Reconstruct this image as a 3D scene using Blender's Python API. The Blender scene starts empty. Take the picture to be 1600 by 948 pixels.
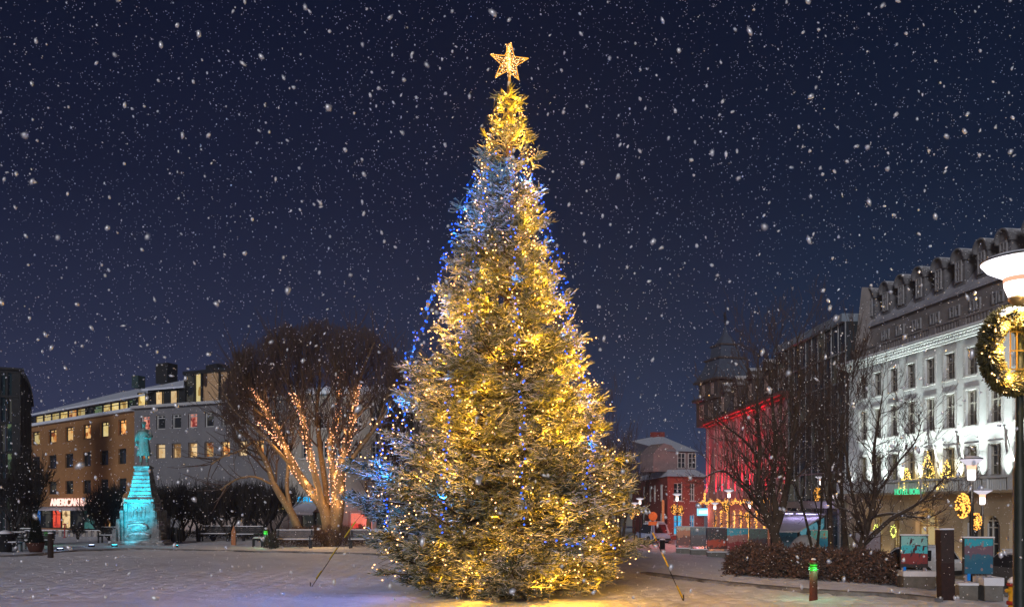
import bpy, math, random
import numpy as np
from mathutils import Vector, Matrix

rnd = random.Random(11)
NR = np.random.RandomState(11)
PI = math.pi
SC = bpy.context.scene
COL = SC.collection

# ------------------------------------------------------------------ camera model and ground
HAZE = 0.0006
FPX, HY, CZ = 1300.0, 790.0, 2.2          # focal length in photo pixels, horizon row, eye height


def ground_z(x, y):
    """the square falls away gently towards the street on the right"""
    u = (x * 0.8 + (y - 20.0) * 0.25 - 6.0) / 18.0
    u = max(0.0, min(1.0, u))
    return -1.5 * u * u * (3 - 2 * u)


def W(px, py, d):
    return Vector(((px - 800.0) / FPX * d, d, CZ + (HY - py) / FPX * d))


def GP(px, py):
    """where the sight line through a photo point meets the ground"""
    lo, hi = 3.0, 260.0
    d = lo
    while d < hi:
        p = W(px, py, d)
        if p.z <= ground_z(p.x, p.y):
            break
        d += 0.5
    a, b = d - 0.5, d
    for _ in range(20):
        m = (a + b) / 2
        p = W(px, py, m)
        if p.z <= ground_z(p.x, p.y):
            b = m
        else:
            a = m
    p = W(px, py, b)
    p.z = ground_z(p.x, p.y)
    return p


def GX(px, d):
    x = (px - 800.0) / FPX * d
    return Vector((x, d, ground_z(x, d)))


# ------------------------------------------------------------------ materials
MATS = {}


def _new(name):
    m = bpy.data.materials.new(name)
    m.use_nodes = True
    nt = m.node_tree
    nt.nodes.clear()
    out = nt.nodes.new('ShaderNodeOutputMaterial')
    return m, nt, out


def N(nt, typ, **kw):
    n = nt.nodes.new(typ)
    for k, v in kw.items():
        if k.startswith('i_'):
            n.inputs[k[2:].replace('_', ' ')].default_value = v
        else:
            setattr(n, k, v)
    return n


def c4(c):
    return (c[0], c[1], c[2], 1.0)


def pm(name, c1, c2=None, scale=4.0, rough=0.8, bump=0.0, bscale=None, metal=0.0, spec=0.3,
       snow=0.0, snow_lo=0.35, coords='Object', detail=6.0, snowc=(0.8, 0.82, 0.86)):
    """procedural surface: two tones by noise, a bump, and settled snow on faces that look up"""
    if name in MATS:
        return MATS[name]
    m, nt, out = _new(name)
    L = nt.links.new
    tc = N(nt, 'ShaderNodeTexCoord')
    no = N(nt, 'ShaderNodeTexNoise', i_Scale=scale, i_Detail=detail, i_Roughness=0.65)
    L(tc.outputs[coords], no.inputs['Vector'])
    if c2 is None:
        c2 = tuple(v * 0.72 for v in c1)
    cr = N(nt, 'ShaderNodeValToRGB')
    cr.color_ramp.elements[0].position = 0.32
    cr.color_ramp.elements[1].position = 0.68
    cr.color_ramp.elements[0].color = c4(c2)
    cr.color_ramp.elements[1].color = c4(c1)
    L(no.outputs['Fac'], cr.inputs['Fac'])
    bs = N(nt, 'ShaderNodeBsdfPrincipled', i_Roughness=rough, i_Metallic=metal)
    bs.inputs['Specular IOR Level'].default_value = spec
    col = cr.outputs['Color']
    if snow > 0:
        ge = N(nt, 'ShaderNodeNewGeometry')
        sx = N(nt, 'ShaderNodeSeparateXYZ')
        L(ge.outputs['Normal'], sx.inputs[0])
        n2 = N(nt, 'ShaderNodeTexNoise', i_Scale=max(3.0, scale * 1.7), i_Detail=3.0)
        L(tc.outputs[coords], n2.inputs['Vector'])
        ad = N(nt, 'ShaderNodeMath', operation='MULTIPLY_ADD')
        L(n2.outputs['Fac'], ad.inputs[0])
        ad.inputs[1].default_value = 0.9
        L(sx.outputs['Z'], ad.inputs[2])
        mr = N(nt, 'ShaderNodeMapRange')
        mr.inputs['From Min'].default_value = snow_lo + 0.45
        mr.inputs['From Max'].default_value = snow_lo + 0.75
        mr.inputs['To Max'].default_value = snow
        L(ad.outputs[0], mr.inputs['Value'])
        mx = N(nt, 'ShaderNodeMix', data_type='RGBA')
        L(mr.outputs[0], mx.inputs[0])
        L(col, mx.inputs[6])
        mx.inputs[7].default_value = c4(snowc)
        col = mx.outputs[2]
    L(col, bs.inputs['Base Color'])
    if bump > 0:
        bn = N(nt, 'ShaderNodeTexNoise', i_Scale=bscale or scale * 5, i_Detail=4.0)
        L(tc.outputs[coords], bn.inputs['Vector'])
        bp = N(nt, 'ShaderNodeBump', i_Strength=bump, i_Distance=0.03)
        L(bn.outputs['Fac'], bp.inputs['Height'])
        L(bp.outputs['Normal'], bs.inputs['Normal'])
    L(bs.outputs[0], out.inputs[0])
    MATS[name] = m
    return m


def em(name, col, strength, sample=False):
    if name in MATS:
        return MATS[name]
    m, nt, out = _new(name)
    e = N(nt, 'ShaderNodeEmission', i_Color=c4(col), i_Strength=strength)
    nt.links.new(e.outputs[0], out.inputs[0])
    m.cycles.emission_sampling = 'FRONT' if sample else 'NONE'
    MATS[name] = m
    return m


def room(name, a, b, c, strength, scale=1.6):
    """a lit room seen through a window: lamps, walls, furniture as soft-edged patches"""
    if name in MATS:
        return MATS[name]
    m, nt, out = _new(name)
    L = nt.links.new
    tc = N(nt, 'ShaderNodeTexCoord')
    oi = N(nt, 'ShaderNodeObjectInfo')
    cb = N(nt, 'ShaderNodeCombineXYZ')
    mu = N(nt, 'ShaderNodeMath', operation='MULTIPLY')
    mu.inputs[1].default_value = 37.0
    L(oi.outputs['Random'], mu.inputs[0])
    L(mu.outputs[0], cb.inputs[0])
    L(mu.outputs[0], cb.inputs[2])
    av = N(nt, 'ShaderNodeVectorMath', operation='ADD')
    L(tc.outputs['Object'], av.inputs[0])
    L(cb.outputs[0], av.inputs[1])
    vo = N(nt, 'ShaderNodeTexVoronoi', distance='CHEBYCHEV', i_Scale=scale)
    L(av.outputs[0], vo.inputs['Vector'])
    no = N(nt, 'ShaderNodeTexNoise', i_Scale=scale * 2.5, i_Detail=3.0)
    L(av.outputs[0], no.inputs['Vector'])
    s = N(nt, 'ShaderNodeSeparateColor')
    L(vo.outputs['Color'], s.inputs[0])
    ma = N(nt, 'ShaderNodeMath', operation='MULTIPLY_ADD')
    L(no.outputs['Fac'], ma.inputs[0])
    ma.inputs[1].default_value = 0.5
    ma.inputs[2].default_value = -0.25
    ad = N(nt, 'ShaderNodeMath', operation='ADD')
    L(ma.outputs[0], ad.inputs[0])
    L(s.outputs[0], ad.inputs[1])
    cr = N(nt, 'ShaderNodeValToRGB')
    e = cr.color_ramp.elements
    e[0].position, e[0].color = 0.12, c4(c)
    e[1].position, e[1].color = 0.62, c4(a)
    k = e.new(0.34)
    k.color = c4(b)
    L(ad.outputs[0], cr.inputs['Fac'])
    emn = N(nt, 'ShaderNodeEmission')
    rs_ = N(nt, 'ShaderNodeMapRange')
    rs_.inputs['To Min'].default_value = strength * 0.5
    rs_.inputs['To Max'].default_value = strength * 1.2
    L(oi.outputs['Random'], rs_.inputs['Value'])
    L(rs_.outputs[0], emn.inputs['Strength'])
    L(cr.outputs['Color'], emn.inputs['Color'])
    gl = N(nt, 'ShaderNodeBsdfGlossy', i_Roughness=0.08)
    gl.inputs['Color'].default_value = (0.05, 0.05, 0.06, 1)
    sh = N(nt, 'ShaderNodeAddShader')
    L(emn.outputs[0], sh.inputs[0])
    L(gl.outputs[0], sh.inputs[1])
    L(sh.outputs[0], out.inputs[0])
    m.cycles.emission_sampling = 'NONE'
    MATS[name] = m
    return m


def print_mat(name, stops, blob, nscale=5.0, wobble=0.18):
    """a printed photograph on a panel: bands of colour with ragged edges and scattered detail"""
    m, nt, out = _new(name)
    L = nt.links.new
    tc = N(nt, 'ShaderNodeTexCoord')
    s = N(nt, 'ShaderNodeSeparateXYZ')
    L(tc.outputs['Generated'], s.inputs[0])
    no = N(nt, 'ShaderNodeTexNoise', i_Scale=nscale, i_Detail=5.0, i_Roughness=0.7)
    L(tc.outputs['Generated'], no.inputs['Vector'])
    a = N(nt, 'ShaderNodeMath', operation='MULTIPLY_ADD')
    L(no.outputs['Fac'], a.inputs[0])
    a.inputs[1].default_value = wobble
    a.inputs[2].default_value = -wobble / 2
    ad = N(nt, 'ShaderNodeMath', operation='ADD')
    L(a.outputs[0], ad.inputs[0])
    L(s.outputs['Z'], ad.inputs[1])
    cr = N(nt, 'ShaderNodeValToRGB')
    cr.color_ramp.interpolation = 'CONSTANT'
    el = cr.color_ramp.elements
    el[0].position, el[0].color = 0.0, c4(stops[0][1])
    el[1].position, el[1].color = stops[1][0], c4(stops[1][1])
    for p, c in stops[2:]:
        k = el.new(p)
        k.color = c4(c)
    L(ad.outputs[0], cr.inputs['Fac'])
    vo = N(nt, 'ShaderNodeTexVoronoi', i_Scale=nscale * 2.2)
    L(tc.outputs['Generated'], vo.inputs['Vector'])
    n2 = N(nt, 'ShaderNodeTexNoise', i_Scale=nscale * 1.1, i_Detail=2.0)
    L(tc.outputs['Generated'], n2.inputs['Vector'])
    lt = N(nt, 'ShaderNodeMath', operation='LESS_THAN')
    L(vo.outputs['Distance'], lt.inputs[0])
    lt.inputs[1].default_value = 0.34
    gt = N(nt, 'ShaderNodeMath', operation='GREATER_THAN')
    L(n2.outputs['Fac'], gt.inputs[0])
    gt.inputs[1].default_value = 0.52
    mm = N(nt, 'ShaderNodeMath', operation='MULTIPLY')
    L(lt.outputs[0], mm.inputs[0])
    L(gt.outputs[0], mm.inputs[1])
    m2 = N(nt, 'ShaderNodeMath', operation='MULTIPLY')
    L(mm.outputs[0], m2.inputs[0])
    m2.inputs[1].default_value = 0.75
    mx = N(nt, 'ShaderNodeMix', data_type='RGBA')
    L(m2.outputs[0], mx.inputs[0])
    L(cr.outputs['Color'], mx.inputs[6])
    mx.inputs[7].default_value = c4(blob)
    bs = N(nt, 'ShaderNodeBsdfPrincipled', i_Roughness=0.35)
    L(mx.outputs[2], bs.inputs['Base Color'])
    L(bs.outputs[0], out.inputs[0])
    return m


# ------------------------------------------------------------------ mesh builder
class MB:
    def __init__(s):
        s.v, s.f, s.m = [], [], []

    def quad(s, a, b, c, d, mi=0):
        i = len(s.v)
        s.v += [tuple(a), tuple(b), tuple(c), tuple(d)]
        s.f.append((i, i + 1, i + 2, i + 3))
        s.m.append(mi)

    def box(s, x0, x1, y0, y1, z0, z1, mi=0, rz=0.0, piv=None):
        i = len(s.v)
        P = [(x0, y0, z0), (x1, y0, z0), (x1, y1, z0), (x0, y1, z0), (x0, y0, z1), (x1, y0, z1), (x1, y1, z1), (x0, y1, z1)]
        if rz:
            cx, cy = piv or ((x0 + x1) / 2, (y0 + y1) / 2)
            ca, sa = math.cos(rz), math.sin(rz)
            P = [(cx + (x - cx) * ca - (y - cy) * sa, cy + (x - cx) * sa + (y - cy) * ca, z) for x, y, z in P]
        s.v += P
        for q in ((3, 2, 1, 0), (4, 5, 6, 7), (0, 1, 5, 4), (1, 2, 6, 5), (2, 3, 7, 6), (3, 0, 4, 7)):
            s.f.append(tuple(i + k for k in q))
            s.m.append(mi)
        return s

    def frustum(s, c, h0, h1, z0, z1, mi=0, rz=0.0):
        """square section: half widths h0 at z0, h1 at z1"""
        i = len(s.v)
        ca, sa = math.cos(rz), math.sin(rz)
        for h, z in ((h0, z0), (h1, z1)):
            hx, hy = h if isinstance(h, tuple) else (h, h)
            for sx, sy in ((-1, -1), (1, -1), (1, 1), (-1, 1)):
                x, y = sx * hx, sy * hy
                s.v.append((c[0] + x * ca - y * sa, c[1] + x * sa + y * ca, z))
        for q in ((3, 2, 1, 0), (4, 5, 6, 7), (0, 1, 5, 4), (1, 2, 6, 5), (2, 3, 7, 6), (3, 0, 4, 7)):
            s.f.append(tuple(i + k for k in q))
            s.m.append(mi)
        return s

    def tube(s, pts, rad, n=8, mi=0, cap=True):
        pts = [Vector(p) for p in pts]
        if not isinstance(rad, (list, tuple)):
            rad = [rad] * len(pts)
        i0 = len(s.v)
        up = None
        for k, p in enumerate(pts):
            t = (pts[min(k + 1, len(pts) - 1)] - pts[max(k - 1, 0)])
            t = t.normalized() if t.length > 1e-9 else Vector((0, 0, 1))
            if up is None:
                up = Vector((1, 0, 0)) if abs(t.z) > 0.9 else Vector((0, 0, 1))
            a = t.cross(up).normalized()
            b = t.cross(a)
            up = -b if False else up
            for j in range(n):
                w = 2 * PI * j / n
                s.v.append(tuple(p + (a * math.cos(w) + b * math.sin(w)) * rad[k]))
        for k in range(len(pts) - 1):
            for j in range(n):
                q = i0 + k * n
                s.f.append((q + j, q + (j + 1) % n, q + n + (j + 1) % n, q + n + j))
                s.m.append(mi)
        if cap:
            s.f.append(tuple(i0 + j for j in range(n))[::-1])
            s.m.append(mi)
            s.f.append(tuple(i0 + (len(pts) - 1) * n + j for j in range(n)))
            s.m.append(mi)
        return s

    def lathe(s, prof, c=(0, 0, 0), n=20, mi=0, sx=1.0, sy=1.0, mis=None):
        i0 = len(s.v)
        for r, z in prof:
            for j in range(n):
                w = 2 * PI * j / n
                s.v.append((c[0] + r * sx * math.cos(w), c[1] + r * sy * math.sin(w), c[2] + z))
        for k in range(len(prof) - 1):
            for j in range(n):
                q = i0 + k * n
                s.f.append((q + j, q + (j + 1) % n, q + n + (j + 1) % n, q + n + j))
                s.m.append(mis[k] if mis else mi)
        s.f.append(tuple(i0 + j for j in range(n))[::-1])
        s.m.append(mis[0] if mis else mi)
        s.f.append(tuple(i0 + (len(prof) - 1) * n + j for j in range(n)))
        s.m.append(mis[-1] if mis else mi)
        return s

    def blob(s, c, r, n=8, rings=5, mi=0, jit=0.0):
        i0 = len(s.v)
        rx, ry, rz = r if isinstance(r, tuple) else (r, r, r)
        s.v.append((c[0], c[1], c[2] - rz))
        for k in range(1, rings):
            a = -PI / 2 + PI * k / rings
            for j in range(n):
                w = 2 * PI * j / n
                q = 1 + rnd.uniform(-jit, jit)
                s.v.append((c[0] + rx * math.cos(a) * math.cos(w) * q, c[1] + ry * math.cos(a) * math.sin(w) * q, c[2] + rz * math.sin(a) * q))
        s.v.append((c[0], c[1], c[2] + rz))
        top = len(s.v) - 1
        for j in range(n):
            s.f.append((i0, i0 + 1 + (j + 1) % n, i0 + 1 + j))
            s.m.append(mi)
            for k in range(rings - 2):
                q = i0 + 1 + k * n
                s.f.append((q + j, q + (j + 1) % n, q + n + (j + 1) % n, q + n + j))
                s.m.append(mi)
            q = i0 + 1 + (rings - 2) * n
            s.f.append((q + j, q + (j + 1) % n, top))
            s.m.append(mi)
        return s

    def prism(s, poly, y0, y1, mi=0):
        """polygon in x,z swept from y0 to y1"""
        i = len(s.v)
        n = len(poly)
        s.v += [(x, y0, z) for x, z in poly] + [(x, y1, z) for x, z in poly]
        s.f.append(tuple(range(i, i + n)))
        s.f.append(tuple(range(i + n, i + 2 * n))[::-1])
        s.m += [mi, mi]
        for k in range(n):
            s.f.append((i + k, i + n + k, i + n + (k + 1) % n, i + (k + 1) % n))
            s.m.append(mi)
        return s

    def mesh(s, name, mats, smooth=False):
        me = bpy.data.meshes.new(name)
        me.from_pydata(s.v, [], s.f)
        for m in (mats if isinstance(mats, (list, tuple)) else [mats]):
            me.materials.append(m)
        me.polygons.foreach_set('material_index', s.m)
        if smooth:
            me.polygons.foreach_set('use_smooth', [True] * len(s.f))
        me.update()
        return me

    def build(s, name, mats, parent=None, smooth=False, loc=None, fix=True):
        me = s.mesh(name, mats, smooth)
        if fix:
            import bmesh
            bm = bmesh.new()
            bm.from_mesh(me)
            bmesh.ops.recalc_face_normals(bm, faces=bm.faces)
            bm.to_mesh(me)
            bm.free()
        return link(name, me, parent, loc)


def link(name, data, parent=None, loc=None, rz=0.0):
    o = bpy.data.objects.new(name, data)
    COL.objects.link(o)
    if parent is not None:
        o.parent = parent
    if loc is not None:
        o.location = loc
    if rz:
        o.rotation_euler = (0, 0, rz)
    return o


def tag(o, label=None, cat=None, group=None, kind=None):
    if label:
        o['label'] = label
    if cat:
        o['category'] = cat
    if group:
        o['group'] = group
    if kind:
        o['kind'] = kind
    return o


def thing(name, loc, label, cat, rz=0.0, group=None):
    return tag(link(name, None, None, loc, rz), label, cat, group)


def copy_tree(o, parent=None):
    c = o.copy()
    COL.objects.link(c)
    c.parent = parent
    for ch in list(o.children):
        copy_tree(ch, c)
    return c


def np_mesh(name, V, Fq, mats, smooth=False, midx=None):
    """V (n,3), Fq (m,4) quads"""
    me = bpy.data.meshes.new(name)
    me.vertices.add(len(V))
    me.vertices.foreach_set('co', np.ascontiguousarray(V, dtype=np.float32).ravel())
    k = Fq.shape[1]
    me.loops.add(Fq.size)
    me.loops.foreach_set('vertex_index', Fq.ravel().astype(np.int32))
    me.polygons.add(len(Fq))
    me.polygons.foreach_set('loop_start', np.arange(0, Fq.size, k, dtype=np.int32))
    me.polygons.foreach_set('loop_total', np.full(len(Fq), k, dtype=np.int32))
    for m in (mats if isinstance(mats, (list, tuple)) else [mats]):
        me.materials.append(m)
    if midx is not None:
        me.polygons.foreach_set('material_index', midx.astype(np.int32))
    if smooth:
        me.polygons.foreach_set('use_smooth', np.ones(len(Fq), dtype=bool))
    me.update(calc_edges=True)
    me.validate()
    return me


def norm(a):
    return a / np.maximum(np.linalg.norm(a, axis=-1, keepdims=True), 1e-9)


def tubes(P, Rr, n=3):
    """P (K,S,3) polylines, Rr (K,S) radii -> verts, quads"""
    K, S, _ = P.shape
    T = np.empty_like(P)
    T[:, 1:-1] = P[:, 2:] - P[:, :-2]
    T[:, 0] = P[:, 1] - P[:, 0]
    T[:, -1] = P[:, -1] - P[:, -2]
    T = norm(T)
    ref = np.zeros_like(T)
    ax = np.abs(T[:, 0]).argmin(axis=1)
    ref[np.arange(K), :, ax] = 1.0
    A = norm(np.cross(T, ref))
    B = np.cross(T, A)
    w = np.arange(n) * 2 * PI / n
    V = P[:, :, None, :] + Rr[:, :, None, None] * (A[:, :, None, :] * np.cos(w)[None, None, :, None] + B[:, :, None, :] * np.sin(w)[None, None, :, None])
    V = V.reshape(-1, 3)
    base = (np.arange(K) * S * n)[:, None, None]
    seg = (np.arange(S - 1) * n)[None, :, None]
    j = np.arange(n)[None, None, :]
    j2 = (j + 1) % n
    q = np.stack([base + seg + j, base + seg + j2, base + seg + n + j2, base + seg + n + j], axis=-1).reshape(-1, 4)
    return V, q


ICO = None


def ico_unit():
    global ICO
    if ICO is None:
        import bmesh
        bm = bmesh.new()
        bmesh.ops.create_icosphere(bm, subdivisions=1, radius=1.0)
        v = np.array([x.co[:] for x in bm.verts])
        f = np.array([[l.index for l in x.verts] for x in bm.faces])
        bm.free()
        ICO = (v, f)
    return ICO


def balls_mesh(name, C, rad, mat, smooth=True):
    v, f = ico_unit()
    C = np.asarray(C)
    rad = np.broadcast_to(np.asarray(rad, dtype=float).reshape(-1, 1, 1) if np.ndim(rad) else np.full((1, 1, 1), rad), (len(C), 1, 1))
    V = (C[:, None, :] + v[None] * rad).reshape(-1, 3)
    Q = (f[None] + (np.arange(len(C)) * len(v))[:, None, None]).reshape(-1, 3)
    return np_mesh(name, V, Q, mat, smooth)


def point(name, loc, col, energy, radius=0.05, parent=None):
    l = bpy.data.lights.new(name, 'POINT')
    l.color, l.energy, l.shadow_soft_size = col, energy, radius
    return link(name, l, parent, loc)


def spot(name, loc, target, col, energy, angle, blend=0.6, radius=0.05, parent=None):
    l = bpy.data.lights.new(name, 'SPOT')
    l.color, l.energy, l.shadow_soft_size = col, energy, radius
    l.spot_size, l.spot_blend = math.radians(angle), blend
    o = link(name, l, parent, loc)
    o.rotation_euler = (Vector(target) - Vector(loc)).to_track_quat('-Z', 'Y').to_euler()
    return o


# shared materials
SNOW = pm('snow', (0.80, 0.81, 0.84), (0.72, 0.73, 0.77), 2.0, 0.75, 0.35, 9.0)
ROOFSNOW = pm('roof_snow', (0.62, 0.66, 0.74), (0.5, 0.54, 0.62), 0.6, 0.85, 0.3, 3.0)
BLACKM = pm('black_iron', (0.012, 0.012, 0.013), None, 6, 0.45, 0.05, metal=0.2)
BLACKS = pm('black_iron_snowed', (0.012, 0.012, 0.013), None, 6, 0.5, 0.05, snow=1.0)
CABLE = pm('cable_rubber', (0.01, 0.012, 0.01), None, 5, 0.6)
BULB_W = em('warm_bulb', (1.0, 0.50, 0.20), 5.0)
BULB_P = em('pinkish_bulb', (1.0, 0.42, 0.22), 4.5)
BULB_B = em('blue_bulb', (0.012, 0.085, 1.0), 5.0)
BULB_G = em('gold_bulb', (1.0, 0.42, 0.07), 2.6)
LAMPGLOW = em('lamp_glow', (1.0, 0.86, 0.88), 9.0)
# ------------------------------------------------------------------ camera, sky, sun
cam = bpy.data.cameras.new('camera')
cam.sensor_width = 36.0
cam.lens = 36.0 * FPX / 1600.0
cam.shift_y = (HY - 474.0) / 1600.0
cam.dof.use_dof = True
cam.dof.focus_distance = 21.0
cam.dof.aperture_fstop = 5.0
cam.clip_start, cam.clip_end = 0.1, 2000.0
cam_o = link('camera', cam, None, (0, 0, CZ))
cam_o.rotation_euler = (PI / 2, 0, 0)
SC.camera = cam_o
SC.view_settings.view_transform = 'Standard'
SC.view_settings.look = 'None'
SC.view_settings.gamma = 1.0
SC.view_settings.exposure = 0.0
SC.cycles.use_denoising = True
SC.cycles.sample_clamp_indirect = 2.0
SC.cycles.sample_clamp_direct = 0.0
SC.cycles.max_bounces = 5
SC.cycles.diffuse_bounces = 2
SC.cycles.glossy_bounces = 2
SC.cycles.transmission_bounces = 2
SC.cycles.volume_bounces = 0
SC.cycles.caustics_reflective = False
SC.cycles.caustics_refractive = False

wd = bpy.data.worlds.new('World')
SC.world = wd
wd.use_nodes = True
nt = wd.node_tree
nt.nodes.clear()
L = nt.links.new
wo = N(nt, 'ShaderNodeOutputWorld')
bg = N(nt, 'ShaderNodeBackground', i_Strength=1.0)
tc = N(nt, 'ShaderNodeTexCoord')
sx = N(nt, 'ShaderNodeSeparateXYZ')
L(tc.outputs['Generated'], sx.inputs[0])
cr = N(nt, 'ShaderNodeValToRGB')
e = cr.color_ramp.elements
e[0].position, e[0].color = 0.0, (0.040, 0.046, 0.106, 1)
e[1].position, e[1].color = 0.62, (0.0018, 0.0040, 0.0165, 1)
for p, c in ((0.10, (0.025, 0.034, 0.080)), (0.20, (0.0145, 0.0210, 0.052)), (0.34, (0.0060, 0.0100, 0.030)), (0.48, (0.0030, 0.0060, 0.021))):
    k = e.new(p)
    k.color = c4(c)
L(sx.outputs['Z'], cr.inputs['Fac'])
no = N(nt, 'ShaderNodeTexNoise', i_Scale=2.2, i_Detail=3.0)
L(tc.outputs['Generated'], no.inputs['Vector'])
# the town glow is warmer/purpler to the west (left), clearer blue to the east
mr = N(nt, 'ShaderNodeMapRange')
mr.inputs['From Min'].default_value = -0.35
mr.inputs['From Max'].default_value = 0.4
L(sx.outputs['X'], mr.inputs['Value'])
tint = N(nt, 'ShaderNodeMix', data_type='RGBA')
tint.inputs[6].default_value = (1.12, 1.0, 1.02, 1)
tint.inputs[7].default_value = (0.72, 1.05, 1.05, 1)
L(mr.outputs[0], tint.inputs[0])
mul = N(nt, 'ShaderNodeMix', data_type='RGBA', blend_type='MULTIPLY')
mul.inputs[0].default_value = 1.0
L(cr.outputs['Color'], mul.inputs[6])
L(tint.outputs[2], mul.inputs[7])
mr2 = N(nt, 'ShaderNodeMapRange')
mr2.inputs['To Min'].default_value = 0.8
mr2.inputs['To Max'].default_value = 1.2
L(no.outputs['Fac'], mr2.inputs['Value'])
hs = N(nt, 'ShaderNodeVectorMath', operation='SCALE')
L(mul.outputs[2], hs.inputs[0])
L(mr2.outputs[0], hs.inputs['Scale'])
L(hs.outputs[0], bg.inputs['Color'])
L(bg.outputs[0], wo.inputs[0])

sun = bpy.data.lights.new('sun', 'SUN')
SUN_E = 1.5
sun.energy, sun.color, sun.angle = SUN_E, (0.97, 0.95, 1.0), math.radians(14)
sun_o = link('sun', sun, None, (4, -10, 12))
el, az = math.radians(15), math.radians(-16)      # town light from behind the camera, a little to the right
dirv = Vector((-math.sin(az) * math.cos(el), math.cos(az) * math.cos(el), -math.sin(el)))
sun_o.rotation_euler = dirv.to_track_quat('-Z', 'Y').to_euler()

# ------------------------------------------------------------------ ground


def vnoise(x, y, seed=0):
    xi, yi = np.floor(x).astype(int), np.floor(y).astype(int)
    xf, yf = x - xi, y - yi

    def h(a, b):
        n = (a * 374761393 + b * 668265263 + seed * 1442695041) & 0x7fffffff
        n = (n ^ (n >> 13)) * 1274126177 & 0x7fffffff
        return ((n ^ (n >> 16)) & 0xffff) / 65535.0
    u, v = xf * xf * (3 - 2 * xf), yf * yf * (3 - 2 * yf)
    return (h(xi, yi) * (1 - u) + h(xi + 1, yi) * u) * (1 - v) + (h(xi, yi + 1) * (1 - u) + h(xi + 1, yi + 1) * u) * v


def gz_np(x, y):
    u = np.clip((x * 0.8 + (y - 20.0) * 0.25 - 6.0) / 18.0, 0, 1)
    return -1.5 * u * u * (3 - 2 * u)


def snow_height(x, y):
    h = 0.06 * (vnoise(x * 0.35, y * 0.35, 1) - 0.5) + 0.04 * (vnoise(x * 1.1, y * 0.9, 2) - 0.5)
    fade = np.clip((60 - y) / 40, 0, 1)
    h = h + fade * (0.035 * (vnoise(x * 3.1, y * 2.4, 3) - 0.5) + 0.022 * (vnoise(x * 8, y * 6, 4) - 0.5))
    # trodden patches and foot-holes
    cellx, celly = x * 1.9, y * 1.5
    ix, iy = np.floor(cellx), np.floor(celly)
    jx, jy = vnoise(ix * 7.3 + 0.37, iy * 5.1 + 0.61, 5), vnoise(ix * 3.7 + 0.11, iy * 9.2 + 0.83, 6)
    dx, dy = (cellx - ix - 0.25 - jx * 0.5) / 1.9, (celly - iy - 0.25 - jy * 0.5) / 1.5
    on = vnoise(x * 0.22, y * 0.16, 7) > 0.40
    h = h - on * fade * 0.085 * np.exp(-(dx * dx / 0.009 + dy * dy / 0.022))
    return h


def ground_sheet(name, xs, ys, mat, lift, hfun=None, mask=None):
    X, Y = np.meshgrid(xs, ys)
    Z = gz_np(X, Y) + lift
    if hfun is not None:
        Z = Z + hfun(X, Y)
    V = np.stack([X, Y, Z], -1).reshape(-1, 3)
    nx, ny = len(xs), len(ys)
    i = np.arange(nx * ny).reshape(ny, nx)
    Q = np.stack([i[:-1, :-1], i[:-1, 1:], i[1:, 1:], i[1:, :-1]], -1).reshape(-1, 4)
    if mask is not None:
        cx = V[Q][:, :, 0].mean(1)
        cy = V[Q][:, :, 1].mean(1)
        Q = Q[mask(cx, cy)]
    return link(name, np_mesh(name, V, Q, mat, True))


def snow_ground_mat():
    m, nt, out = _new('trodden_snow')
    L = nt.links.new
    tc = N(nt, 'ShaderNodeTexCoord')
    mp = N(nt, 'ShaderNodeMapping')
    mp.inputs['Scale'].default_value = (1.0, 1.0, 1.0)
    L(tc.outputs['Object'], mp.inputs[0])
    n1 = N(nt, 'ShaderNodeTexNoise', i_Scale=0.35, i_Detail=8.0, i_Roughness=0.7)
    L(mp.outputs[0], n1.inputs['Vector'])
    n2 = N(nt, 'ShaderNodeTexNoise', i_Scale=3.5, i_Detail=6.0, i_Roughness=0.7)
    L(mp.outputs[0], n2.inputs['Vector'])
    a = N(nt, 'ShaderNodeMath', operation='MULTIPLY_ADD')
    L(n2.outputs['Fac'], a.inputs[0])
    a.inputs[1].default_value = 0.45
    L(n1.outputs['Fac'], a.inputs[2])
    cr = N(nt, 'ShaderNodeValToRGB')
    e = cr.color_ramp.elements
    e[0].position, e[0].color = 0.50, (0.58, 0.58, 0.62, 1)
    e[1].position, e[1].color = 0.86, (0.86, 0.88, 0.93, 1)
    k = e.new(0.66)
    k.color = (0.80, 0.81, 0.86, 1)
    L(a.outputs[0], cr.inputs['Fac'])
    bs = N(nt, 'ShaderNodeBsdfPrincipled', i_Roughness=0.6)
    bs.inputs['Specular IOR Level'].default_value = 0.25
    L(cr.outputs['Color'], bs.inputs['Base Color'])
    n3 = N(nt, 'ShaderNodeTexNoise', i_Scale=14.0, i_Detail=5.0, i_Roughness=0.7)
    L(mp.outputs[0], n3.inputs['Vector'])
    bp = N(nt, 'ShaderNodeBump', i_Strength=0.6, i_Distance=0.05)
    L(n3.outputs['Fac'], bp.inputs['Height'])
    L(bp.outputs['Normal'], bs.inputs['Normal'])
    L(bs.outputs[0], out.inputs[0])
    return m


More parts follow.
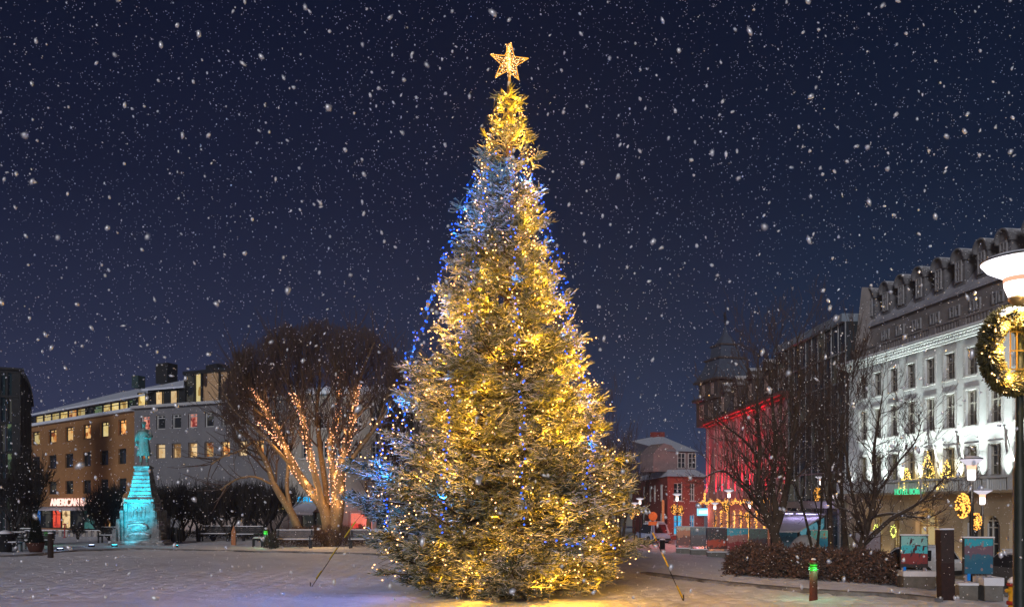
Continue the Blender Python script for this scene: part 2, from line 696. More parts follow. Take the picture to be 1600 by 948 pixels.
def road_mat():
    m, nt, out = _new('wet_snowy_asphalt')
    L = nt.links.new
    tc = N(nt, 'ShaderNodeTexCoord')
    mp = N(nt, 'ShaderNodeMapping')
    mp.inputs['Scale'].default_value = (1.3, 0.12, 1.0)
    mp.inputs['Rotation'].default_value = (0, 0, math.radians(9))
    L(tc.outputs['Object'], mp.inputs[0])
    n1 = N(nt, 'ShaderNodeTexNoise', i_Scale=1.5, i_Detail=5.0, i_Roughness=0.65)
    L(mp.outputs[0], n1.inputs['Vector'])
    cr = N(nt, 'ShaderNodeValToRGB')
    e = cr.color_ramp.elements
    e[0].position, e[0].color = 0.44, (0.035, 0.036, 0.038, 1)
    e[1].position, e[1].color = 0.56, (0.42, 0.43, 0.43, 1)
    L(n1.outputs['Fac'], cr.inputs['Fac'])
    r = N(nt, 'ShaderNodeValToRGB')
    r.color_ramp.elements[0].position, r.color_ramp.elements[0].color = 0.44, (0.12, 0.12, 0.12, 1)
    r.color_ramp.elements[1].position, r.color_ramp.elements[1].color = 0.58, (0.7, 0.7, 0.7, 1)
    L(n1.outputs['Fac'], r.inputs['Fac'])
    bs = N(nt, 'ShaderNodeBsdfPrincipled')
    L(cr.outputs['Color'], bs.inputs['Base Color'])
    L(r.outputs['Color'], bs.inputs['Roughness'])
    n3 = N(nt, 'ShaderNodeTexNoise', i_Scale=20.0, i_Detail=3.0)
    L(tc.outputs['Object'], n3.inputs['Vector'])
    bp = N(nt, 'ShaderNodeBump', i_Strength=0.3, i_Distance=0.02)
    L(n3.outputs['Fac'], bp.inputs['Height'])
    L(bp.outputs['Normal'], bs.inputs['Normal'])
    L(bs.outputs[0], out.inputs[0])
    return m


SNOWG = snow_ground_mat()
xs = np.concatenate([np.linspace(-340, -36, 40), np.linspace(-35.9, 36, 620), np.linspace(37, 340, 40)])
ys = np.concatenate([np.linspace(-30, 9, 20), np.linspace(9.1, 40, 520), np.linspace(40.3, 70, 130), np.linspace(72, 620, 60)])
gr = ground_sheet('ground', xs, ys, SNOWG, 0.0, snow_height)
gr['kind'] = 'structure'


def street_line(y):       # the house fronts on the right of the street
    return 21.2 + (52.4 - y) * 0.155 if y < 52.4 else 21.2 - (y - 52.4) * 0.02


rd = ground_sheet('road', np.linspace(12, 30, 60), np.linspace(8, 120, 160), road_mat(), 0.035, None,
                  lambda x, y: (x > 14.4 - (y - 30) * 0.02 - 0.02 * np.clip(30 - y, 0, 99) ** 1.1 + (y > 33) * np.clip(y - 33, 0, 6) * 0.35) & (x < 20.6 + (52.4 - np.minimum(y, 52.4)) * 0.155 - 0.6))
rd['kind'] = 'structure'


def kerb(pts, name, hgt=0.06, wid=0.30):
    """a low granite edge along a curve; the path's snow sits a step above the lawn's"""
    P = []
    for a, b in zip(pts[:-1], pts[1:]):
        for t in np.linspace(0, 1, 9)[:-1]:
            P.append(a.lerp(b, float(t)))
    P.append(pts[-1])
    mb = MB()
    for a, b in zip(P[:-1], P[1:]):
        za, zb = ground_z(a.x, a.y), ground_z(b.x, b.y)
        t = (b - a).normalized()
        n = Vector((-t.y, t.x, 0)) * wid
        for z0, z1, off, mi in ((-0.2, hgt, 0, 0),):
            q = n * (off / wid) if off else Vector((0, 0, 0))
            A, B = a + q, b + q
            A2, B2 = a + n * 1.1, b + n * 1.1
            i = len(mb.v)
            for p, zz in ((A, za), (B, zb), (B2, zb), (A2, za)):
                mb.v.append((p.x, p.y, zz + z0))
            for p, zz in ((A, za), (B, zb), (B2, zb), (A2, za)):
                mb.v.append((p.x, p.y, zz + z1))
            for q4 in ((0, 1, 5, 4), (4, 5, 6, 7), (2, 3, 7, 6), (3, 0, 4, 7), (1, 2, 6, 5)):
                mb.f.append(tuple(i + k for k in q4))
                mb.m.append(mi)
    o = mb.build(name, [pm('kerb_stone', (0.30, 0.29, 0.29), (0.035, 0.03, 0.028), 1.1, 0.8, 0.3), SNOW])
    o['kind'] = 'structure'
    return o


kerb([GP(px, py) for px, py in ((-60, 872), (40, 868), (120, 861), (200, 858), (290, 860), (380, 862), (460, 863), (560, 866), (660, 869))], 'path_kerb')
kerb([GP(px, py) for px, py in ((1000, 896), (1040, 901), (1100, 909), (1180, 917), (1260, 924), (1330, 928), (1400, 931), (1460, 938))], 'path_kerb')

# ------------------------------------------------------------------ strings of bulbs


def string_lights(name, label, group, cable, bulbs, mat, r, mates=None, cable_r=0.006, dens=None, parts=True):
    """one string: its cable, up to 100 bulbs as objects (the nearest), the rest as one mesh"""
    base = Vector(bulbs[0])
    root = thing(name, base, label, 'string lights', group=group)
    if cable is not None and len(cable):
        for c in cable:
            P = np.array([[tuple(Vector(p) - base) for p in c]])
            V, Q = tubes(P, np.full(P.shape[:2], cable_r), 3)
            link('cable', np_mesh('cable', V, Q, CABLE), root)
    B = sorted([Vector(b) for b in bulbs], key=lambda p: (p - Vector((0, 0, CZ))).length)
    if parts:
        me = balls_mesh('bulb', [(0, 0, 0)], r, mat)
        for b in B[:100]:
            link('bulb', me, root, b - base)
        rest = B[100:]
    else:
        rest = B
    if rest:
        o = link('bulb_cluster' if not parts else 'bulb', balls_mesh('bulbs', [tuple(b - base) for b in rest], r, mat), root)
        o['kind'] = 'stuff'
    return root


# ------------------------------------------------------------------ the big Christmas tree
TD = 20.3
TPX = FPX / TD
TX = (795 - 800) / FPX * TD
TAB = [(142, 5, 5), (150, 16, 20), (165, 34, 30), (185, 36, 30), (205, 44, 34), (228, 50, 50), (250, 60, 50), (300, 72, 52), (350, 86, 62), (400, 102, 76), (450, 115, 90),
       (500, 128, 110), (550, 148, 134), (600, 172, 150), (650, 192, 146), (700, 212, 176), (750, 222, 190), (800, 222, 186), (850, 214, 202), (885, 196, 188), (905, 172, 160), (925, 120, 110)]
TPY = np.array([t[0] for t in TAB], float)
OUT = np.interp(TPY, [140, 160, 230, 500, 700, 925], [2, 8, 15, 17, 14, 12])      # the sprays reach beyond the limb tips
TL = np.maximum(np.array([t[1] for t in TAB], float) - OUT, 3) / TPX
TR = np.maximum(np.array([t[2] for t in TAB], float) - OUT, 3) / TPX


def tz(py):
    return CZ + (HY - py) / TPX


def tree_rad(py, th):
    """radius at photo row py in azimuth th (0 = right, -90deg = towards the camera)"""
    l, r = np.interp(py, TPY, TL), np.interp(py, TPY, TR)
    w = (np.cos(th) + 1) / 2
    return l * (1 - w) + r * w


def foliage_mat():
    m, nt, out = _new('frosted_spruce')
    L = nt.links.new
    tc = N(nt, 'ShaderNodeTexCoord')
    n1 = N(nt, 'ShaderNodeTexNoise', i_Scale=1.1, i_Detail=4.0)
    L(tc.outputs['Object'], n1.inputs['Vector'])
    n2 = N(nt, 'ShaderNodeTexNoise', i_Scale=9.0, i_Detail=2.0)
    L(tc.outputs['Object'], n2.inputs['Vector'])
    cr = N(nt, 'ShaderNodeValToRGB')
    e = cr.color_ramp.elements
    e[0].position, e[0].color = 0.3, (0.020, 0.036, 0.013, 1)
    e[1].position, e[1].color = 0.7, (0.085, 0.098, 0.032, 1)
    L(n2.outputs['Fac'], cr.inputs['Fac'])
    ge = N(nt, 'ShaderNodeNewGeometry')
    sx = N(nt, 'ShaderNodeSeparateXYZ')
    L(ge.outputs['Normal'], sx.inputs[0])
    a = N(nt, 'ShaderNodeMath', operation='MULTIPLY_ADD')
    L(n1.outputs['Fac'], a.inputs[0])
    a.inputs[1].default_value = 1.6
    L(sx.outputs['Z'], a.inputs[2])
    b = N(nt, 'ShaderNodeMath', operation='MULTIPLY_ADD')
    L(n2.outputs['Fac'], b.inputs[0])
    b.inputs[1].default_value = 0.8
    L(a.outputs[0], b.inputs[2])
    mr = N(nt, 'ShaderNodeMapRange')
    mr.inputs['From Min'].default_value = 0.95
    mr.inputs['From Max'].default_value = 1.9
    mr.inputs['To Max'].default_value = 0.62
    L(b.outputs[0], mr.inputs['Value'])
    mx = N(nt, 'ShaderNodeMix', data_type='RGBA')
    L(mr.outputs[0], mx.inputs[0])
    L(cr.outputs['Color'], mx.inputs[6])
    mx.inputs[7].default_value = (0.70, 0.70, 0.60, 1)
    bs = N(nt, 'ShaderNodeBsdfPrincipled', i_Roughness=0.65)
    L(mx.outputs[2], bs.inputs['Base Color'])
    L(bs.outputs[0], out.inputs[0])
    MATS['frosted_spruce'] = m
    return m


SPRUCE = foliage_mat()
BARK = pm('spruce_bark', (0.06, 0.042, 0.028), (0.03, 0.02, 0.014), 6, 0.9, 0.4, snow=0.7)


def conifer(nl, nb, nt_, origin, zfun, radfun, pyrange, rs, twig_len, twig_r, cleft=True, bl_scale=1.0):
    """limb, branchlet and twig centre lines. returns (limbs P,R), (branchlets P,R), (twigs P,R)"""
    py = rs.uniform(pyrange[0], pyrange[1], nl * 6)
    rr = radfun(py, np.full_like(py, -PI / 2))
    keep = rs.uniform(0, 1, len(py)) < (rr / rr.max()) ** 0.75 + 0.06
    py = py[keep][:nl]
    nl = len(py)
    th = rs.uniform(0, 2 * PI, nl)
    # fewer limbs behind, where nobody looks
    back = np.sin(th) > 0.35
    flip = back & (rs.uniform(0, 1, nl) < 0.55)
    th[flip] = -th[flip]
    R = radfun(py, th)
    lump = 1 + 0.10 * np.sin(th * 5 + py * 0.031) + 0.06 * np.sin(py * 0.11 + th * 3)
    f = rs.uniform(0.74, 1.06, nl)
    f[rs.uniform(0, 1, nl) < 0.12] *= 1.15
    R = R * f * lump
    if cleft:
        dth = np.abs(np.angle(np.exp(1j * (th - (-PI / 2 + 0.0)))))
        R = R * (1 - 0.52 * np.exp(-(dth / 0.20) ** 2) * (py > 200) * (py < 860))
    zt = zfun(py)
    H = zfun(pyrange[0]) - zfun(pyrange[1])
    hfrac = (zt - zfun(pyrange[1])) / H
    rise = np.interp(hfrac, [0, 0.08, 0.3, 0.7, 1.0], [-0.02, 0.02, 0.12, 0.30, 0.55]) * R
    tip = np.stack([R * np.cos(th), R * np.sin(th), zt], -1)
    st = np.stack([0 * R, 0 * R, np.maximum(zt - rise - 0.05 * R, zfun(pyrange[1]) + 0.05)], -1)
    mid = (st + tip) / 2
    mid[:, 2] -= 0.05 * R + rs.uniform(-0.03, 0.10, nl) * R
    mid += rs.normal(0, 0.05, (nl, 3)) * R[:, None]
    S = 9
    t = np.linspace(0, 1, S)[None, :, None]
    LP = st[:, None] * (1 - t) ** 2 + 2 * mid[:, None] * t * (1 - t) + tip[:, None] * t * t
    LR = (0.012 + 0.016 * R)[:, None] * (1 - 0.8 * np.linspace(0, 1, S))[None]
    # branchlets
    cnt = np.maximum(4, (nb * np.clip(R / R.max(), 0.12, 1) ** 0.8)).astype(int)
    li = np.repeat(np.arange(nl), cnt)
    K = len(li)
    tt = 1 - rs.uniform(0, 1, K) ** 1.35 * 0.72
    T0 = norm(2 * (1 - tt)[:, None] * (mid - st)[li] + 2 * tt[:, None] * (tip - mid)[li])
    p0 = st[li] * (1 - tt)[:, None] ** 2 + 2 * mid[li] * (tt * (1 - tt))[:, None] + tip[li] * tt[:, None] ** 2
    up = np.array([0, 0, 1.0])
    side = norm(np.cross(T0, up)) * np.where(rs.uniform(0, 1, K) < 0.5, -1, 1)[:, None]
    ang = np.radians(rs.uniform(18, 62, K))
    d = T0 * np.cos(ang)[:, None] + side * np.sin(ang)[:, None] + up * rs.normal(0.03, 0.22, K)[:, None]
    d = norm(d)
    ln = bl_scale * (0.16 + 0.62 * (1 - tt) ** 0.5 * np.clip(R[li] / 2.2, 0.15, 1.1) + 0.14 * rs.uniform(0, 1, K)) * rs.uniform(0.7, 1.15, K)
    ln = ln * np.clip(0.35 + R[li] / 1.1, 0.45, 1)
    end = p0 + d * ln[:, None]
    bend = p0 + d * (ln * 0.55)[:, None] + up * (rs.uniform(-0.10, 0.03, K) * ln)[:, None]
    S2 = 4
    t2 = np.linspace(0, 1, S2)[None, :, None]
    BP = p0[:, None] * (1 - t2) ** 2 + 2 * bend[:, None] * t2 * (1 - t2) + end[:, None] * t2 * t2
    BR = np.full((K, 1), twig_r * 0.95) * np.array([1.0, 0.85, 0.7, 0.35])[None]
    # twigs
    ct = np.maximum(3, (nt_ * np.clip(ln / 0.6, 0.3, 1.5))).astype(int)
    bi = np.repeat(np.arange(K), ct)
    M = len(bi)
    u = rs.uniform(0.05, 1.0, M)
    q0 = p0[bi] * (1 - u)[:, None] ** 2 + 2 * bend[bi] * (u * (1 - u))[:, None] + end[bi] * u[:, None] ** 2
    Tb = norm(2 * (1 - u)[:, None] * (bend - p0)[bi] + 2 * u[:, None] * (end - bend)[bi])
    sd = norm(np.cross(Tb, up)) * np.where(rs.uniform(0, 1, M) < 0.5, -1, 1)[:, None]
    a2 = np.radians(rs.uniform(22, 58, M))
    dd = norm(Tb * np.cos(a2)[:, None] + sd * np.sin(a2)[:, None] + up * rs.normal(0.06, 0.30, M)[:, None])
    l2 = twig_len * rs.uniform(0.5, 1.3, M) * (1 - 0.35 * u)
    q2 = q0 + dd * l2[:, None]
    q1 = q0 + dd * (l2 * 0.5)[:, None] + (up * rs.uniform(-0.12, 0.16, M)[:, None] + rs.normal(0, 0.06, (M, 3))) * l2[:, None]
    TP = np.stack([q0, q1, q2], 1)
    TRr = (twig_r * rs.uniform(0.7, 1.25, M))[:, None] * np.array([0.9, 1.0, 0.3])[None]
    o = np.array(origin)
    return (LP + o, LR), (BP + o, BR), (TP + o, TRr)


def join(parts):
    Vs, Qs, n = [], [], 0
    for V, Q in parts:
        Vs.append(V)
        Qs.append(Q + n)
        n += len(V)
    return np.concatenate(Vs), np.concatenate(Qs)


xt = thing('christmas_tree', (TX, TD, 0), 'giant snow frosted spruce covered in lights in the middle of the square', 'christmas tree')
rs = np.random.RandomState(5)
LB, BB, TB = conifer(560, 29, 12, (0, 0, 0), tz, tree_rad, (150, 916), rs, 0.27, 0.0165)
tm = MB()
tm.tube([(0, 0, -0.1), (0.02, 0, 3), (-0.03, 0, 6), (0.02, 0, 9), (0, 0, tz(142)), (0.0, 0, tz(128))], [0.24, 0.19, 0.14, 0.10, 0.045, 0.03], 12)
tV = np.array(tm.v)
trunk = tm.build('trunk', BARK, xt, True)
link('limbs', np_mesh('limbs', *tubes(*LB, 5), BARK, True), xt)
V, Q = join([tubes(*BB, 3), tubes(*TB, 3)])
link('crown', np_mesh('crown', V, Q, SPRUCE), xt)

# surface sampler for the lights


def on_tree(py, th, f=1.0):
    r = tree_rad(py, th) * (1 + 0.10 * math.sin(th * 5 + py * 0.031) + 0.06 * math.sin(py * 0.11 + th * 3)) * f
    dth = abs((th + PI / 2 + PI) % (2 * PI) - PI)
    if py > 200:
        r *= 1 - 0.42 * math.exp(-(dth / 0.16) ** 2)
    return Vector((TX + r * math.cos(th), TD + r * math.sin(th), tz(py)))


GLOWS = []
rl = random.Random(21)
NS = 13
for k in range(NS):
    th0 = -PI / 2 + math.radians(-118 + 236 * k / (NS - 1))
    cable, bulbs = [], []
    py = 150 + rl.uniform(0, 14)
    ph, fr = rl.uniform(0, 6.28), rl.uniform(0.02, 0.035)
    while py < 905:
        th = th0 + 0.26 * math.sin(py * fr + ph) + 0.07 * math.sin(py * 0.13 + ph * 2)
        f = 0.93 + 0.10 * math.sin(py * 0.21 + ph)
        p = on_tree(py, th, f)
        cable.append(p)
        if not (230 < py < 330 and abs(th + PI / 2 + 0.35) < 0.4 and rl.random() < 0.6):
            if rl.random() > 0.40 + 0.6 * float(tree_rad(py, th)) / 3.0:
                py += rl.uniform(3, 8)
                continue
            b = on_tree(py + rl.uniform(-3, 3), th + rl.uniform(-0.05, 0.05), f * rl.uniform(0.92, 1.12))
            bulbs.append(b)
        py += rl.uniform(2.2, 7.5) + 0.9
    st = string_lights('string_lights', 'warm white string lights strewn down the giant spruce', 'warm white strings on the giant spruce', [cable], bulbs, BULB_W, 0.0175)
    for q in range(0, len(bulbs), 2):
        b = bulbs[q]
        if b.y < TD + 1.0:
            GLOWS.append((b, st))

WARM = (1.0, 0.445, 0.02)
for b, st in GLOWS:
    px = 800 + b.x / b.y * FPX
    py = HY - (b.z - CZ) / b.y * FPX
    e = 13.5 * rl.uniform(0.2, 1.9)
    if 225 < py < 420:
        e *= 0.10 if px < 800 else 0.55
    if py <= 225:
        e *= 1.0
    if 240 < py < 800 and abs(px - 793) < 16 + (py - 240) * 0.02:
        e *= 0.12
    if px < 650 and py > 560:
        e *= 0.15
    if py > 690 and abs(px - 795) > 100:
        e *= 0.35
    if 760 < py < 850 and abs(px - 795) < 70:
        e *= 0.5
    axis = Vector((TX, TD, b.z))
    q = axis.lerp(b, rl.uniform(0.90, 1.10) if py > 230 else 0.9)
    point('string_glow', q - st.location, WARM, e, 0.04, st)
# deep inside, the strings wound round the trunk
bulbs = []
for k in range(70):
    py = 240 + k * 9.4
    a = k * 0.9
    bulbs.append(Vector((TX + 0.3 * math.cos(a), TD + 0.3 * math.sin(a), tz(py))))
st = string_lights('string_lights', 'gold string lights wound around the trunk inside the giant spruce', None, [bulbs], bulbs, BULB_G, 0.022)
for k in range(4, 70, 6):
    b = bulbs[k]
    a = -PI / 2 + rl.uniform(-1.1, 1.1)
    r = float(tree_rad(240 + k * 9.4, a)) * 0.45
    py = 240 + k * 9.4
    e = 70 if py > 420 else 8.0
    point('string_glow', Vector((TX + r * math.cos(a), TD + r * math.sin(a), b.z)) - st.location, WARM, e, 0.08, st)
for (px, py, dy, e) in ((740, 902, -1.2, 9), (775, 890, -0.9, 9), (800, 870, -0.9, 9), (825, 895, -0.9, 9), (855, 905, -1.2, 9), (890, 895, -1.0, 7), (770, 850, -1.2, 9), (840, 850, -1.1, 9), (710, 880, -1.0, 6), (690, 900, -1.2, 5), (930, 905, -1.0, 6), (650, 905, -0.8, 3),
                        (720, 600, -1.1, 16), (690, 520, -0.8, 10), (870, 640, -1.0, 18), (880, 560, -0.8, 12), (800, 870, -0.6, 10), (900, 740, -1.2, 12), (700, 760, -1.5, 10), (760, 700, -1.6, 9)):
    p = W(px, py, TD + dy)
    p.z = max(p.z, 0.30)
    point('string_glow', p - st.location, WARM, e * 2.5, 0.08, st)

# blue strands that hang in long straight drops from near the top
BLUE = (0.01, 0.22, 1.0)
strands = [
    ('down the far left edge', [(750, 262), (722, 330), (700, 385), (684, 432), (672, 470), (655, 520), (641, 575), (630, 640), (640, 690)], 0.3, 1.0),
    ('over the outermost left boughs', [(738, 300), (715, 350), (690, 430), (660, 500), (628, 585), (602, 640), (590, 700), (598, 770), (610, 830)], -0.4, 1.0),
    ('left of the middle', [(775, 245), (757, 300), (748, 380), (736, 450), (722, 520), (706, 590), (700, 660), (695, 740), (692, 845)], -1.0, 1.0),
    ('down the middle', [(795, 240), (800, 330), (804, 420), (808, 510), (813, 600), (815, 690), (820, 770), (824, 830)], -1.2, 1.0),
    ('beside the far left strand', [(742, 270), (716, 335), (694, 395), (676, 450), (664, 492), (648, 540), (634, 600), (618, 650), (600, 690), (585, 740)], 0.1, 1.0),
    ('low on the left', [(640, 620), (628, 660), (612, 700), (604, 745), (606, 790), (600, 826)], -1.6, 1.0),
    ('right of the middle', [(812, 245), (833, 310), (850, 370), (866, 430), (880, 500), (884, 560)], -0.8, 1.0),
    ('down the right edge', [(820, 250), (845, 320), (862, 370), (880, 440), (893, 500), (908, 560), (920, 640), (926, 700), (935, 760), (950, 800)], -0.2, 1.0),
    ('inside the right edge', [(828, 262), (852, 330), (868, 390), (885, 470), (905, 560), (918, 620), (925, 690), (918, 740), (915, 790)], -0.7, 1.0),
    ('looped over the lower right boughs', [(850, 845), (880, 850), (905, 848), (918, 838), (930, 835), (955, 850), (975, 862)], -2.6, 1.0),
]
for nm, pts, zf, _ in strands:
    P = []
    n = len(pts)
    cat = []
    for i, (px, py) in enumerate(pts):
        dx = (px - 795) / TPX
        if zf < -2:
            dy = zf
        else:
            r = float(tree_rad(py, -PI / 2)) * 1.0
            R = max(abs(dx) + 0.02, float(tree_rad(py, 0 if dx > 0 else PI)))
            c = min(0.98, abs(dx) / R)
            dy = -math.sqrt(1 - c * c) * r * 1.08 - 0.10
            if abs(zf) < 0.5:
                dy *= 0.7
        d = TD + dy
        cat.append(W(px, py, d))
    for a, b in zip(cat[:-1], cat[1:]):
        k = max(2, int((b - a).length / 0.14))
        for j in range(k):
            p = a.lerp(b, j / k)
            P.append(p + Vector((rl.gauss(0, .055), rl.gauss(0, .05), rl.uniform(-.05, .05))))
    st = string_lights('string_lights', 'strand of deep blue lights hanging %s of the giant spruce' % nm, 'blue strands on the giant spruce', [P], P, BULB_B, 0.018)
    for j in range(3, len(P), 9):
        p = P[j]
        py = HY - (p.z - CZ) / p.y * FPX
        e = 1.0
        if py < 330:
            e = 3.0
        px = 800 + p.x / p.y * FPX
        if px < 700:
            e = 4.0
        point('blue_glow', Vector((p.x, p.y - 0.05, p.z)) - st.location, BLUE, 10 * e * rl.uniform(0.5, 1.4), 0.04, st)
    if nm == 'left of the middle':
        for (px, py, e) in ((742, 290, 9), (765, 268, 8), (728, 318, 6), (748, 330, 6), (788, 255, 5)):
            point('blue_glow', W(px, py, TD - 1.25) - st.location, BLUE, e * 2.8, 0.05, st)
    if nm == 'over the outermost left boughs':
        for (px, py, e) in ((600, 690, 9), (612, 640, 7), (590, 720, 6), (640, 560, 6), (652, 525, 5), (606, 826, 7)):
            point('blue_glow', W(px, py, TD - 0.9) - st.location, BLUE, e * 2.8, 0.05, st)

# the star
star = thing('star_topper', (TX, TD, tz(128)), 'glowing golden star of wire and tiny lights on top of the giant spruce', 'star')
GOLDM = pm('gold_metal', (0.8, 0.5, 0.12), (0.6, 0.35, 0.06), 8, 0.35, 0.0, metal=0.8)
GOLDE = em('gold_tube', (1.0, 0.42, 0.05), 1.5)
STARE = em('star_bulb', (1.0, 0.66, 0.34), 4.0)
cz = (128 - 98) / TPX
R1, R2 = 31.5 / TPX, 12.5 / TPX


def star_pts(rot, tilt=math.radians(-6)):
    pts = []
    for k in range(10):
        a = PI / 2 + k * PI / 5 + tilt
        r = R1 if k % 2 == 0 else R2
        x, z = r * math.cos(a), r * math.sin(a)
        pts.append(Vector((x * math.cos(rot), x * math.sin(rot), z + cz)))
    return pts


for rot in (math.radians(0), math.radians(84)):
    mb = MB()
    pts = star_pts(rot)
    nrm = Vector((-math.sin(rot), math.cos(rot), 0)) * 0.06
    cc = Vector((0, 0, cz))
    for k in range(10):
        a, b = pts[k], pts[(k + 1) % 10]
        mb.tube([a, b], 0.011, 5)
        for s in (-1, 1):
            mb.tube([a, cc + nrm * s], 0.006, 4)
    for k in range(0, 10):      # lattice of fine wire
        a, b, c = pts[k], pts[(k + 1) % 10], cc
        for t in (0.33, 0.66):
            mb.tube([a.lerp(c, t), b.lerp(c, t)], 0.004, 3)
    mb.build('frame', GOLDE, star)
    B = []
    for k in range(10):
        a, b = pts[k], pts[(k + 1) % 10]
        for q in range(15):
            u, v = rl.random(), rl.random()
            if u + v > 1:
                u, v = 1 - u, 1 - v
            B.append(tuple(cc + (a - cc) * u + (b - cc) * v + nrm * rl.uniform(-.8, .8)))
    o = link('tiny_bulbs', balls_mesh('tiny_bulbs', B, 0.010, STARE), star)
    o['kind'] = 'stuff'
mb = MB()
mb.tube([(0, 0, -0.15), (0, 0, cz - R1 * 0.5)], 0.02, 8)
mb.build('spike', GOLDM, star)
point('star_glow', (0, -0.35, cz - 0.25), (1.0, 0.6, 0.2), 8, 0.1, star)

# guy wires with yellow sleeves
YEL = pm('yellow_sleeve', (0.75, 0.52, 0.03), (0.5, 0.33, 0.02), 8, 0.6)
WIRE = pm('steel_wire', (0.02, 0.02, 0.022), None, 8, 0.4, metal=0.5)
for (pa, pb, sl, lab) in ((W(555, 815, TD + 0.6), GP(485, 916), ((0.0, 0.22), (0.38, 0.55), (0.74, 0.86)), 'guy wire with yellow sleeves left of the giant spruce'),
                          (W(1020, 832, TD + 0.3), GP(1068, 936), ((0.0, 0.12), (0.30, 0.52), (0.80, 0.97)), 'guy wire with yellow sleeves right of the giant spruce')):
    r = thing('guy_wire', pb, lab, 'guy wire', group='guy wires that hold the giant spruce')
    top = Vector((TX, TD, 6.3))
    mb = MB()
    mb.tube([pa - pb, top - pb], 0.004, 4)
    mb.tube([Vector((0, 0, -0.05)), pa - pb], 0.011, 5)
    mb.build('wire', WIRE, r)
    for a, b in sl:
        m2 = MB()
        m2.tube([(pa - pb) * (1 - a), (pa - pb) * (1 - b)], 0.019, 6)
        m2.build('sleeve', YEL, r)
    m3 = MB()
    m3.tube([(0, 0, -0.1), (0, 0, 0.12)], 0.015, 6)
    m3.build('ground_stake', BLACKM, r)
# ------------------------------------------------------------------ buildings
STUCCO_BROWN = pm('brown_stucco', (0.30, 0.155, 0.062), (0.235, 0.118, 0.048), 0.7, 0.9, 0.25, 12)
STUCCO_GREY = pm('grey_stucco', (0.19, 0.185, 0.195), (0.14, 0.138, 0.15), 0.7, 0.9, 0.25, 12)
STUCCO_PALE = pm('pale_stucco', (0.40, 0.37, 0.32), (0.31, 0.29, 0.25), 0.8, 0.9, 0.2, 12)
WHITEWALL = pm('white_render', (0.72, 0.75, 0.74), (0.50, 0.53, 0.53), 0.35, 0.85, 0.15, 14)
SAND = pm('sandstone_render', (0.46, 0.36, 0.24), (0.36, 0.28, 0.18), 0.6, 0.9, 0.25, 14)
ATTIC = pm('dark_attic_render', (0.26, 0.24, 0.235), (0.17, 0.155, 0.15), 0.8, 0.9, 0.3, 10)
SLATE = pm('slate_roof_snow', (0.42, 0.43, 0.47), (0.24, 0.24, 0.27), 1.2, 0.8, 0.3, 8)
DKFRAME = pm('dark_frame', (0.02, 0.021, 0.022), None, 5, 0.5)
WFRAME = pm('white_frame', (0.55, 0.55, 0.53), (0.45, 0.45, 0.44), 5, 0.6)
GLASS = pm('night_glass', (0.016, 0.019, 0.024), (0.034, 0.036, 0.04), 1.2, 0.12, spec=0.6)
GLASSG = pm('green_night_glass', (0.030, 0.055, 0.055), (0.015, 0.028, 0.032), 0.35, 0.1, spec=0.7)
R_YEL = room('room_yellow', (1.0, 0.80, 0.36), (0.95, 0.68, 0.22), (0.5, 0.30, 0.08), 0.85)
R_CREAM = room('room_cream', (1.0, 0.72, 0.38), (0.85, 0.52, 0.22), (0.30, 0.16, 0.06), 0.85)
R_ORG = room('room_orange', (1.0, 0.62, 0.24), (0.85, 0.30, 0.06), (0.30, 0.08, 0.02), 0.95, 2.4)
R_RED = room('room_red', (0.9, 0.35, 0.25), (0.35, 0.04, 0.03), (0.06, 0.01, 0.01), 0.8, 3.0)
R_DIM = room('room_dim', (0.16, 0.15, 0.12), (0.05, 0.055, 0.055), (0.02, 0.022, 0.025), 0.35, 1.2)
R_GRN = room('room_green', (0.35, 0.50, 0.25), (0.10, 0.17, 0.12), (0.02, 0.04, 0.04), 0.35, 0.9)
R_BLUE = room('room_blue', (0.10, 0.62, 0.95), (0.05, 0.40, 0.75), (0.02, 0.12, 0.30), 0.75, 2.0)
R_PENT = room('room_penthouse', (0.75, 0.48, 0.28), (0.30, 0.18, 0.11), (0.08, 0.05, 0.04), 0.40, 0.8)
BRICKRED = pm('red_brick', (0.28, 0.07, 0.055), (0.18, 0.042, 0.035), 3.0, 0.9, 0.5, 25)
PINKSTONE = pm('red_house_render', (0.34, 0.20, 0.20), (0.24, 0.14, 0.14), 0.8, 0.9, 0.25, 12)

WMESH = {}


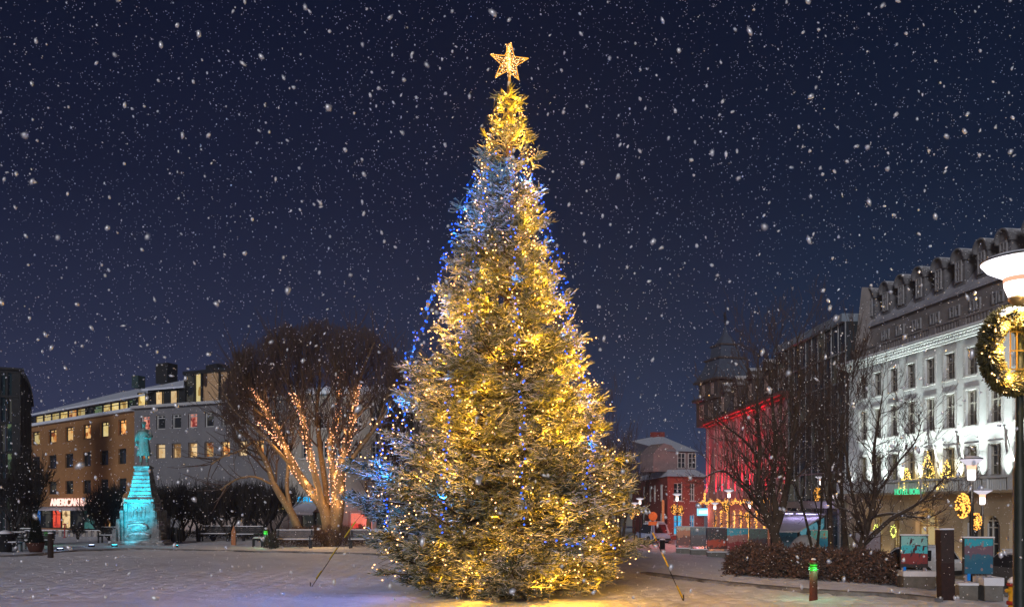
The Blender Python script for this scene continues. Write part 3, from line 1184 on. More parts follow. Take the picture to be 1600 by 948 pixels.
def win_meshes(w, h, style):
    key = (round(w, 2), round(h, 2), style)
    if key in WMESH:
        return WMESH[key]
    f = MB()
    b = 0.07 if w < 1.6 else 0.09
    f.box(-w / 2, -w / 2 + b, -0.03, 0.06, 0, h)
    f.box(w / 2 - b, w / 2, -0.03, 0.06, 0, h)
    f.box(-w / 2 + b, w / 2 - b, -0.03, 0.06, 0, b)
    f.box(-w / 2 + b, w / 2 - b, -0.03, 0.06, h - b, h)
    y0, y1 = -0.02, 0.05
    if style == 'T':            # transom with two small lights above
        f.box(-w / 2 + b, w / 2 - b, y0, y1, h * 0.76, h * 0.76 + 0.055)
        f.box(-0.03, 0.03, y0, y1, h * 0.76 + 0.055, h - b)
    elif style == 'C':          # cross window with glazing bars
        f.box(-0.035, 0.035, y0, y1, b, h - b)
        f.box(-w / 2 + b, -0.035, y0, y1, h * 0.62, h * 0.62 + 0.06)
        f.box(0.035, w / 2 - b, y0, y1, h * 0.62, h * 0.62 + 0.06)
        for s in (-1, 1):
            x0, x1 = sorted((s * 0.035, s * (w / 2 - b)))
            f.box(x0, x1, y0 + .01, y1 - .01, h * 0.31, h * 0.31 + 0.03)
    elif style == 'G':          # 2 by 3 grid
        f.box(-0.03, 0.03, y0, y1, b, h - b)
        for t in (0.35, 0.66):
            for s in (-1, 1):
                x0, x1 = sorted((s * 0.03, s * (w / 2 - b)))
                f.box(x0, x1, y0, y1, h * t, h * t + 0.045)
    elif style == 'H':          # single transom
        f.box(-w / 2 + b, w / 2 - b, y0, y1, h * 0.7, h * 0.7 + 0.05)
    p = MB()
    p.box(-w / 2 + 0.02, w / 2 - 0.02, 0.062, 0.085, 0.02, h - 0.02)
    s = MB()
    s.box(-w / 2 - 0.07, w / 2 + 0.07, -0.30, -0.02, -0.09, 0.0)
    WMESH[key] = (f, p, s, {})
    return WMESH[key]


def window(parent, u, z, w, h, style, pane, frame=DKFRAME, sill=WFRAME, y=0.17, label=None):
    f, p, s, cache = win_meshes(w, h, style)

    def get(tagk, mb, mat):
        k = (tagk, mat.name)
        if k not in cache:
            cache[k] = mb.mesh(tagk, mat)
        return cache[k]
    o = link('window', get('window_frame', f, frame), parent, (u, y, z))
    link('pane', get('pane', p, pane), o)
    if sill:
        link('sill', get('sill', s, sill), o)
    if label:
        o['label'] = label
    return o


def holes_wall(L, z0, z1, holes, x0=0.0, depth=0.25, y=0.0, arches=()):
    """wall sheet with openings and their reveals; holes (xa,xb,za,zb)"""
    mb = MB()
    xs_ = sorted({x0, L} | {h[0] for h in holes} | {h[1] for h in holes})
    for a, b in zip(xs_[:-1], xs_[1:]):
        if b - a < 1e-5:
            continue
        m = (a + b) / 2
        cuts = sorted([(h[2], h[3]) for h in holes if h[0] < m < h[1]])
        z = z0
        for za, zb in cuts:
            if za > z:
                mb.quad((a, y, z), (b, y, z), (b, y, za), (a, y, za))
            z = max(z, zb)
        if z < z1:
            mb.quad((a, y, z), (b, y, z), (b, y, z1), (a, y, z1))
    for h in holes:
        xa, xb, za, zb = h[:4]
        d = y + depth
        mb.quad((xa, y, za), (xa, d, za), (xa, d, zb), (xa, y, zb))
        mb.quad((xb, d, za), (xb, y, za), (xb, y, zb), (xb, d, zb))
        mb.quad((xa, y, zb), (xa, d, zb), (xb, d, zb), (xb, y, zb))
        mb.quad((xa, d, za), (xa, y, za), (xb, y, za), (xb, d, za))
        if len(h) > 4 and h[4]:          # round arch: fill the two spandrels
            r = (xb - xa) / 2
            cx, cz_ = (xa + xb) / 2, zb - r
            for s in (-1, 1):
                prev = (cx + s * r, cz_)
                for k in range(1, 9):
                    a = PI / 2 * k / 8
                    p = (cx + s * r * math.cos(a), cz_ + r * math.sin(a))
                    cxr = cx + s * r
                    mb.quad((cxr, y, prev[1]), (prev[0], y, prev[1]), (p[0], y, p[1]), (cxr, y, p[1]))
                    mb.quad((prev[0], y, prev[1]), (prev[0], d, prev[1]), (p[0], d, p[1]), (p[0], y, p[1]))
                    prev = p
    return mb


def facade(name, A, B, zb, label, cat, group=None):
    """Empty at the left foot of a front; local x runs right along it, -y faces the viewer, z up from zb"""
    rz = math.atan2(B.y - A.y, B.x - A.x)
    root = thing(name, (A.x, A.y, zb), label, cat, rz, group)
    Lx = math.hypot(B.x - A.x, B.y - A.y)

    def U(px, back=0.0):
        dx, dy = (B.x - A.x) / Lx, (B.y - A.y) / Lx
        ax, ay = A.x - dy * back, A.y + dx * back
        k = (px - 800) / FPX
        # ax + t dx = k (ay + t dy)
        return (k * ay - ax) / (dx - k * dy)

    def D(px, back=0.0):
        t = U(px, back)
        return A.y + (B.x - A.x) / Lx * back + t * (B.y - A.y) / Lx

    def Z(px, py, back=0.0):
        return CZ + (HY - py) / FPX * D(px, back) - zb
    return root, Lx, U, Z


def text_mesh(body, size, depth, mat, parent, name='lettering', loc=(0, 0, 0), rot=(PI / 2, 0, 0), sx=1.0, bold=0.0):
    cu = bpy.data.curves.new(name, 'FONT')
    cu.body = body
    cu.size = size
    cu.extrude = depth
    cu.offset = bold
    cu.align_x = 'LEFT'
    tmp = bpy.data.objects.new('tmp', cu)
    COL.objects.link(tmp)
    dg = bpy.context.evaluated_depsgraph_get()
    me = bpy.data.meshes.new_from_object(tmp.evaluated_get(dg))
    me.name = name
    bpy.data.objects.remove(tmp)
    me.materials.clear()
    me.materials.append(mat)
    o = link(name, me, parent, loc)
    o.rotation_euler = rot
    o.scale = (sx, 1, 1)
    return o


# ---- brown house on the left
A, B = W(40, 790, 82.5), W(210, 790, 68)
root, L1, U, Z = facade('office_building', A, B, 0.0, 'brown stuccoed building with a lit attic window band and a glowing bar sign', 'building')
cols = [56, 82, 108, 135.6, 163, 191]
holes, wins = [], []
wmats = [[R_YEL, R_ORG, R_ORG, R_ORG, R_YEL, R_ORG], [GLASS] * 6, [GLASS, R_DIM, R_DIM, GLASS, GLASS, GLASS]]
rows = [(8.12, 9.42), (5.70, 6.98), (3.30, 4.50)]
for r, (za, zb_) in enumerate(rows):
    for c, px in enumerate(cols):
        ua, ub = U(px - 6.2), U(px + 6.2)
        holes.append((ua, ub, za, zb_))
        wins.append(((ua + ub) / 2, za, ub - ua, zb_ - za, wmats[r][c]))
shop0, shop1 = U(48), L1 - 0.3
holes.append((shop0, shop1, 0.1, 1.9))
holes_wall(L1, 0, 9.95, holes).build('wall', STUCCO_BROWN, root)
for (u, z, w, h, m) in wins:
    window(root, u, z, w, h, 'T', m, DKFRAME, None)
mb = MB()
mb.quad((0, 0, 0), (0, 11, 0), (0, 11, 9.95), (0, 0, 9.95))
mb.build('side_wall', STUCCO_BROWN, root)
MB().box(-0.4, L1 + 0.02, -0.35, 1.6, 9.95, 10.2).build('eave_ledge', ROOFSNOW, root)
# shop fronts
x = shop0
k = 0
SH = [room('shop_blue', (0.05, 0.25, 0.8), (0.02, 0.08, 0.3), (0.01, 0.02, 0.05), 0.5, 1.0), R_DIM, room('shop_red', (0.95, 0.10, 0.05), (0.3, 0.02, 0.02), (0.02, 0.01, 0.01), 0.9, 1.4), R_CREAM, R_DIM,
      room('shop_teal', (0.10, 0.35, 0.32), (0.04, 0.10, 0.10), (0.02, 0.02, 0.02), 0.5, 1.5), R_DIM, R_ORG, R_DIM, R_ORG]
while x < shop1 - 0.4:
    w = min(rnd.choice([1.5, 2.1, 2.5]), shop1 - x)
    window(root, x + w / 2, 0.1, w - 0.02, 1.8, 'H', SH[k % len(SH)], DKFRAME, None)
    x += w
    k += 1
mb = MB()
mb.prism([(0, 0), (0, 0.06), (1.0, 0)], 0, 1)
aw = MB()
aw.quad((shop0 - 0.3, -1.4, 1.85), (L1 + 0.2, -1.4, 1.85), (L1 + 0.2, -0.02, 2.12), (shop0 - 0.3, -0.02, 2.12))
aw.quad((shop0 - 0.3, -1.4, 1.79), (L1 + 0.2, -1.4, 1.79), (L1 + 0.2, -0.02, 2.06), (shop0 - 0.3, -0.02, 2.06))
aw.quad((shop0 - 0.3, -1.4, 1.79), (L1 + 0.2, -1.4, 1.79), (L1 + 0.2, -1.4, 1.85), (shop0 - 0.3, -1.4, 1.85))
aw.build('awning', pm('awning_cloth', (0.45, 0.48, 0.55), (0.36, 0.38, 0.45), 2, 0.8), root)
# attic band, set back one metre
az = 10.2
mb = MB()
mb.box(0.1, L1, 1.3, 1.5, az, 11.28)
mb.build('attic_wall', DKFRAME, root)
edges = [50, 56, 68.5, 81, 94, 107, 121, 134.5, 147, 161, 174, 187, 201, 209]
am = [GLASS, R_YEL, R_YEL, R_YEL, R_YEL, R_ORG, R_YEL, R_DIM, R_GRN, R_YEL, R_YEL, R_YEL, R_GRN]
for i in range(len(edges) - 1):
    ua, ub = U(edges[i], 1.2), U(edges[i + 1], 1.2)
    window(root, (ua + ub) / 2, az + 0.05, ub - ua, 1.0, 'H', am[i], DKFRAME, None, y=1.17)
rf = MB()
zr = 13.9
rf.v = [(-1.2, 0.7, 11.4), (L1 + 0.4, 0.7, 11.4), (L1 + 0.4, 7.5, zr), (4.0, 7.5, zr), (-1.2, 0.7, 11.25), (L1 + 0.4, 0.7, 11.25), (L1 + 0.4, 14, 11.7), (-1.2, 14, 11.7)]
rf.f = [(0, 1, 2, 3), (4, 5, 1, 0), (3, 2, 6, 7), (0, 3, 7)]
rf.m = [0] * 4
roof = rf.build('roof', ROOFSNOW, root)
MB().box(L1 - 1.2, L1 + 0.6, 7.0, 8.2, zr - 0.2, zr + 0.8).build('chimney', DKFRAME, roof)
# the sign, glowing letters on a rail
SIGNP = em('pink_white_neon', (1.0, 0.60, 0.52), 1.7)
SIGNW = em('cold_white_neon', (0.62, 0.88, 0.9), 1.0)
zs = 2.22
u0, u1 = U(79, -.75), U(144, -.75)
t = text_mesh('AMERICAN BAR', 0.95, 0.04, SIGNP, root, 'sign_lettering', (u0, -0.75, zs), bold=0.012)
bpy.context.view_layer.update()
t.scale = ((u1 - u0) / max(0.1, t.dimensions.x), 1, 1)
MB().box(u0 - 0.1, u1 + 0.1, -0.72, -0.66, zs - 0.12, zs - 0.05).build('sign_rail', BLACKM, root)
u0, u1 = U(152, -.75), U(197, -.75)
t = text_mesh('V I K GE ÆS', 0.8, 0.04, SIGNW, root, 'sign_lettering', (u0, -0.75, zs + 0.05), bold=0.02)
bpy.context.view_layer.update()
t.scale = ((u1 - u0) / max(0.1, t.dimensions.x), 1, 1)
for px in (92, 118, 140):
    point('sign_glow', (U(px), -1.1, zs + 0.4), (1.0, 0.5, 0.35), 4, 0.2, root)
bs = MB().box(U(39.5), U(43.5), -0.8, -0.7, 3.2, 3.85).build('blue_sign', em('blue_sign', (0.02, 0.25, 1.0), 3.0), root)
point('blue_sign_glow', (U(42), -1.2, 3.4), (0.1, 0.2, 1.0), 10, 0.2, root)
for px in (100, 150, 190, 60, 170):
    spot('street_glow', (U(px), -3.5, 1.0), tuple(root.matrix_world @ Vector((U(px), 0, 6.0))) if False else (U(px), 0.0, 6.0), (1.0, 0.60, 0.30), 60, 100, 0.9, 0.3, root)

# ---- grey house
A2 = B.copy()
B2 = W(452, 790, 61.6)
root, L2, U, Z = facade('office_building', A2, B2, 0.0, 'grey rendered building with a glass penthouse on its roof behind the statue', 'building')
holes, wins = [], []
r1 = [(227, R_RED), (251, GLASS), (276, GLASS), (301, R_RED), (327, R_DIM), (353, GLASS), (378, GLASS), (404, R_RED), (430, GLASS)]
r2 = [(226, R_ORG), (251, R_CREAM), (275.6, R_CREAM), (301, R_CREAM), (326.5, R_ORG), (352, R_ORG), (379, R_CREAM), (405, R_ORG), (431, R_DIM)]
for (px, m), (za, zb_), st in [(q, (8.35, 9.5), 'T') for q in r1] + [(q, (6.0, 7.18), 'H') for q in r2]:
    ua, ub = U(px - 7), U(px + 7)
    holes.append((ua, ub, za, zb_))
    wins.append(((ua + ub) / 2, za, ub - ua, zb_ - za, m, st))
ua, ub = U(285), U(452) - 0.3
holes.append((ua, ub, 1.85, 2.6))
holes_wall(L2, 0, 10.1, holes).build('wall', STUCCO_GREY, root)
for (u, z, w, h, m, st) in wins:
    window(root, u, z, w, h, st, m, WFRAME if st == 'T' else pm('tan_frame', (0.3, 0.22, 0.15), None, 4, 0.6), None)
n = 8
for i in range(n):
    w = (ub - ua) / n
    window(root, ua + w * (i + .5), 1.85, w - 0.01, 0.75, 'P', R_YEL if i != 4 else R_GRN, DKFRAME, None)
MB().box(U(285), L2, -0.12, -0.01, 0, 1.7).build('plinth_cladding', pm('beige_panel', (0.42, 0.34, 0.30), (0.33, 0.27, 0.24), 1.0, 0.8, 0.1), root)
MB().box(-0.02, L2 + 0.02, -0.4, 1.4, 10.1, 10.32).build('eave_ledge', pm('grey_ledge', (0.42, 0.42, 0.43), (0.33, 0.33, 0.34), 1.0, 0.8, snow=1.0), root)
# attic strip with three lit windows
ux = U(290, 1.0)
MB().box(0, ux, 1.35, 1.5, 10.32, 11.85).build('attic_wall', DKFRAME, root)
for px, wd, m in ((222, 13, R_YEL), (249, 12, R_CREAM), (272, 12, R_CREAM)):
    a, b = U(px - wd / 2, 1.3), U(px + wd / 2, 1.3)
    window(root, (a + b) / 2, 10.45, b - a, 1.2, 'P', m, DKFRAME, None, y=1.26)
rf = MB()
rf.quad((-0.1, 0.8, 11.85), (ux, 0.8, 11.85), (ux - 0.4, 7.5, 14.3), (-0.1, 7.5, 13.8))
rf.quad((-0.1, 0.8, 11.7), (ux, 0.8, 11.7), (ux, 0.8, 11.85), (-0.1, 0.8, 11.85))
rf.quad((ux, 0.8, 11.7), (ux, 0.8, 11.85), (ux - 0.4, 7.5, 14.3), (ux, 7.5, 11.7))
roof = rf.build('roof', ROOFSNOW, root)
a, b = U(246, 6), U(264, 6)
MB().box(a, b, 5.8, 7.0, 13.2, 15.0).build('chimney', DKFRAME, roof)
a, b = U(200, 5), U(210, 5)
MB().box(a, b, 5.4, 6.2, 12.9, 14.0).build('vent', pm('teal_vent', (0.03, 0.06, 0.06), None, 3, 0.6), roof)
# glass penthouse
pa, pb = U(289, 0.9), U(377, 0.9)
ph = MB()
ph.box(pa, pb, 1.0, 3.4, 10.32, 10.55)
ph.box(pa - 0.15, pb + 0.1, 0.8, 3.5, 12.75, 13.0)
for px in (289, 304, 315, 343, 357, 372):
    q = U(px, 1.0)
    ph.box(q - 0.07, q + 0.07, 0.95, 1.12, 10.55, 12.75)
phs = ph.build('penthouse', DKFRAME, root)
es = [289, 304, 315, 343, 357, 377]
pmx = [R_DIM, R_PENT, R_CREAM, R_PENT, R_PENT, R_PENT]
for i in range(5):
    a, b = U(es[i], 1.05), U(es[i + 1], 1.05)
    MB().box(a + 0.05, b - 0.05, 1.14, 1.18, 10.56, 12.74).build('penthouse_pane', [R_DIM, R_YEL, R_PENT, R_PENT, R_PENT][i], phs)
MB().box(pa + 0.05, pb - 0.05, 3.2, 3.3, 10.55, 12.75).build('penthouse_back_wall', STUCCO_GREY, phs)
MB().box(pb - 0.03, pb + 0.03, 1.2, 3.2, 10.56, 12.74).build('penthouse_side', DKFRAME, phs)

# ---- pale house behind the big bare trees
A3, B3 = B2.copy(), W(720, 790, 60)
root, L3, U, Z = facade('town_house', A3, B3, 0.0, 'pale house half hidden by the big bare trees, red lit shop at street level', 'building')
holes, wins = [], []
for px in (478, 505, 532, 559, 586, 613, 640, 667, 694):
    for za, zb_ in ((7.9, 9.1), (5.7, 7.0)):
        ua, ub = U(px - 6.5), U(px + 6.5)
        holes.append((ua, ub, za, zb_))
        wins.append(((ua + ub) / 2, za, ub - ua, zb_ - za))
sa = [(470, 535, R_DIM), (545, 582, room('shop_bright_red', (1.0, 0.22, 0.15), (0.8, 0.02, 0.02), (0.25, 0.01, 0.01), 1.1, 0.8)), (588, 600, R_DIM), (606, 640, room('shop_white', (0.8, 0.9, 0.95), (0.3, 0.35, 0.3), (0.05, 0.05, 0.05), 0.8, 0.8))]
for a, b, m in sa:
    holes.append((U(a), U(b), 0.15, 1.75))
holes_wall(L3, 0, 10.4, holes).build('wall', STUCCO_PALE, root)
for (u, z, w, h) in wins:
    window(root, u, z, w, h, 'C', R_DIM if rnd.random() < .3 else GLASS, WFRAME, WFRAME)
for a, b, m in sa:
    ua, ub = U(a), U(b)
    nn = max(1, round((ub - ua) / 1.2))
    for i in range(nn):
        w = (ub - ua) / nn
        window(root, ua + w * (i + .5), 0.15, w - 0.01, 1.6, 'P', m, WFRAME if m is not R_DIM else DKFRAME, None)
MB().box(-0.02, L3, -0.35, 0.6, 10.4, 10.65).build('cornice', SNOW, root)
MB().box(0, L3, 0.5, 8, 10.4, 11.0).build('roof', ROOFSNOW, root)
aw = MB()
aw.prism([(0, 0), (1, 0), (1, 1)], 0, 1)
aw = MB()
ua, ub = U(455), U(500)
aw.quad((ua, -1.5, 1.75), (ub, -1.5, 1.75), (ub, -0.02, 2.35), (ua, -0.02, 2.35))
aw.quad((ua, -1.5, 1.55), (ub, -1.5, 1.55), (ub, -1.5, 1.75), (ua, -1.5, 1.75))
aw.build('awning', pm('striped_awning', (0.5, 0.46, 0.5), (0.40, 0.36, 0.4), 2, 0.8), root)
SB = em('blue_letter_glow', (0.02, 0.42, 0.85), 1.3)
u0 = U(466)
for i, px in enumerate(range(466, 566, 9)):
    if i in (3, 7):
        continue
    q = U(px)
    m = MB()
    m.box(q, q + 0.06, -0.14, -0.08, 2.5, 2.85)
    m.box(q + 0.06, q + 0.25, -0.14, -0.08, 2.79, 2.85)
    if i % 2:
        m.box(q + 0.25, q + 0.31, -0.14, -0.08, 2.5, 2.85)
        m.box(q + 0.06, q + 0.25, -0.14, -0.08, 2.62, 2.68)
    else:
        m.box(q + 0.06, q + 0.25, -0.14, -0.08, 2.5, 2.56)
    m.build('sign_letter', SB, root)
point('shop_glow', (U(562), -1.2, 1.0), (1.0, 0.08, 0.05), 25, 0.3, root)

# ---- dark glass building, far left
A0, B0 = W(-90, 790, 60), W(28, 790, 62)
root, L0, U, Z = facade('glass_building', A0, B0, 0.0, 'dark glass building with a curved roof at the left edge of the picture', 'building')
H0 = 12.3
fr = MB()
for px in (-90, -60, -30, 0, 11, 27):
    q = U(px)
    wdt = 0.08 if px != 27 else 0.34
    fr.box(q - wdt, q + wdt * 0.6, -0.12, 0.02, 0, H0)
for z in (1.9, 4.1, 6.15, 8.35, 10.3, H0 - 0.15):
    fr.box(U(-90), L0, -0.16, -0.121, z - 0.09, z + 0.09)
fr.build('frame', DKFRAME, root)
xs_ = [U(p) for p in (-90, -60, -30, 0, 11, 25)]
zz = [0.0, 1.9, 4.1, 6.15, 8.35, 10.3, H0]
blind = pm('dim_blind', (0.12, 0.125, 0.10), (0.08, 0.085, 0.07), 0.5, 0.7)
for i in range(5):
    for j in range(6):
        m = GLASSG
        if i == 4 and 0 < j < 4:
            m = R_GRN
        elif (i * 7 + j * 3) % 5 == 0:
            m = blind
        MB().box(xs_[i] + .05, xs_[i + 1] - .12, 0.03, 0.07, zz[j] + .05, zz[j + 1] - .05).build('pane', m, root)
# side running back under a curved roof
SD, SK = 4.6, 0.10
sd = MB()
prof = []
for k in range(9):
    a = PI / 2 * k / 8
    prof.append((SD * math.sin(a), H0 - 2.3 + 2.3 * math.cos(a)))
sd_pts = [(L0, 0.02, 0), (L0, 9, 0)]
i0 = len(sd.v)
poly = [(0, 0)] + [(0, H0)] + prof[1:] + [(SD, 0)]
sd.v += [(L0 + SK * y, y, z) for y, z in poly]
sd.f.append(tuple(range(len(poly))))
sd.m.append(0)
sd.build('side_wall', pm('dark_cladding', (0.035, 0.037, 0.04), (0.022, 0.024, 0.026), 1.5, 0.5, 0.1), root)
cl = MB()
for k in range(1, 10):
    y = k * 0.49
    top = H0 - 2.3 + 2.3 * math.cos(math.asin(min(1, y / SD)))
    xx = L0 + SK * y
    cl.box(xx + 0.01, xx + 0.07, y - 0.04, y + 0.04, 0, top - 0.1)
cl.build('cladding_seams', DKFRAME, root)
rp = MB()
pr = [(0, H0 + 0.1)] + [(a, b + 0.1) for a, b in prof[1:]]
for (y0, z0), (y1, z1) in zip(pr[:-1], pr[1:]):
    rp.quad((U(-90), y0, z0), (L0 + SK * y0 + 0.2, y0, z0), (L0 + SK * y1 + 0.2, y1, z1), (U(-90), y1, z1))
    rp.quad((L0 + SK * y0 + 0.2, y0, z0 - 0.35), (L0 + SK * y1 + 0.2, y1, z1 - 0.35), (L0 + SK * y1 + 0.2, y1, z1), (L0 + SK * y0 + 0.2, y0, z0))
rp.box(U(-90), L0 + 0.4, -0.35, -0.0, H0 - 0.05, H0 + 0.12)
rp.build('roof', DKFRAME, root)

# ------------------------------------------------------------------ right side of the street
# ---- white hotel
GZ = -1.5
A, B = Vector((21.2, 52.4, 0)), Vector((21.2 + 0.155 * 24, 28.4, 0))
root, LH, U, Z = facade('grand_hotel', A, B, GZ, 'large floodlit white hotel with a sandstone arcade and arched roof dormers on the right', 'hotel')
cols = [1349, 1371, 1396, 1423, 1453, 1484, 1518, 1555, 1597]
sp = U(1597) - U(1555)
ucols = [U(p) for p in cols] + [U(1597) + sp * 1.0 * k for k in range(1, 5)]
ww = 0.86
holes, wins = [], []
for u in ucols:
    for za, zb_, st in ((8.72, 10.12, 'C'), (6.2, 8.0, 'C'), (3.68, 5.2, 'C')):
        holes.append((u - ww / 2, u + ww / 2, za - GZ, zb_ - GZ))
        wins.append((u, za - GZ, ww, zb_ - za, st))
ZB = 2.95 - GZ
hw = holes_wall(LH, ZB, 11.0 - GZ, holes, depth=0.22)
hw.quad((0, 0, ZB), (0, 12, ZB), (0, 12, 11.0 - GZ), (0, 0, 11.0 - GZ))
hw.build('upper_wall', WHITEWALL, root)
R_HOT = room('room_hotel', (0.30, 0.26, 0.12), (0.12, 0.10, 0.07), (0.06, 0.05, 0.045), 0.30, 1.5)
CURT = pm('curtained_glass', (0.14, 0.115, 0.095), (0.05, 0.045, 0.045), 1.3, 0.2, spec=0.5)
for i, (u, z, w, h, st) in enumerate(wins):
    wn = window(root, u, z, w, h, st, CURT if i % 3 != 2 else R_HOT, pm('cream_frame', (0.5, 0.48, 0.42), None, 4, 0.6), WFRAME)
    sr = MB()
    t = 0.11
    sr.box(-w / 2 - t, -w / 2, -0.225, -0.168, 0, h)
    sr.box(w / 2, w / 2 + t, -0.225, -0.168, 0, h)
    sr.box(-w / 2 - t, w / 2 + t, -0.235, -0.168, h, h + 0.12)
    link('surround', sr.mesh('surround', WFRAME), wn)
# arcade
holes = []
arch = [(1513 + 8, 1.0), (1555, 1.15), (1597, 1.15)]
spec = []
for px, hwid, m, zt in ((1352, .36, 'R', 1.6), (1375, .42, 'R', 1.7), (1402, .42, 'G', 1.7), (1452, 0.95, 'D', 2.1), (1489, .30, 'W', 0.9), (1521, .58, 'W', 1.75), (1553, .58, 'W', 1.75), (1597, .62, 'W', 1.8)):
    u = U(px)
    zlo = -GZ - 1.35 if m in 'DRG' else -GZ - 0.6
    holes.append((u - hwid, u + hwid, zlo, zt - GZ, True))
    spec.append((u, hwid, zlo, zt - GZ, m))
for k in range(1, 4):
    u = U(1597) + sp * 1.1 * k
    holes.append((u - .6, u + .6, -GZ - 0.6, 1.8 - GZ, True))
    spec.append((u, .6, -GZ - 0.6, 1.8 - GZ, 'W'))
hw = holes_wall(LH, 0, ZB - 0.12, holes, depth=0.3, y=-0.15)
hw.quad((0, -0.15, 0), (0, 12, 0), (0, 12, ZB - .12), (0, -0.15, ZB - .12))
hw.build('arcade_wall', SAND, root)
R_WARM = room('hotel_lobby', (1.0, 0.75, 0.35), (0.75, 0.45, 0.14), (0.25, 0.13, 0.04), 0.55, 1.2)
for (u, hwid, zlo, zt, m) in spec:
    f = MB()
    w = hwid * 2
    for q in (-hwid + 0.04, -hwid * 0.36, hwid * 0.36, hwid - 0.04):
        top = zt - hwid + math.sqrt(max(0, hwid ** 2 - q ** 2)) - 0.02
        f.box(q - 0.035, q + 0.035, 0, 0.06, 0, top - zlo)
    for z in (0.03, (zt - zlo) * 0.42, zt - zlo - hwid, zt - zlo - hwid * 0.45):
        hq = hwid if z <= zt - zlo - hwid + .01 else math.sqrt(max(0, hwid ** 2 - (z - (zt - zlo - hwid)) ** 2)) - .02
        f.box(-hq, hq, 0.01, 0.05, z - 0.03, z + 0.03)
    wn = f.build('arched_window' if m != 'D' else 'entrance', WFRAME if m == 'W' else pm('bronze_frame', (0.35, 0.25, 0.12), None, 4, 0.5), root, loc=(u, 0.10, zlo))
    pmz = {'W': GLASS, 'R': R_WARM, 'G': R_WARM, 'D': R_WARM}[m]
    MB().box(-hwid, hwid, 0.07, 0.10, 0, zt - zlo).build('pane', pmz, wn)
# wreath lights and a small tree in the lobby doors
for px in (1375, 1402):
    u = U(px)
    B_ = []
    for k in range(46):
        a = rnd.uniform(0, 2 * PI)
        rr_ = rnd.gauss(0.22, 0.035)
        B_.append((u + rr_ * math.cos(a), -0.25, 0.75 - GZ + rr_ * 1.3 * math.sin(a)))
    o = link('window_wreath', balls_mesh('window_wreath', B_, 0.024, em('lime_bulb', (0.75, 0.85, 0.15), 3.0)), root)
# balcony ledge and balustrade
MB().box(-0.1, LH, -0.75, 0.05, ZB - 0.12, ZB + 0.0).build('balcony_slab', SAND, root)
bl = MB()
zb0, zb1 = ZB + 0.0, 3.62 - GZ
u = 0.0
while u < LH:
    near_lamp = False
    bl.box(u - 0.16, u + 0.16, -0.72, -0.5, zb0, zb1 - 0.1)
    q = u + 0.27
    while q < u + sp * 0.95 - 0.27:
        bl.box(q - 0.035, q + 0.035, -0.66, -0.56, zb0, zb1 - 0.1)
        q += 0.135
    u += sp * 0.95
bl.box(-0.1, LH, -0.76, -0.46, zb1 - 0.1, zb1)
bl.build('balustrade', WHITEWALL, root)
# cornice with dentils
co = MB()
co.box(-0.15, LH, -0.16, 0.0, 10.62 - GZ, 10.84 - GZ)
q = 0.0
while q < LH:
    co.box(q, q + 0.13, -0.42, -0.16, 10.70 - GZ, 10.84 - GZ)
    q += 0.26
co.box(-0.35, LH, -0.5, 0.0, 10.84 - GZ, 10.94 - GZ)
co.box(-0.45, LH, -0.62, 0.3, 10.94 - GZ, 11.08 - GZ)
co.build('cornice', WHITEWALL, root)
MB().box(-0.45, LH, -0.58, 0.3, 11.085 - GZ, 11.13 - GZ).build('cornice_snow', SNOW, root)
# parapet balustrade and attic storey
pb_ = MB()
q = 0.0
while q < LH:
    pb_.box(q, q + 0.10, 0.32, 0.42, 11.08 - GZ, 11.78 - GZ)
    q += 0.22
    if int(q / 0.22) % 11 == 0:
        pb_.box(q, q + 0.5, 0.28, 0.46, 11.08 - GZ, 11.85 - GZ)
        q += 0.62
pb_.box(-0.1, LH, 0.26, 0.48, 11.78 - GZ, 11.9 - GZ)
pb_.build('parapet', ATTIC, root)
at = MB()
at.quad((0, 1.5, 11.0 - GZ), (LH, 1.5, 11.0 - GZ), (LH, 1.5, 13.6 - GZ), (0, 1.5, 13.6 - GZ))
at.quad((0, 0.3, 11.0 - GZ), (0, 12, 11.0 - GZ), (0, 12, 16.0 - GZ), (0, 0.9, 16.0 - GZ))
at.build('attic_wall', ATTIC, root)
for u in ucols[::1]:
    for du in (-.22, .22):
        f, p, s, c = win_meshes(0.34, 0.62, 'H')
        o = link('attic_window', f.mesh('frame', pm('grey_frame', (0.30, 0.30, 0.31), None, 4, 0.6)), root, (u + du, 1.44, 12.35 - GZ))
        link('pane', p.mesh('pane', GLASS), o)
mn = MB()
z0m, z1m = 13.6 - GZ, 16.3 - GZ
mn.quad((-0.0, 1.3, z0m), (LH, 1.3, z0m), (LH, 3.3, z1m), (-0.0, 3.3, z1m))
mn.quad((-0.0, 1.3, z0m - .15), (LH, 1.3, z0m - .15), (LH, 1.3, z0m), (-0.0, 1.3, z0m))
mn.quad((-0.0, 3.3, z1m), (LH, 3.3, z1m), (LH, 9, z1m + .6), (-0.0, 9, z1m + .6))
roof = mn.build('mansard_roof', SLATE, root)
DORM = pm('dark_dormer', (0.19, 0.19, 0.20), (0.10, 0.10, 0.11), 3, 0.7, snow=0.55, snow_lo=0.5)
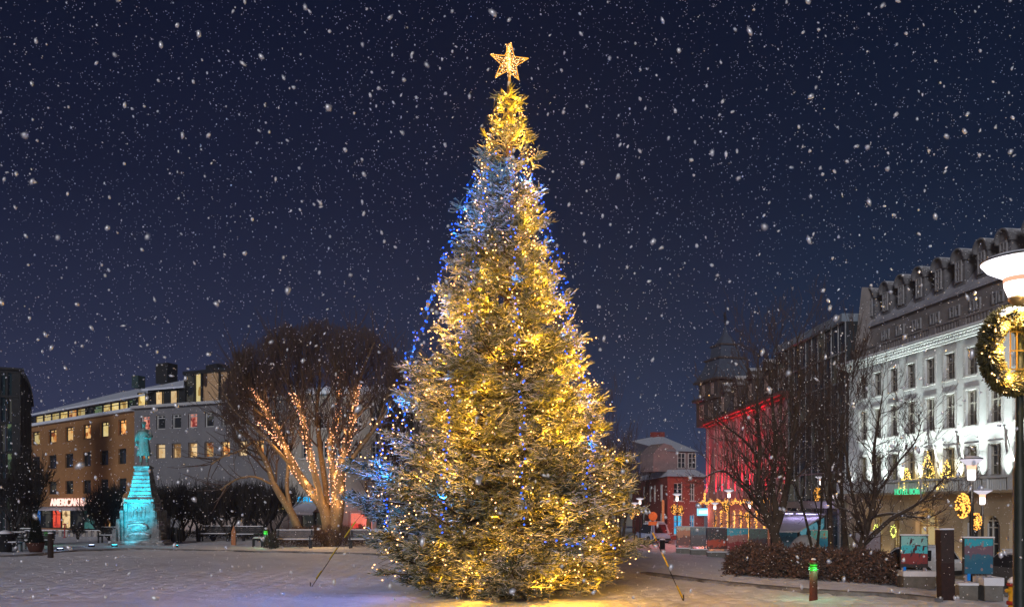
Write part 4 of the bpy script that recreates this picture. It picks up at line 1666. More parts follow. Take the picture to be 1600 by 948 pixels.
for i, u in enumerate([U(p, 1.9) for p in (1369, 1393, 1418, 1446, 1477, 1509, 1545, 1580)] + [U(1580, 1.9) + sp * 1.08 * k for k in range(1, 4)]):
    d = MB()
    w = 0.42
    zb2 = z0m + 0.35
    poly = [(-w, 0), (-w, 1.45)] + [(w * math.cos(PI - PI * k / 10), 1.45 + w * 1.1 * math.sin(PI * k / 10)) for k in range(1, 10)] + [(w, 1.45), (w, 0)]
    d.prism(poly, 0.0, 2.2)
    hood = MB()
    ro = [((w + .1) * math.cos(PI - PI * k / 12), 1.45 + (w + .1) * 1.1 * math.sin(PI * k / 12)) for k in range(13)]
    ri = [(x * 0.86, 1.45 + (z - 1.45) * 0.86) for x, z in ro]
    for k in range(12):
        hood.prism([ro[k], ro[k + 1], ri[k + 1], ri[k]], -0.22, 2.1)
    hood.box(-w - .1, -w - .002, -0.16, 0.35, 1.3, 1.45)
    hood.box(w + .002, w + .1, -0.16, 0.35, 1.3, 1.45)
    do = d.build('dormer', DORM, root, loc=(u, 1.55, zb2))
    hood.build('hood', DORM, do)
    f, p, s, cache = win_meshes(0.5, 1.15, 'C')
    fo = link('dormer_window', f.mesh('frame', pm('grey_frame', (0.30, 0.30, 0.31), None, 4, 0.6)), do, (0, -0.09, 0.2))
    link('pane', p.mesh('pane', GLASS), fo)
# floodlights on the balcony, one between each pair of windows
mids = [(a + b) / 2 for a, b in zip(ucols[:-1], ucols[1:])]
for i, u in enumerate(mids[:10]):
    spot('floodlight', (u, -0.34, ZB + 0.2), (u, 0.0, ZB + 3.4), (0.90, 1.0, 0.95), 560, 50, 0.9, 0.06, root)
    spot('floodlight', (u, -1.0, ZB + 0.9), (u, 0.0, ZB + 8.0), (0.90, 1.0, 0.95), 800, 75, 0.9, 0.06, root)
    MB().box(u - 0.08, u + 0.08, -0.46, -0.34, ZB + 0.01, ZB + 0.14).build('floodlight_housing', BLACKM, root)
spot('floodlight', (0.3, -0.42, ZB + 0.22), (0.3, 0.0, ZB + 4.2), (0.95, 1.0, 0.98), 130, 90, 0.8, 0.06, root)
for px in (1388, 1428, 1497, 1575):
    u = U(px, -0.15)
    spot('wall_washer', (u, -0.40, 0.22), (u, -0.15, 3.0), (1.0, 0.80, 0.5), 90, 85, 0.8, 0.04, root)
    MB().box(u - 0.07, u + 0.07, -0.46, -0.34, 0.1, 0.2).build('washer_housing', BLACKM, root)
point('entrance_glow', (U(1452), -0.6, 2.9), (1.0, 0.58, 0.18), 30, 0.2, root)
point('entrance_glow', (U(1365), -1.2, 2.6), (1.0, 0.66, 0.28), 22, 0.2, root)
# green sign
SG = em('green_neon', (0.10, 1.0, 0.45), 0.9)
u0, u1 = U(1399, -0.8), U(1441, -0.8)
t = text_mesh('HÓTEL BORG', 0.46, 0.02, SG, root, 'sign_lettering', (u0, -0.85, Z(1420, 772, -0.8)), bold=0.0)
bpy.context.view_layer.update()
t.scale = ((u1 - u0) / max(.1, t.dimensions.x), 1, 1)
# flagpoles
for px0, py0, px1, py1 in ((1448, 655, 1470, 742), (1494, 674, 1508, 726), (1569, 664, 1588, 735), (1436, 742, 1424, 690)):
    a = Vector((U(px1, -0.5), -0.5, Z(px1, py1, -0.5)))
    b = Vector((U(px0, -2.2), -2.2, Z(px0, py0, -2.2)))
    m = MB()
    m.tube([a, b], [0.035, 0.022], 6)
    m.blob(tuple(b), 0.06, 6, 4)
    fp = m.build('flagpole', WFRAME, root)
    fl = MB()
    n_ = 8
    for k in range(n_):
        q0, q1 = k / n_, (k + 1) / n_
        fl.quad((b.x - 0.03 + 0.02 * math.sin(q0 * 9), b.y + 0.1 * q0, b.z - 0.1 - 1.2 * q0), (b.x - 0.03 + 0.02 * math.sin(q1 * 9), b.y + .1 * q1, b.z - 0.1 - 1.2 * q1),
                (b.x + 0.05 + 0.03 * math.cos(q1 * 7), b.y + .12, b.z - 0.2 - 1.0 * q1), (b.x + 0.05 + 0.03 * math.cos(q0 * 7), b.y + .12, b.z - 0.2 - 1.0 * q0))
    fl.build('furled_flag', pm('furled_flag', (0.45, 0.43, 0.38), (0.2, 0.2, 0.22), 4, 0.9), fp, fix=False)
HOTEL, HU, HZ, HB = root, U, Z, ZB

# ---- black glass office house
A, B = Vector((20.5, 64.0, 0)), Vector((21.15, 52.75, 0))
root, LG, U, Z = facade('glass_office_building', A, B, GZ, 'tall black glass office building between the red house and the white hotel', 'building')
HG = 13.9 - GZ
MB().box(-0.2, LG, 0.06, 10, 0, HG).build('wall', pm('office_glass', (0.045, 0.055, 0.065), (0.02, 0.025, 0.03), 0.5, 0.15, spec=0.6), root)
m = MB()
ncol = 11
for k in range(ncol + 1):
    q = LG * k / ncol
    m.box(q - 0.03, q + 0.03, -0.05, 0.02, 4.0, HG)
for k in range(7):
    z = 4.0 + (HG - 4.0) * k / 6
    m.box(-0.2, LG, -0.09, -0.052, z - 0.05, z + 0.05)
m.build('frame', pm('grey_mullion', (0.30, 0.31, 0.32), None, 3, 0.5), root)
for k in range(ncol):
    for j in range(6):
        if (k * 5 + j * 3) % 7 == 1 or j == 0:
            z = 4.0 + (HG - 4.0) * j / 6
            MB().box(LG * k / ncol + 0.04, LG * (k + 1) / ncol - 0.04, 0.02, 0.05, z + 0.06, z + (HG - 4) / 6 - 0.06).build('pane', R_DIM, root)
MB().box(-0.3, LG, -0.25, 10, HG + 0.002, HG + 0.5).build('parapet', pm('blue_grey_coping', (0.20, 0.25, 0.30), (0.16, 0.20, 0.25), 1, 0.7), root)
m = MB()
m.box(-0.2, LG, -0.7, 0.05, 3.55, 3.99)
m.build('fascia', STUCCO_PALE, root)
for k in range(0, ncol, 2):
    MB().box(LG * k / ncol, LG * k / ncol + 0.25, -0.05, 0.05, 0, 3.5).build('pier', ATTIC, root)

# ---- red floodlit house with the corner tower
A, B = Vector((20.0, 85.0, 0)), Vector((20.4, 61.5, 0))
root, LR, U, Z = facade('corner_house', A, B, GZ, 'ornate old corner house floodlit red, with a domed tower and golden light garlands', 'building')
EZ = 10.7 - GZ
holes, wins = [], []
wc = [U(p) for p in (1117, 1126, 1136, 1146, 1157, 1168, 1180, 1193, 1207, 1219)]
for u in wc:
    for za, zb_ in ((3.3, 5.4), (5.9, 7.9), (8.4, 10.0)):
        holes.append((u - .42, u + .42, za - GZ, zb_ - GZ))
        wins.append((u, za - GZ, .84, zb_ - za))
for u in wc:
    holes.append((u - .5, u + .5, 0.2, 1.9 - GZ, True))
hw = holes_wall(LR, 0, EZ, holes)
# narrow left front that faces the square
hw.quad((0, 0, 0), (-2.6, 1.2, 0), (-2.6, 1.2, EZ), (0, 0, EZ))
hw.build('wall', PINKSTONE, root)
for (u, z, w, h) in wins:
    window(root, u, z, w, h, 'C', GLASS if rnd.random() < .8 else R_DIM, pm('tan_sash', (0.28, 0.2, 0.17), None, 4, 0.6), None)
for u in wc:
    MB().box(-.5, .5, 0, 0.03, 0, 1.7 - GZ).build('arched_window', R_CREAM if rnd.random() < .5 else R_DIM, root, loc=(u, 0.2, 0.2))
m = MB()
pil = [0.15] + [(a + b) / 2 for a, b in zip(wc[:-1], wc[1:])] + [LR - 0.2]
for u in pil:
    m.box(u - .2, u + .2, -0.16, -0.002, 2.9 - GZ, EZ - 0.5)
    m.box(u - .26, u + .26, -0.2, -0.002, EZ - 0.5, EZ - 0.25)
m.box(-2.7, -2.3, 1.0, 1.19, 2.9 - GZ, EZ - .4)
m.build('pilasters', PINKSTONE, root)
m = MB()
m.box(-0.3, LR + .1, -0.55, 0.1, EZ - 0.25, EZ)
m.box(-0.3, LR + .1, -0.30, 0.1, EZ - 0.5, EZ - 0.252)
m.box(-3.3, 0.0, -0.55, 1.6, EZ - 0.25, EZ, rz=-0.43, piv=(0, 0))
m.build('cornice', pm('red_cornice', (0.22, 0.07, 0.06), (0.15, 0.05, 0.045), 2, 0.8), root)
MB().box(-0.2, LR, -0.5, -0.0, 2.45 - GZ, 2.65 - GZ).build('belt_ledge', PINKSTONE, root)
# side windows of the narrow front
for z0 in (3.2, 5.7, 8.2):
    f, p, s, c = win_meshes(1.0, 2.0, 'G')
    o = link('window', f.mesh('window_frame', DKFRAME), root, (-1.3, 0.48, z0 - GZ))
    o.rotation_euler = (0, 0, -math.atan2(1.2, 2.6))
    link('pane', p.mesh('pane', GLASS), o)
mr_ = MB()
mr_.quad((-0.2, 0.1, EZ), (LR, 0.1, EZ), (LR, 1.6, 14.3 - GZ), (-0.2, 1.6, 14.3 - GZ))
mr_.quad((-0.2, 1.6, 14.3 - GZ), (LR, 1.6, 14.3 - GZ), (LR, 8, 15.0 - GZ), (-0.2, 8, 15.0 - GZ))
mr_.quad((LR, 0.1, EZ), (LR, 12, EZ), (LR, 8, 15.0 - GZ), (LR, 1.6, 14.3 - GZ))
DKROOF = pm('dark_old_roof', (0.085, 0.07, 0.068), (0.05, 0.042, 0.042), 2, 0.8, 0.2, snow=0.6, snow_lo=0.4)
mr_.build('mansard_roof', DKROOF, root)
for i, u in enumerate(wc[1::2] + [U(1214)]):
    d = MB()
    big = (i == 4)
    hh = 2.3
    d.box(-0.6, 0.6, -0.05, 1.4, 0, hh)
    d.prism([(-0.8, hh), (0.8, hh), (0.5, hh + 0.7), (0, hh + 1.0), (-0.5, hh + 0.7)], -0.2, 1.6)
    do = d.build('dormer', DKROOF, root, loc=(u, 0.3, EZ + .05))
    f, p, s, c = win_meshes(0.7, 1.4, 'C')
    o = link('dormer_window', f.mesh('frame', pm('tan_sash', (0.28, 0.2, 0.17))), do, (0, -0.12, 0.5))
    link('pane', p.mesh('pane', GLASS), o)
# tower
tc_ = (-0.8, 2.0)
tw = MB()
tw.frustum(tc_, 2.15, 2.15, EZ - .3, 13.0 - GZ, 0, 0.25)
tw.frustum(tc_, 2.5, 2.5, 13.0 - GZ, 13.3 - GZ, 0, 0.25)
tw.frustum(tc_, 1.95, 1.95, 13.3 - GZ, 14.9 - GZ, 0, 0.25)
tw.frustum(tc_, 2.4, 2.4, 14.9 - GZ, 15.1 - GZ, 0, 0.25)
tow = tw.build('tower', DKROOF, root)
dm = MB()
pf = [(2.35, 15.1), (2.1, 15.5), (1.8, 16.0), (1.55, 16.6), (1.42, 17.15)]
for (r0, z0), (r1, z1) in zip(pf[:-1], pf[1:]):
    dm.frustum(tc_, r0, r1, z0 - GZ, z1 - GZ, 0, 0.25)
dm.frustum(tc_, 1.6, 1.6, 17.15 - GZ, 17.32 - GZ, 1, 0.25)
dm.frustum(tc_, 1.15, 1.0, 17.32 - GZ, 18.6 - GZ, 0, 0.25)
dm.frustum(tc_, 1.15, 1.15, 18.6 - GZ, 18.75 - GZ, 1, 0.25)
dm.frustum(tc_, 0.85, 0.25, 18.75 - GZ, 19.8 - GZ, 0, 0.25)
dm.frustum(tc_, 0.25, 0.04, 19.8 - GZ, 20.8 - GZ, 0, 0.25)
dm.build('dome', [pm('dome_snow', (0.075, 0.10, 0.14), (0.05, 0.065, 0.10), 1.5, 0.8, 0.1), DKROOF], tow)
wv = MB()
wv.tube([(tc_[0], tc_[1], 20.7 - GZ), (tc_[0], tc_[1], 22.2 - GZ)], 0.06, 6)
wv.box(tc_[0] - 0.6, tc_[0] + 0.6, tc_[1] - .03, tc_[1] + .03, 21.4 - GZ, 21.5 - GZ)
wv.box(tc_[0] - 0.5, tc_[0] - 0.1, tc_[1] - .04, tc_[1] + .04, 21.7 - GZ, 22.1 - GZ)
wv.build('weathervane', BLACKM, tow)
for (zz_, wdh, hh) in ((EZ + 0.5, 0.8, 1.4), (13.5 - GZ, 0.5, 1.2)):
    for s in (-1, 1):
        for face in (0, 1):
            f, p, s_, c = win_meshes(wdh, hh, 'C')
            if face == 0:
                lx, ly, rr = s * 0.95, -2.2 if hh > 1.3 else -2.0, 0.0
            else:
                lx, ly, rr = -2.2 if hh > 1.3 else -2.0, s * 0.95, -PI / 2
            ca, sa = math.cos(0.25), math.sin(0.25)
            o = link('tower_window', f.mesh('frame', pm('tan_sash', (0.28, 0.2, 0.17))), tow, (tc_[0] + lx * ca - ly * sa, tc_[1] + lx * sa + ly * ca, zz_))
            o.rotation_euler = (0, 0, 0.25 + rr)
            link('pane', p.mesh('pane', GLASS), o)
# red floods at the pilasters
RED = (1.0, 0.02, 0.06)
for i, u in enumerate(pil):
    e = (300, 160, 200, 160, 110, 300, 430, 380, 200, 110, 60)[min(i, 10)]
    spot('red_flood_and_fill', (u, -0.55, 2.75 - GZ), (u, -0.05, 7.5 - GZ), RED, e * 30, 40, 0.9, 0.08, root)
spot('red_flood_and_fill', (-2.6, 0.4, 2.6 - GZ), (-2.5, 1.1, 7.5 - GZ), RED, 150, 60, 0.9, 0.08, root)
point('red_flood_and_fill', (LR * 0.45, -4.5, 5.0), (1, .10, .13), 420, 0.4, root)  # added red fill in mid air evens out the front, no fixture here
# garlands
G = []
for k in range(420):
    u = rnd.uniform(-1.2, LR - 1)
    G.append((u, -0.62 + rnd.gauss(0, .04), 2.55 - GZ + rnd.gauss(0, .10) + 0.12 * math.sin(u * 2.2)))
for k in range(70):
    G.append((rnd.gauss(1.6, .2), -0.7, 2.7 - GZ + abs(rnd.gauss(0, .55))))
o = link('ledge_garland', balls_mesh('ledge_garland', G, 0.034, BULB_G), root)
o['kind'] = 'stuff'
for u in [(a + b) / 2 for a, b in zip(wc[:-1], wc[1:])][:8]:
    G = []
    for k in range(95):
        G.append((u + rnd.gauss(0, .13), -0.25 + rnd.gauss(0, .05), 0.9 + rnd.uniform(0, 2.4)))
    link('column_garland', balls_mesh('column_garland', G, 0.030, BULB_G), root)
for u in (2, 6, 10, 14, 18):
    point('garland_glow', (u, -1.2, 2.0), (1.0, 0.5, 0.15), 28, 0.2, root)

# ---- brick house at the street corner
A, B = W(1043, 790, 90), W(1100, 790, 92)
root, LB_, U, Z = facade('brick_house', A, B, -1.45, 'old red brick house with a snowy mansard roof and blue lit windows down the street', 'building')
zE = 5.4 + 1.45
holes = []
w1 = [(1060, 14), (1082, 8)]
for px, w in w1:
    ua, ub = U(px - w / 2), U(px + w / 2)
    holes += [(ua, ub, 2.75 + 1.45, 4.7 + 1.45), (ua, ub, -0.9 + 1.45, 1.2 + 1.45)]
hw = holes_wall(LB_, 0, zE, holes)
# the flank that runs back up the side street
back = W(988, 790, 113) - A
inv = Matrix.Rotation(-root.rotation_euler.z, 3, 'Z')
bk = inv @ Vector((back.x, back.y, 0))
hw.quad((bk.x, bk.y, 0), (0, 0, 0), (0, 0, zE), (bk.x, bk.y, zE))
hw.build('wall', BRICKRED, root)
for i, h in enumerate(holes):
    window(root, (h[0] + h[1]) / 2, h[2], h[1] - h[0], h[3] - h[2], 'G', R_BLUE if i % 2 else R_DIM, WFRAME, WFRAME)
ang = math.atan2(-bk.y, -bk.x)
for t, w in ((0.13, .7), (0.30, .5), (0.42, .5), (0.60, .6)):
    for z, h, m in ((2.7 + 1.45, 1.9, GLASS), (-0.8 + 1.45, 2.2, R_BLUE if t < .35 else R_DIM)):
        f, p, s, c = win_meshes(w, h, 'C')
        nrm = Vector((math.sin(ang), -math.cos(ang), 0))
        o = link('window', f.mesh('window_frame', WFRAME), root, Vector((bk.x * t, bk.y * t, z)) + nrm * 0.06)
        o.rotation_euler = (0, 0, ang)
        link('pane', p.mesh('pane', m), o)
ze2 = zE
rm = MB()
hip = [(bk.x * 1.0, bk.y * 1.0), (0, 0), (LB_, 0)]


def off(p, d):
    return (p[0] + d * 0.6, p[1] + d)


o0, o1, o2 = (bk.x - .3, bk.y - .2), (-.4, -.5), (LB_ + .3, -.5)
i0_, i1_, i2_ = (bk.x + 2.2, bk.y + 1.2), (1.3, 1.8), (LB_, 1.6)
for (a, b, c, d) in ((o0, o1, i1_, i0_), (o1, o2, i2_, i1_)):
    rm.quad((a[0], a[1], ze2), (b[0], b[1], ze2), (c[0], c[1], ze2 + 0.9), (d[0], d[1], ze2 + 0.9))
rm.quad((i0_[0], i0_[1], ze2 + .9), (i1_[0], i1_[1], ze2 + .9), (i1_[0], i1_[1], ze2 + 2.9), (i0_[0], i0_[1], ze2 + 2.9), 1)
rm.quad((i1_[0], i1_[1], ze2 + .9), (i2_[0], i2_[1], ze2 + .9), (i2_[0], i2_[1], ze2 + 2.9), (i1_[0], i1_[1], ze2 + 2.9), 1)
rx, ry = LB_ * 0.9, 9.0
rm.quad((i1_[0] - .5, i1_[1] - .5, ze2 + 2.85), (i2_[0] + .2, i2_[1] - .5, ze2 + 2.85), (rx + .9, ry, ze2 + 5.3), (rx - 3.2, ry, ze2 + 4.5))
rm.quad((i0_[0] - .5, i0_[1] - .5, ze2 + 2.85), (i1_[0] - .5, i1_[1] - .5, ze2 + 2.85), (rx - 3.2, ry, ze2 + 4.5), (bk.x + 6, bk.y + 6, ze2 + 3.9))
roof = rm.build('roof', [ROOFSNOW, pm('attic_shingle', (0.26, 0.20, 0.20), (0.19, 0.15, 0.15), 2, 0.85)], root)
gb = MB()
gb.prism([(-2.0, 0), (1.2, 0), (1.2, 2.2), (0.4, 2.9), (-0.6, 3.1), (-1.4, 2.6), (-2.0, 1.9)], -0.1, 2.5)
gbo = gb.build('gable', pm('attic_shingle', (0.26, 0.20, 0.20)), root, loc=(1.2, 1.6, ze2 + .6))
for u in (2.9, 4.35):
    f, p, s, c = win_meshes(1.05, 1.7, 'G')
    o = link('window', f.mesh('frame', WFRAME), root, (u, 1.5, ze2 + 1.0))
    link('pane', p.mesh('pane', GLASS), o)
for px in (1022, 1032.5):
    q = W(px, 790, 100) - A
    ql = inv @ Vector((q.x, q.y, 0))
    MB().box(ql.x - .33, ql.x + .33, ql.y - .33, ql.y + .33, ze2 + 2.2, 12.5).build('chimney', pm('chimney_brick', (0.30, 0.06, 0.05), (0.2, 0.04, 0.035), 3, 0.9), roof)
m = MB().box(U(1029.5), U(1033), -0.6, -0.5, 0.7, 4.3)
m.build('hanging_banner', pm('ochre_banner', (0.6, 0.33, 0.14), None, 3, 0.8), root)
o = MB().box(-0.9, 0.9, -0.05, 0.05, 0, 0.8).build('lit_sign', em('sign_blue_white', (0.25, 0.65, 0.95), 1.6), root, loc=(U(1092), -0.9, 1.15 + 1.45))
MB().box(-0.72, 0.72, -0.075, -0.055, 0.22, 0.58).build('sign_face', em('sign_face', (0.9, 0.95, 1.0), 1.3), o)
point('window_glow', (U(1075), -1.5, 1.6), (0.1, 0.5, 1.0), 22, 0.3, root)
point('street_glow', (U(1050), -5, 3.0), (1.0, 0.25, 0.18), 420, 0.5, root)

# ---- far houses that close the side street
for (pa, pb, d, h, lab) in ((930, 964, 128, 9.5, 'dim far house seen just right of the giant spruce'), (962, 992, 138, 7.5, 'low far house at the end of the side street')):
    A, B = W(pa, 790, d), W(pb, 790, d + 2)
    root, Lq, U, Z = facade('far_house', A, B, -1.2, lab, 'building')
    holes = []
    for i in range(3):
        for z in (1.2, 4.0, 6.5)[:2 if h < 8 else 3]:
            holes.append((Lq * (i + .3) / 3, Lq * (i + .75) / 3, z, z + 1.5))
    holes_wall(Lq, 0, h, holes).build('wall', STUCCO_PALE, root)
    for hh in holes:
        window(root, (hh[0] + hh[1]) / 2, hh[2], hh[1] - hh[0], 1.5, 'C', R_DIM if rnd.random() < .6 else R_CREAM, WFRAME, None)
    r_ = MB()
    r_.prism([(0 - .3, h), (Lq + .3, h), (Lq / 2, h + 2.2)], -0.3, 8)
    r_.build('roof', ROOFSNOW, root)
# ------------------------------------------------------------------ bare trees
BARKD = pm('dark_bark', (0.075, 0.052, 0.036), (0.035, 0.025, 0.018), 5, 0.9, 0.5, snow=0.75, snow_lo=0.62)
BARKL = pm('pale_bark', (0.26, 0.18, 0.10), (0.15, 0.10, 0.055), 4, 0.85, 0.5, snow=0.5, snow_lo=0.7)
TWIG = pm('dark_twig', (0.090, 0.058, 0.046), (0.050, 0.033, 0.027), 5, 0.9, snow=0.55, snow_lo=0.72)
TWIGB = pm('black_twig', (0.030, 0.024, 0.021), (0.018, 0.015, 0.014), 5, 0.9, snow=0.35, snow_lo=0.75)
BROWNLEAF = pm('brown_leaf', (0.20, 0.105, 0.070), (0.07, 0.038, 0.028), 7, 0.8, snow=0.55, snow_lo=0.75)


class Grow:
    def __init__(s, seed):
        s.r = random.Random(seed)
        s.lev = {}

    def add(s, lv, P, R):
        s.lev.setdefault(lv, []).append((P, R))

    def rv(s):
        r = s.r
        return Vector((r.gauss(0, 1), r.gauss(0, 1), r.gauss(0, 1))).normalized()

    def branch(s, p, d, L, r, lv, mx, up=0.12, spread=0.6, kids=4, ratio=0.62, wig=0.16, rmin=0.008, t0=0.3, box=None):
        n = 5
        P, R = [p.copy()], [r]
        q, dd = p.copy(), d.normalized()
        for i in range(n - 1):
            dd = (dd + s.rv() * wig + Vector((0, 0, up))).normalized()
            q = q + dd * (L / (n - 1))
            P.append(q.copy())
            R.append(max(rmin, r * (1 - 0.62 * (i + 1) / (n - 1))))
        s.add(lv, [tuple(v) for v in P], R)
        if lv >= mx:
            return
        nk = kids if isinstance(kids, int) else kids[min(lv, len(kids) - 1)]
        for k in range(nk):
            t = 1.0 if k == 0 else t0 + (1 - t0) * (k - 0.5 * s.r.random()) / nk
            f = t * (n - 1)
            i = min(int(f), n - 2)
            b = Vector(P[i]).lerp(Vector(P[i + 1]), f - i)
            tan = (Vector(P[i + 1]) - Vector(P[i])).normalized()
            ax = tan.cross(s.rv()).normalized()
            a = spread * s.r.uniform(0.55, 1.25) * (0.5 if k == 0 else 1)
            nd = Matrix.Rotation(a, 3, ax) @ tan
            if box is not None and not box(b + nd * L * ratio * 0.8):
                continue
            rr = max(rmin, R[i] * s.r.uniform(0.5, 0.68))
            s.branch(b, nd, L * ratio * s.r.uniform(0.75, 1.2), rr, lv + 1, mx, up, spread, kids, ratio, wig, rmin, t0, box)

    def meshes(s, split=1):
        """(thick part, fine part) as verts/quads"""
        out = []
        for sel in (lambda l: l <= split, lambda l: l > split):
            parts = []
            for lv, items in s.lev.items():
                if not sel(lv):
                    continue
                by = {}
                for P, R in items:
                    by.setdefault(len(P), []).append((P, R))
                for k, it in by.items():
                    parts.append(tubes(np.array([i[0] for i in it]), np.array([i[1] for i in it]), 8 if lv <= 0 else (5 if lv <= split else 3)))
            out.append(join(parts) if parts else None)
        return out


def bare_tree(name, base, label, build, group=None, bark=None, twig=None, split=1, seed=1, cat='tree', loc_z=0.0):
    g = Grow(seed)
    build(g)
    root = thing(name, base, label, cat, group=group)
    a, b = g.meshes(split)
    if a:
        link('trunk', np_mesh('trunk', *a, bark or BARKD, True), root)
    if b:
        link('crown', np_mesh('crown', *b, twig or TWIG), root)
    return root, g


def limb(g, pts, r0, r1, lv=0, n=7):
    """a hand-placed limb through given points; returns samples (pos, tangent, radius)"""
    pts = [Vector(p) for p in pts]
    S = []
    for a in range(len(pts) - 1):
        p0, p1, p2, p3 = pts[max(a - 1, 0)], pts[a], pts[a + 1], pts[min(a + 2, len(pts) - 1)]
        for k in range(4):
            t = k / 4
            S.append(0.5 * ((2 * p1) + (p2 - p0) * t + (2 * p0 - 5 * p1 + 4 * p2 - p3) * t * t + (-p0 + 3 * p1 - 3 * p2 + p3) * t ** 3))
    S.append(pts[-1])
    R = [r0 + (r1 - r0) * i / (len(S) - 1) for i in range(len(S))]
    g.add(lv, [tuple(p) for p in S], R)
    return S, R


# the big multi-stemmed tree with lights round its limbs
TB_ = GP(515, 853)
dB = TB_.y


def rel(px, py, dd=0.0, d0=None, base=None):
    p = W(px, py, (d0 or dB) + dd)
    return p - (base or TB_)


LIMBS = [
    [(515, 856, 0), (508, 800, 0), (488, 770, 0), (462, 735, -.2), (445, 700, -.4), (425, 655, -.6), (405, 625, -.8), (385, 600, -1), (370, 560, -1)],
    [(510, 815, 0), (498, 765, -.3), (488, 725, -.5), (480, 690, -.6), (472, 650, -.8), (455, 610, -1), (440, 560, -1.2), (430, 530, -1.2)],
    [(520, 850, 0), (530, 790, -.3), (532, 740, -.5), (540, 700, -.6), (552, 655, -.8), (556, 620, -.9), (566, 580, -1), (585, 535, -1)],
    [(518, 830, .1), (523, 780, 0), (520, 730, 0), (515, 690, 0), (528, 650, .2), (530, 600, .3), (545, 550, .4), (548, 520, .4)],
    [(516, 840, .3), (510, 770, .4), (500, 700, .8), (495, 640, 1.0), (500, 590, 1.2), (497, 540, 1.2)],
    [(470, 835, .4), (455, 800, .3), (430, 760, .2), (415, 720, 0), (395, 690, -.3), (370, 670, -.4), (345, 650, -.5)],
    [(455, 800, .3), (448, 760, .3), (450, 720, .5), (438, 680, .6), (420, 640, .8), (400, 590, .9)],
    [(560, 700, .5), (590, 660, .6), (605, 620, .8), (615, 580, 1), (610, 545, 1)],
    [(425, 655, -.6), (400, 640, -.2), (380, 610, 0), (372, 575, .4)],
    [(462, 735, -.2), (430, 700, -1.2), (395, 665, -1.8), (365, 640, -2), (352, 615, -2)],
    [(480, 690, -.6), (470, 640, 1.4), (465, 590, 1.8), (470, 545, 2)],
    [(532, 740, -.5), (570, 690, -1.2), (600, 650, -1.5), (618, 610, -1.5)],
    [(395, 690, -.3), (372, 705, -1), (350, 712, -1.2), (330, 725, -1.4)],
    [(430, 760, .2), (400, 745, -.8), (370, 748, -1.2), (345, 765, -1.4)],
]


def in_dome(p):
    q = p + TB_
    px = 800 + q.x / q.y * FPX
    py = HY - (q.z - CZ) / q.y * FPX
    a = abs((px - 498) / 152.0)
    b = abs((py - 645) / 140.0) if py < 645 else abs((py - 645) / 150.0)
    wob = 1 + .06 * math.sin(px * .09) + .05 * math.sin(px * .31 + 1)
    return a ** 2.3 + b ** 2.3 < wob and abs(q.y - dB) < 5.5


def big(g):
    for i, lm in enumerate(LIMBS):
        pts = [rel(*q) for q in lm]
        r0 = (0.34, 0.20, 0.34, 0.24, 0.2, 0.24, 0.13, 0.10, .09, .10, .10, .12, .06, .06)[i]
        S, R = limb(g, pts, r0, 0.045)
        n = len(S)
        for k in range(int(n * 0.34), n):
            for _ in range(2 if k > n * .55 else 1):
                tan = (S[min(k + 1, n - 1)] - S[k - 1]).normalized()
                ax = tan.cross(g.rv()).normalized()
                nd = Matrix.Rotation(g.r.uniform(0.25, 0.95), 3, ax) @ tan
                nd.z = nd.z * .7 + 0.15
                g.branch(S[k], nd, g.r.uniform(1.2, 2.0) * (1.2 if k > n * .5 else 1.0), max(0.03, R[k] * .5), 1, 4, up=0.12, spread=0.60, kids=(4, 5, 4, 2), ratio=0.64, rmin=0.0112, wig=0.20, box=in_dome)


root_big, g_big = bare_tree('bare_tree', TB_, 'great bare tree with many limbs wrapped in warm lights behind the park benches', big, bark=BARKL, seed=3, split=0)


def wrapped(pts, name_lab, n, lo, hi, rr0, rr1, mat=BULB_P, group='light strings wrapped round the great bare tree', d0=None):
    pts = [W(px, py, dB + dd) for px, py, dd in pts]
    S = []
    for a, b in zip(pts[:-1], pts[1:]):
        for k in range(10):
            S.append(a.lerp(b, k / 10))
    S.append(pts[-1])
    i0, i1 = int(lo * len(S)), int(hi * len(S))
    cable, bulbs = [], []
    for k in range(n):
        t = i0 + (i1 - i0 - 1) * k / n
        i = int(t)
        p = S[i].lerp(S[min(i + 1, len(S) - 1)], t - i)
        a = k * 1.3
        r = rr0 + (rr1 - rr0) * (k / n)
        q = p + Vector((r * math.cos(a) * rnd.uniform(.8, 1.25), r * math.sin(a), rnd.gauss(0, .05)))
        cable.append(q)
        bulbs.append(q + Vector((rnd.gauss(0, .015), -0.01, rnd.gauss(0, .03))))
    st = string_lights('string_lights', name_lab, group, [cable], bulbs, mat, 0.027)
    for k in range(8, n, 26):
        q = bulbs[k] + Vector((rnd.uniform(-.2, .2), -0.28, 0))
        point('string_glow', q - st.location, (1.0, 0.55, 0.2), 16, 0.08, st)
    return st


wrapped(LIMBS[0], 'light string wrapped round the long limb that leans to the left', 190, .20, .86, .30, .10)
wrapped(LIMBS[1], 'light string wrapped round the inner left limb of the great bare tree', 130, .25, .72, .22, .12)
wrapped(LIMBS[2], 'light string wrapped round the thick right limb of the great bare tree', 240, .14, .80, .36, .10)
wrapped(LIMBS[3], 'light string wrapped round the limb just left of the thick right one', 170, .12, .78, .28, .10)
wrapped([(402, 660, -1), (418, 672, -1), (432, 690, -1), (445, 700, -1)], 'short light string on the small branch at the far left of the great tree', 40, 0, 1, .06, .05)
for (px, py, dd, e) in ((500, 815, -1.6, 18), (470, 760, -1.5, 12), (425, 740, -1.4, 12), (535, 760, -1.5, 22), (440, 800, -1.2, 12), (580, 800, -1.4, 14)):
    point('string_glow', W(px, py, dB + dd) - root_big.location, (1.0, 0.58, 0.2), e, 0.1, root_big)

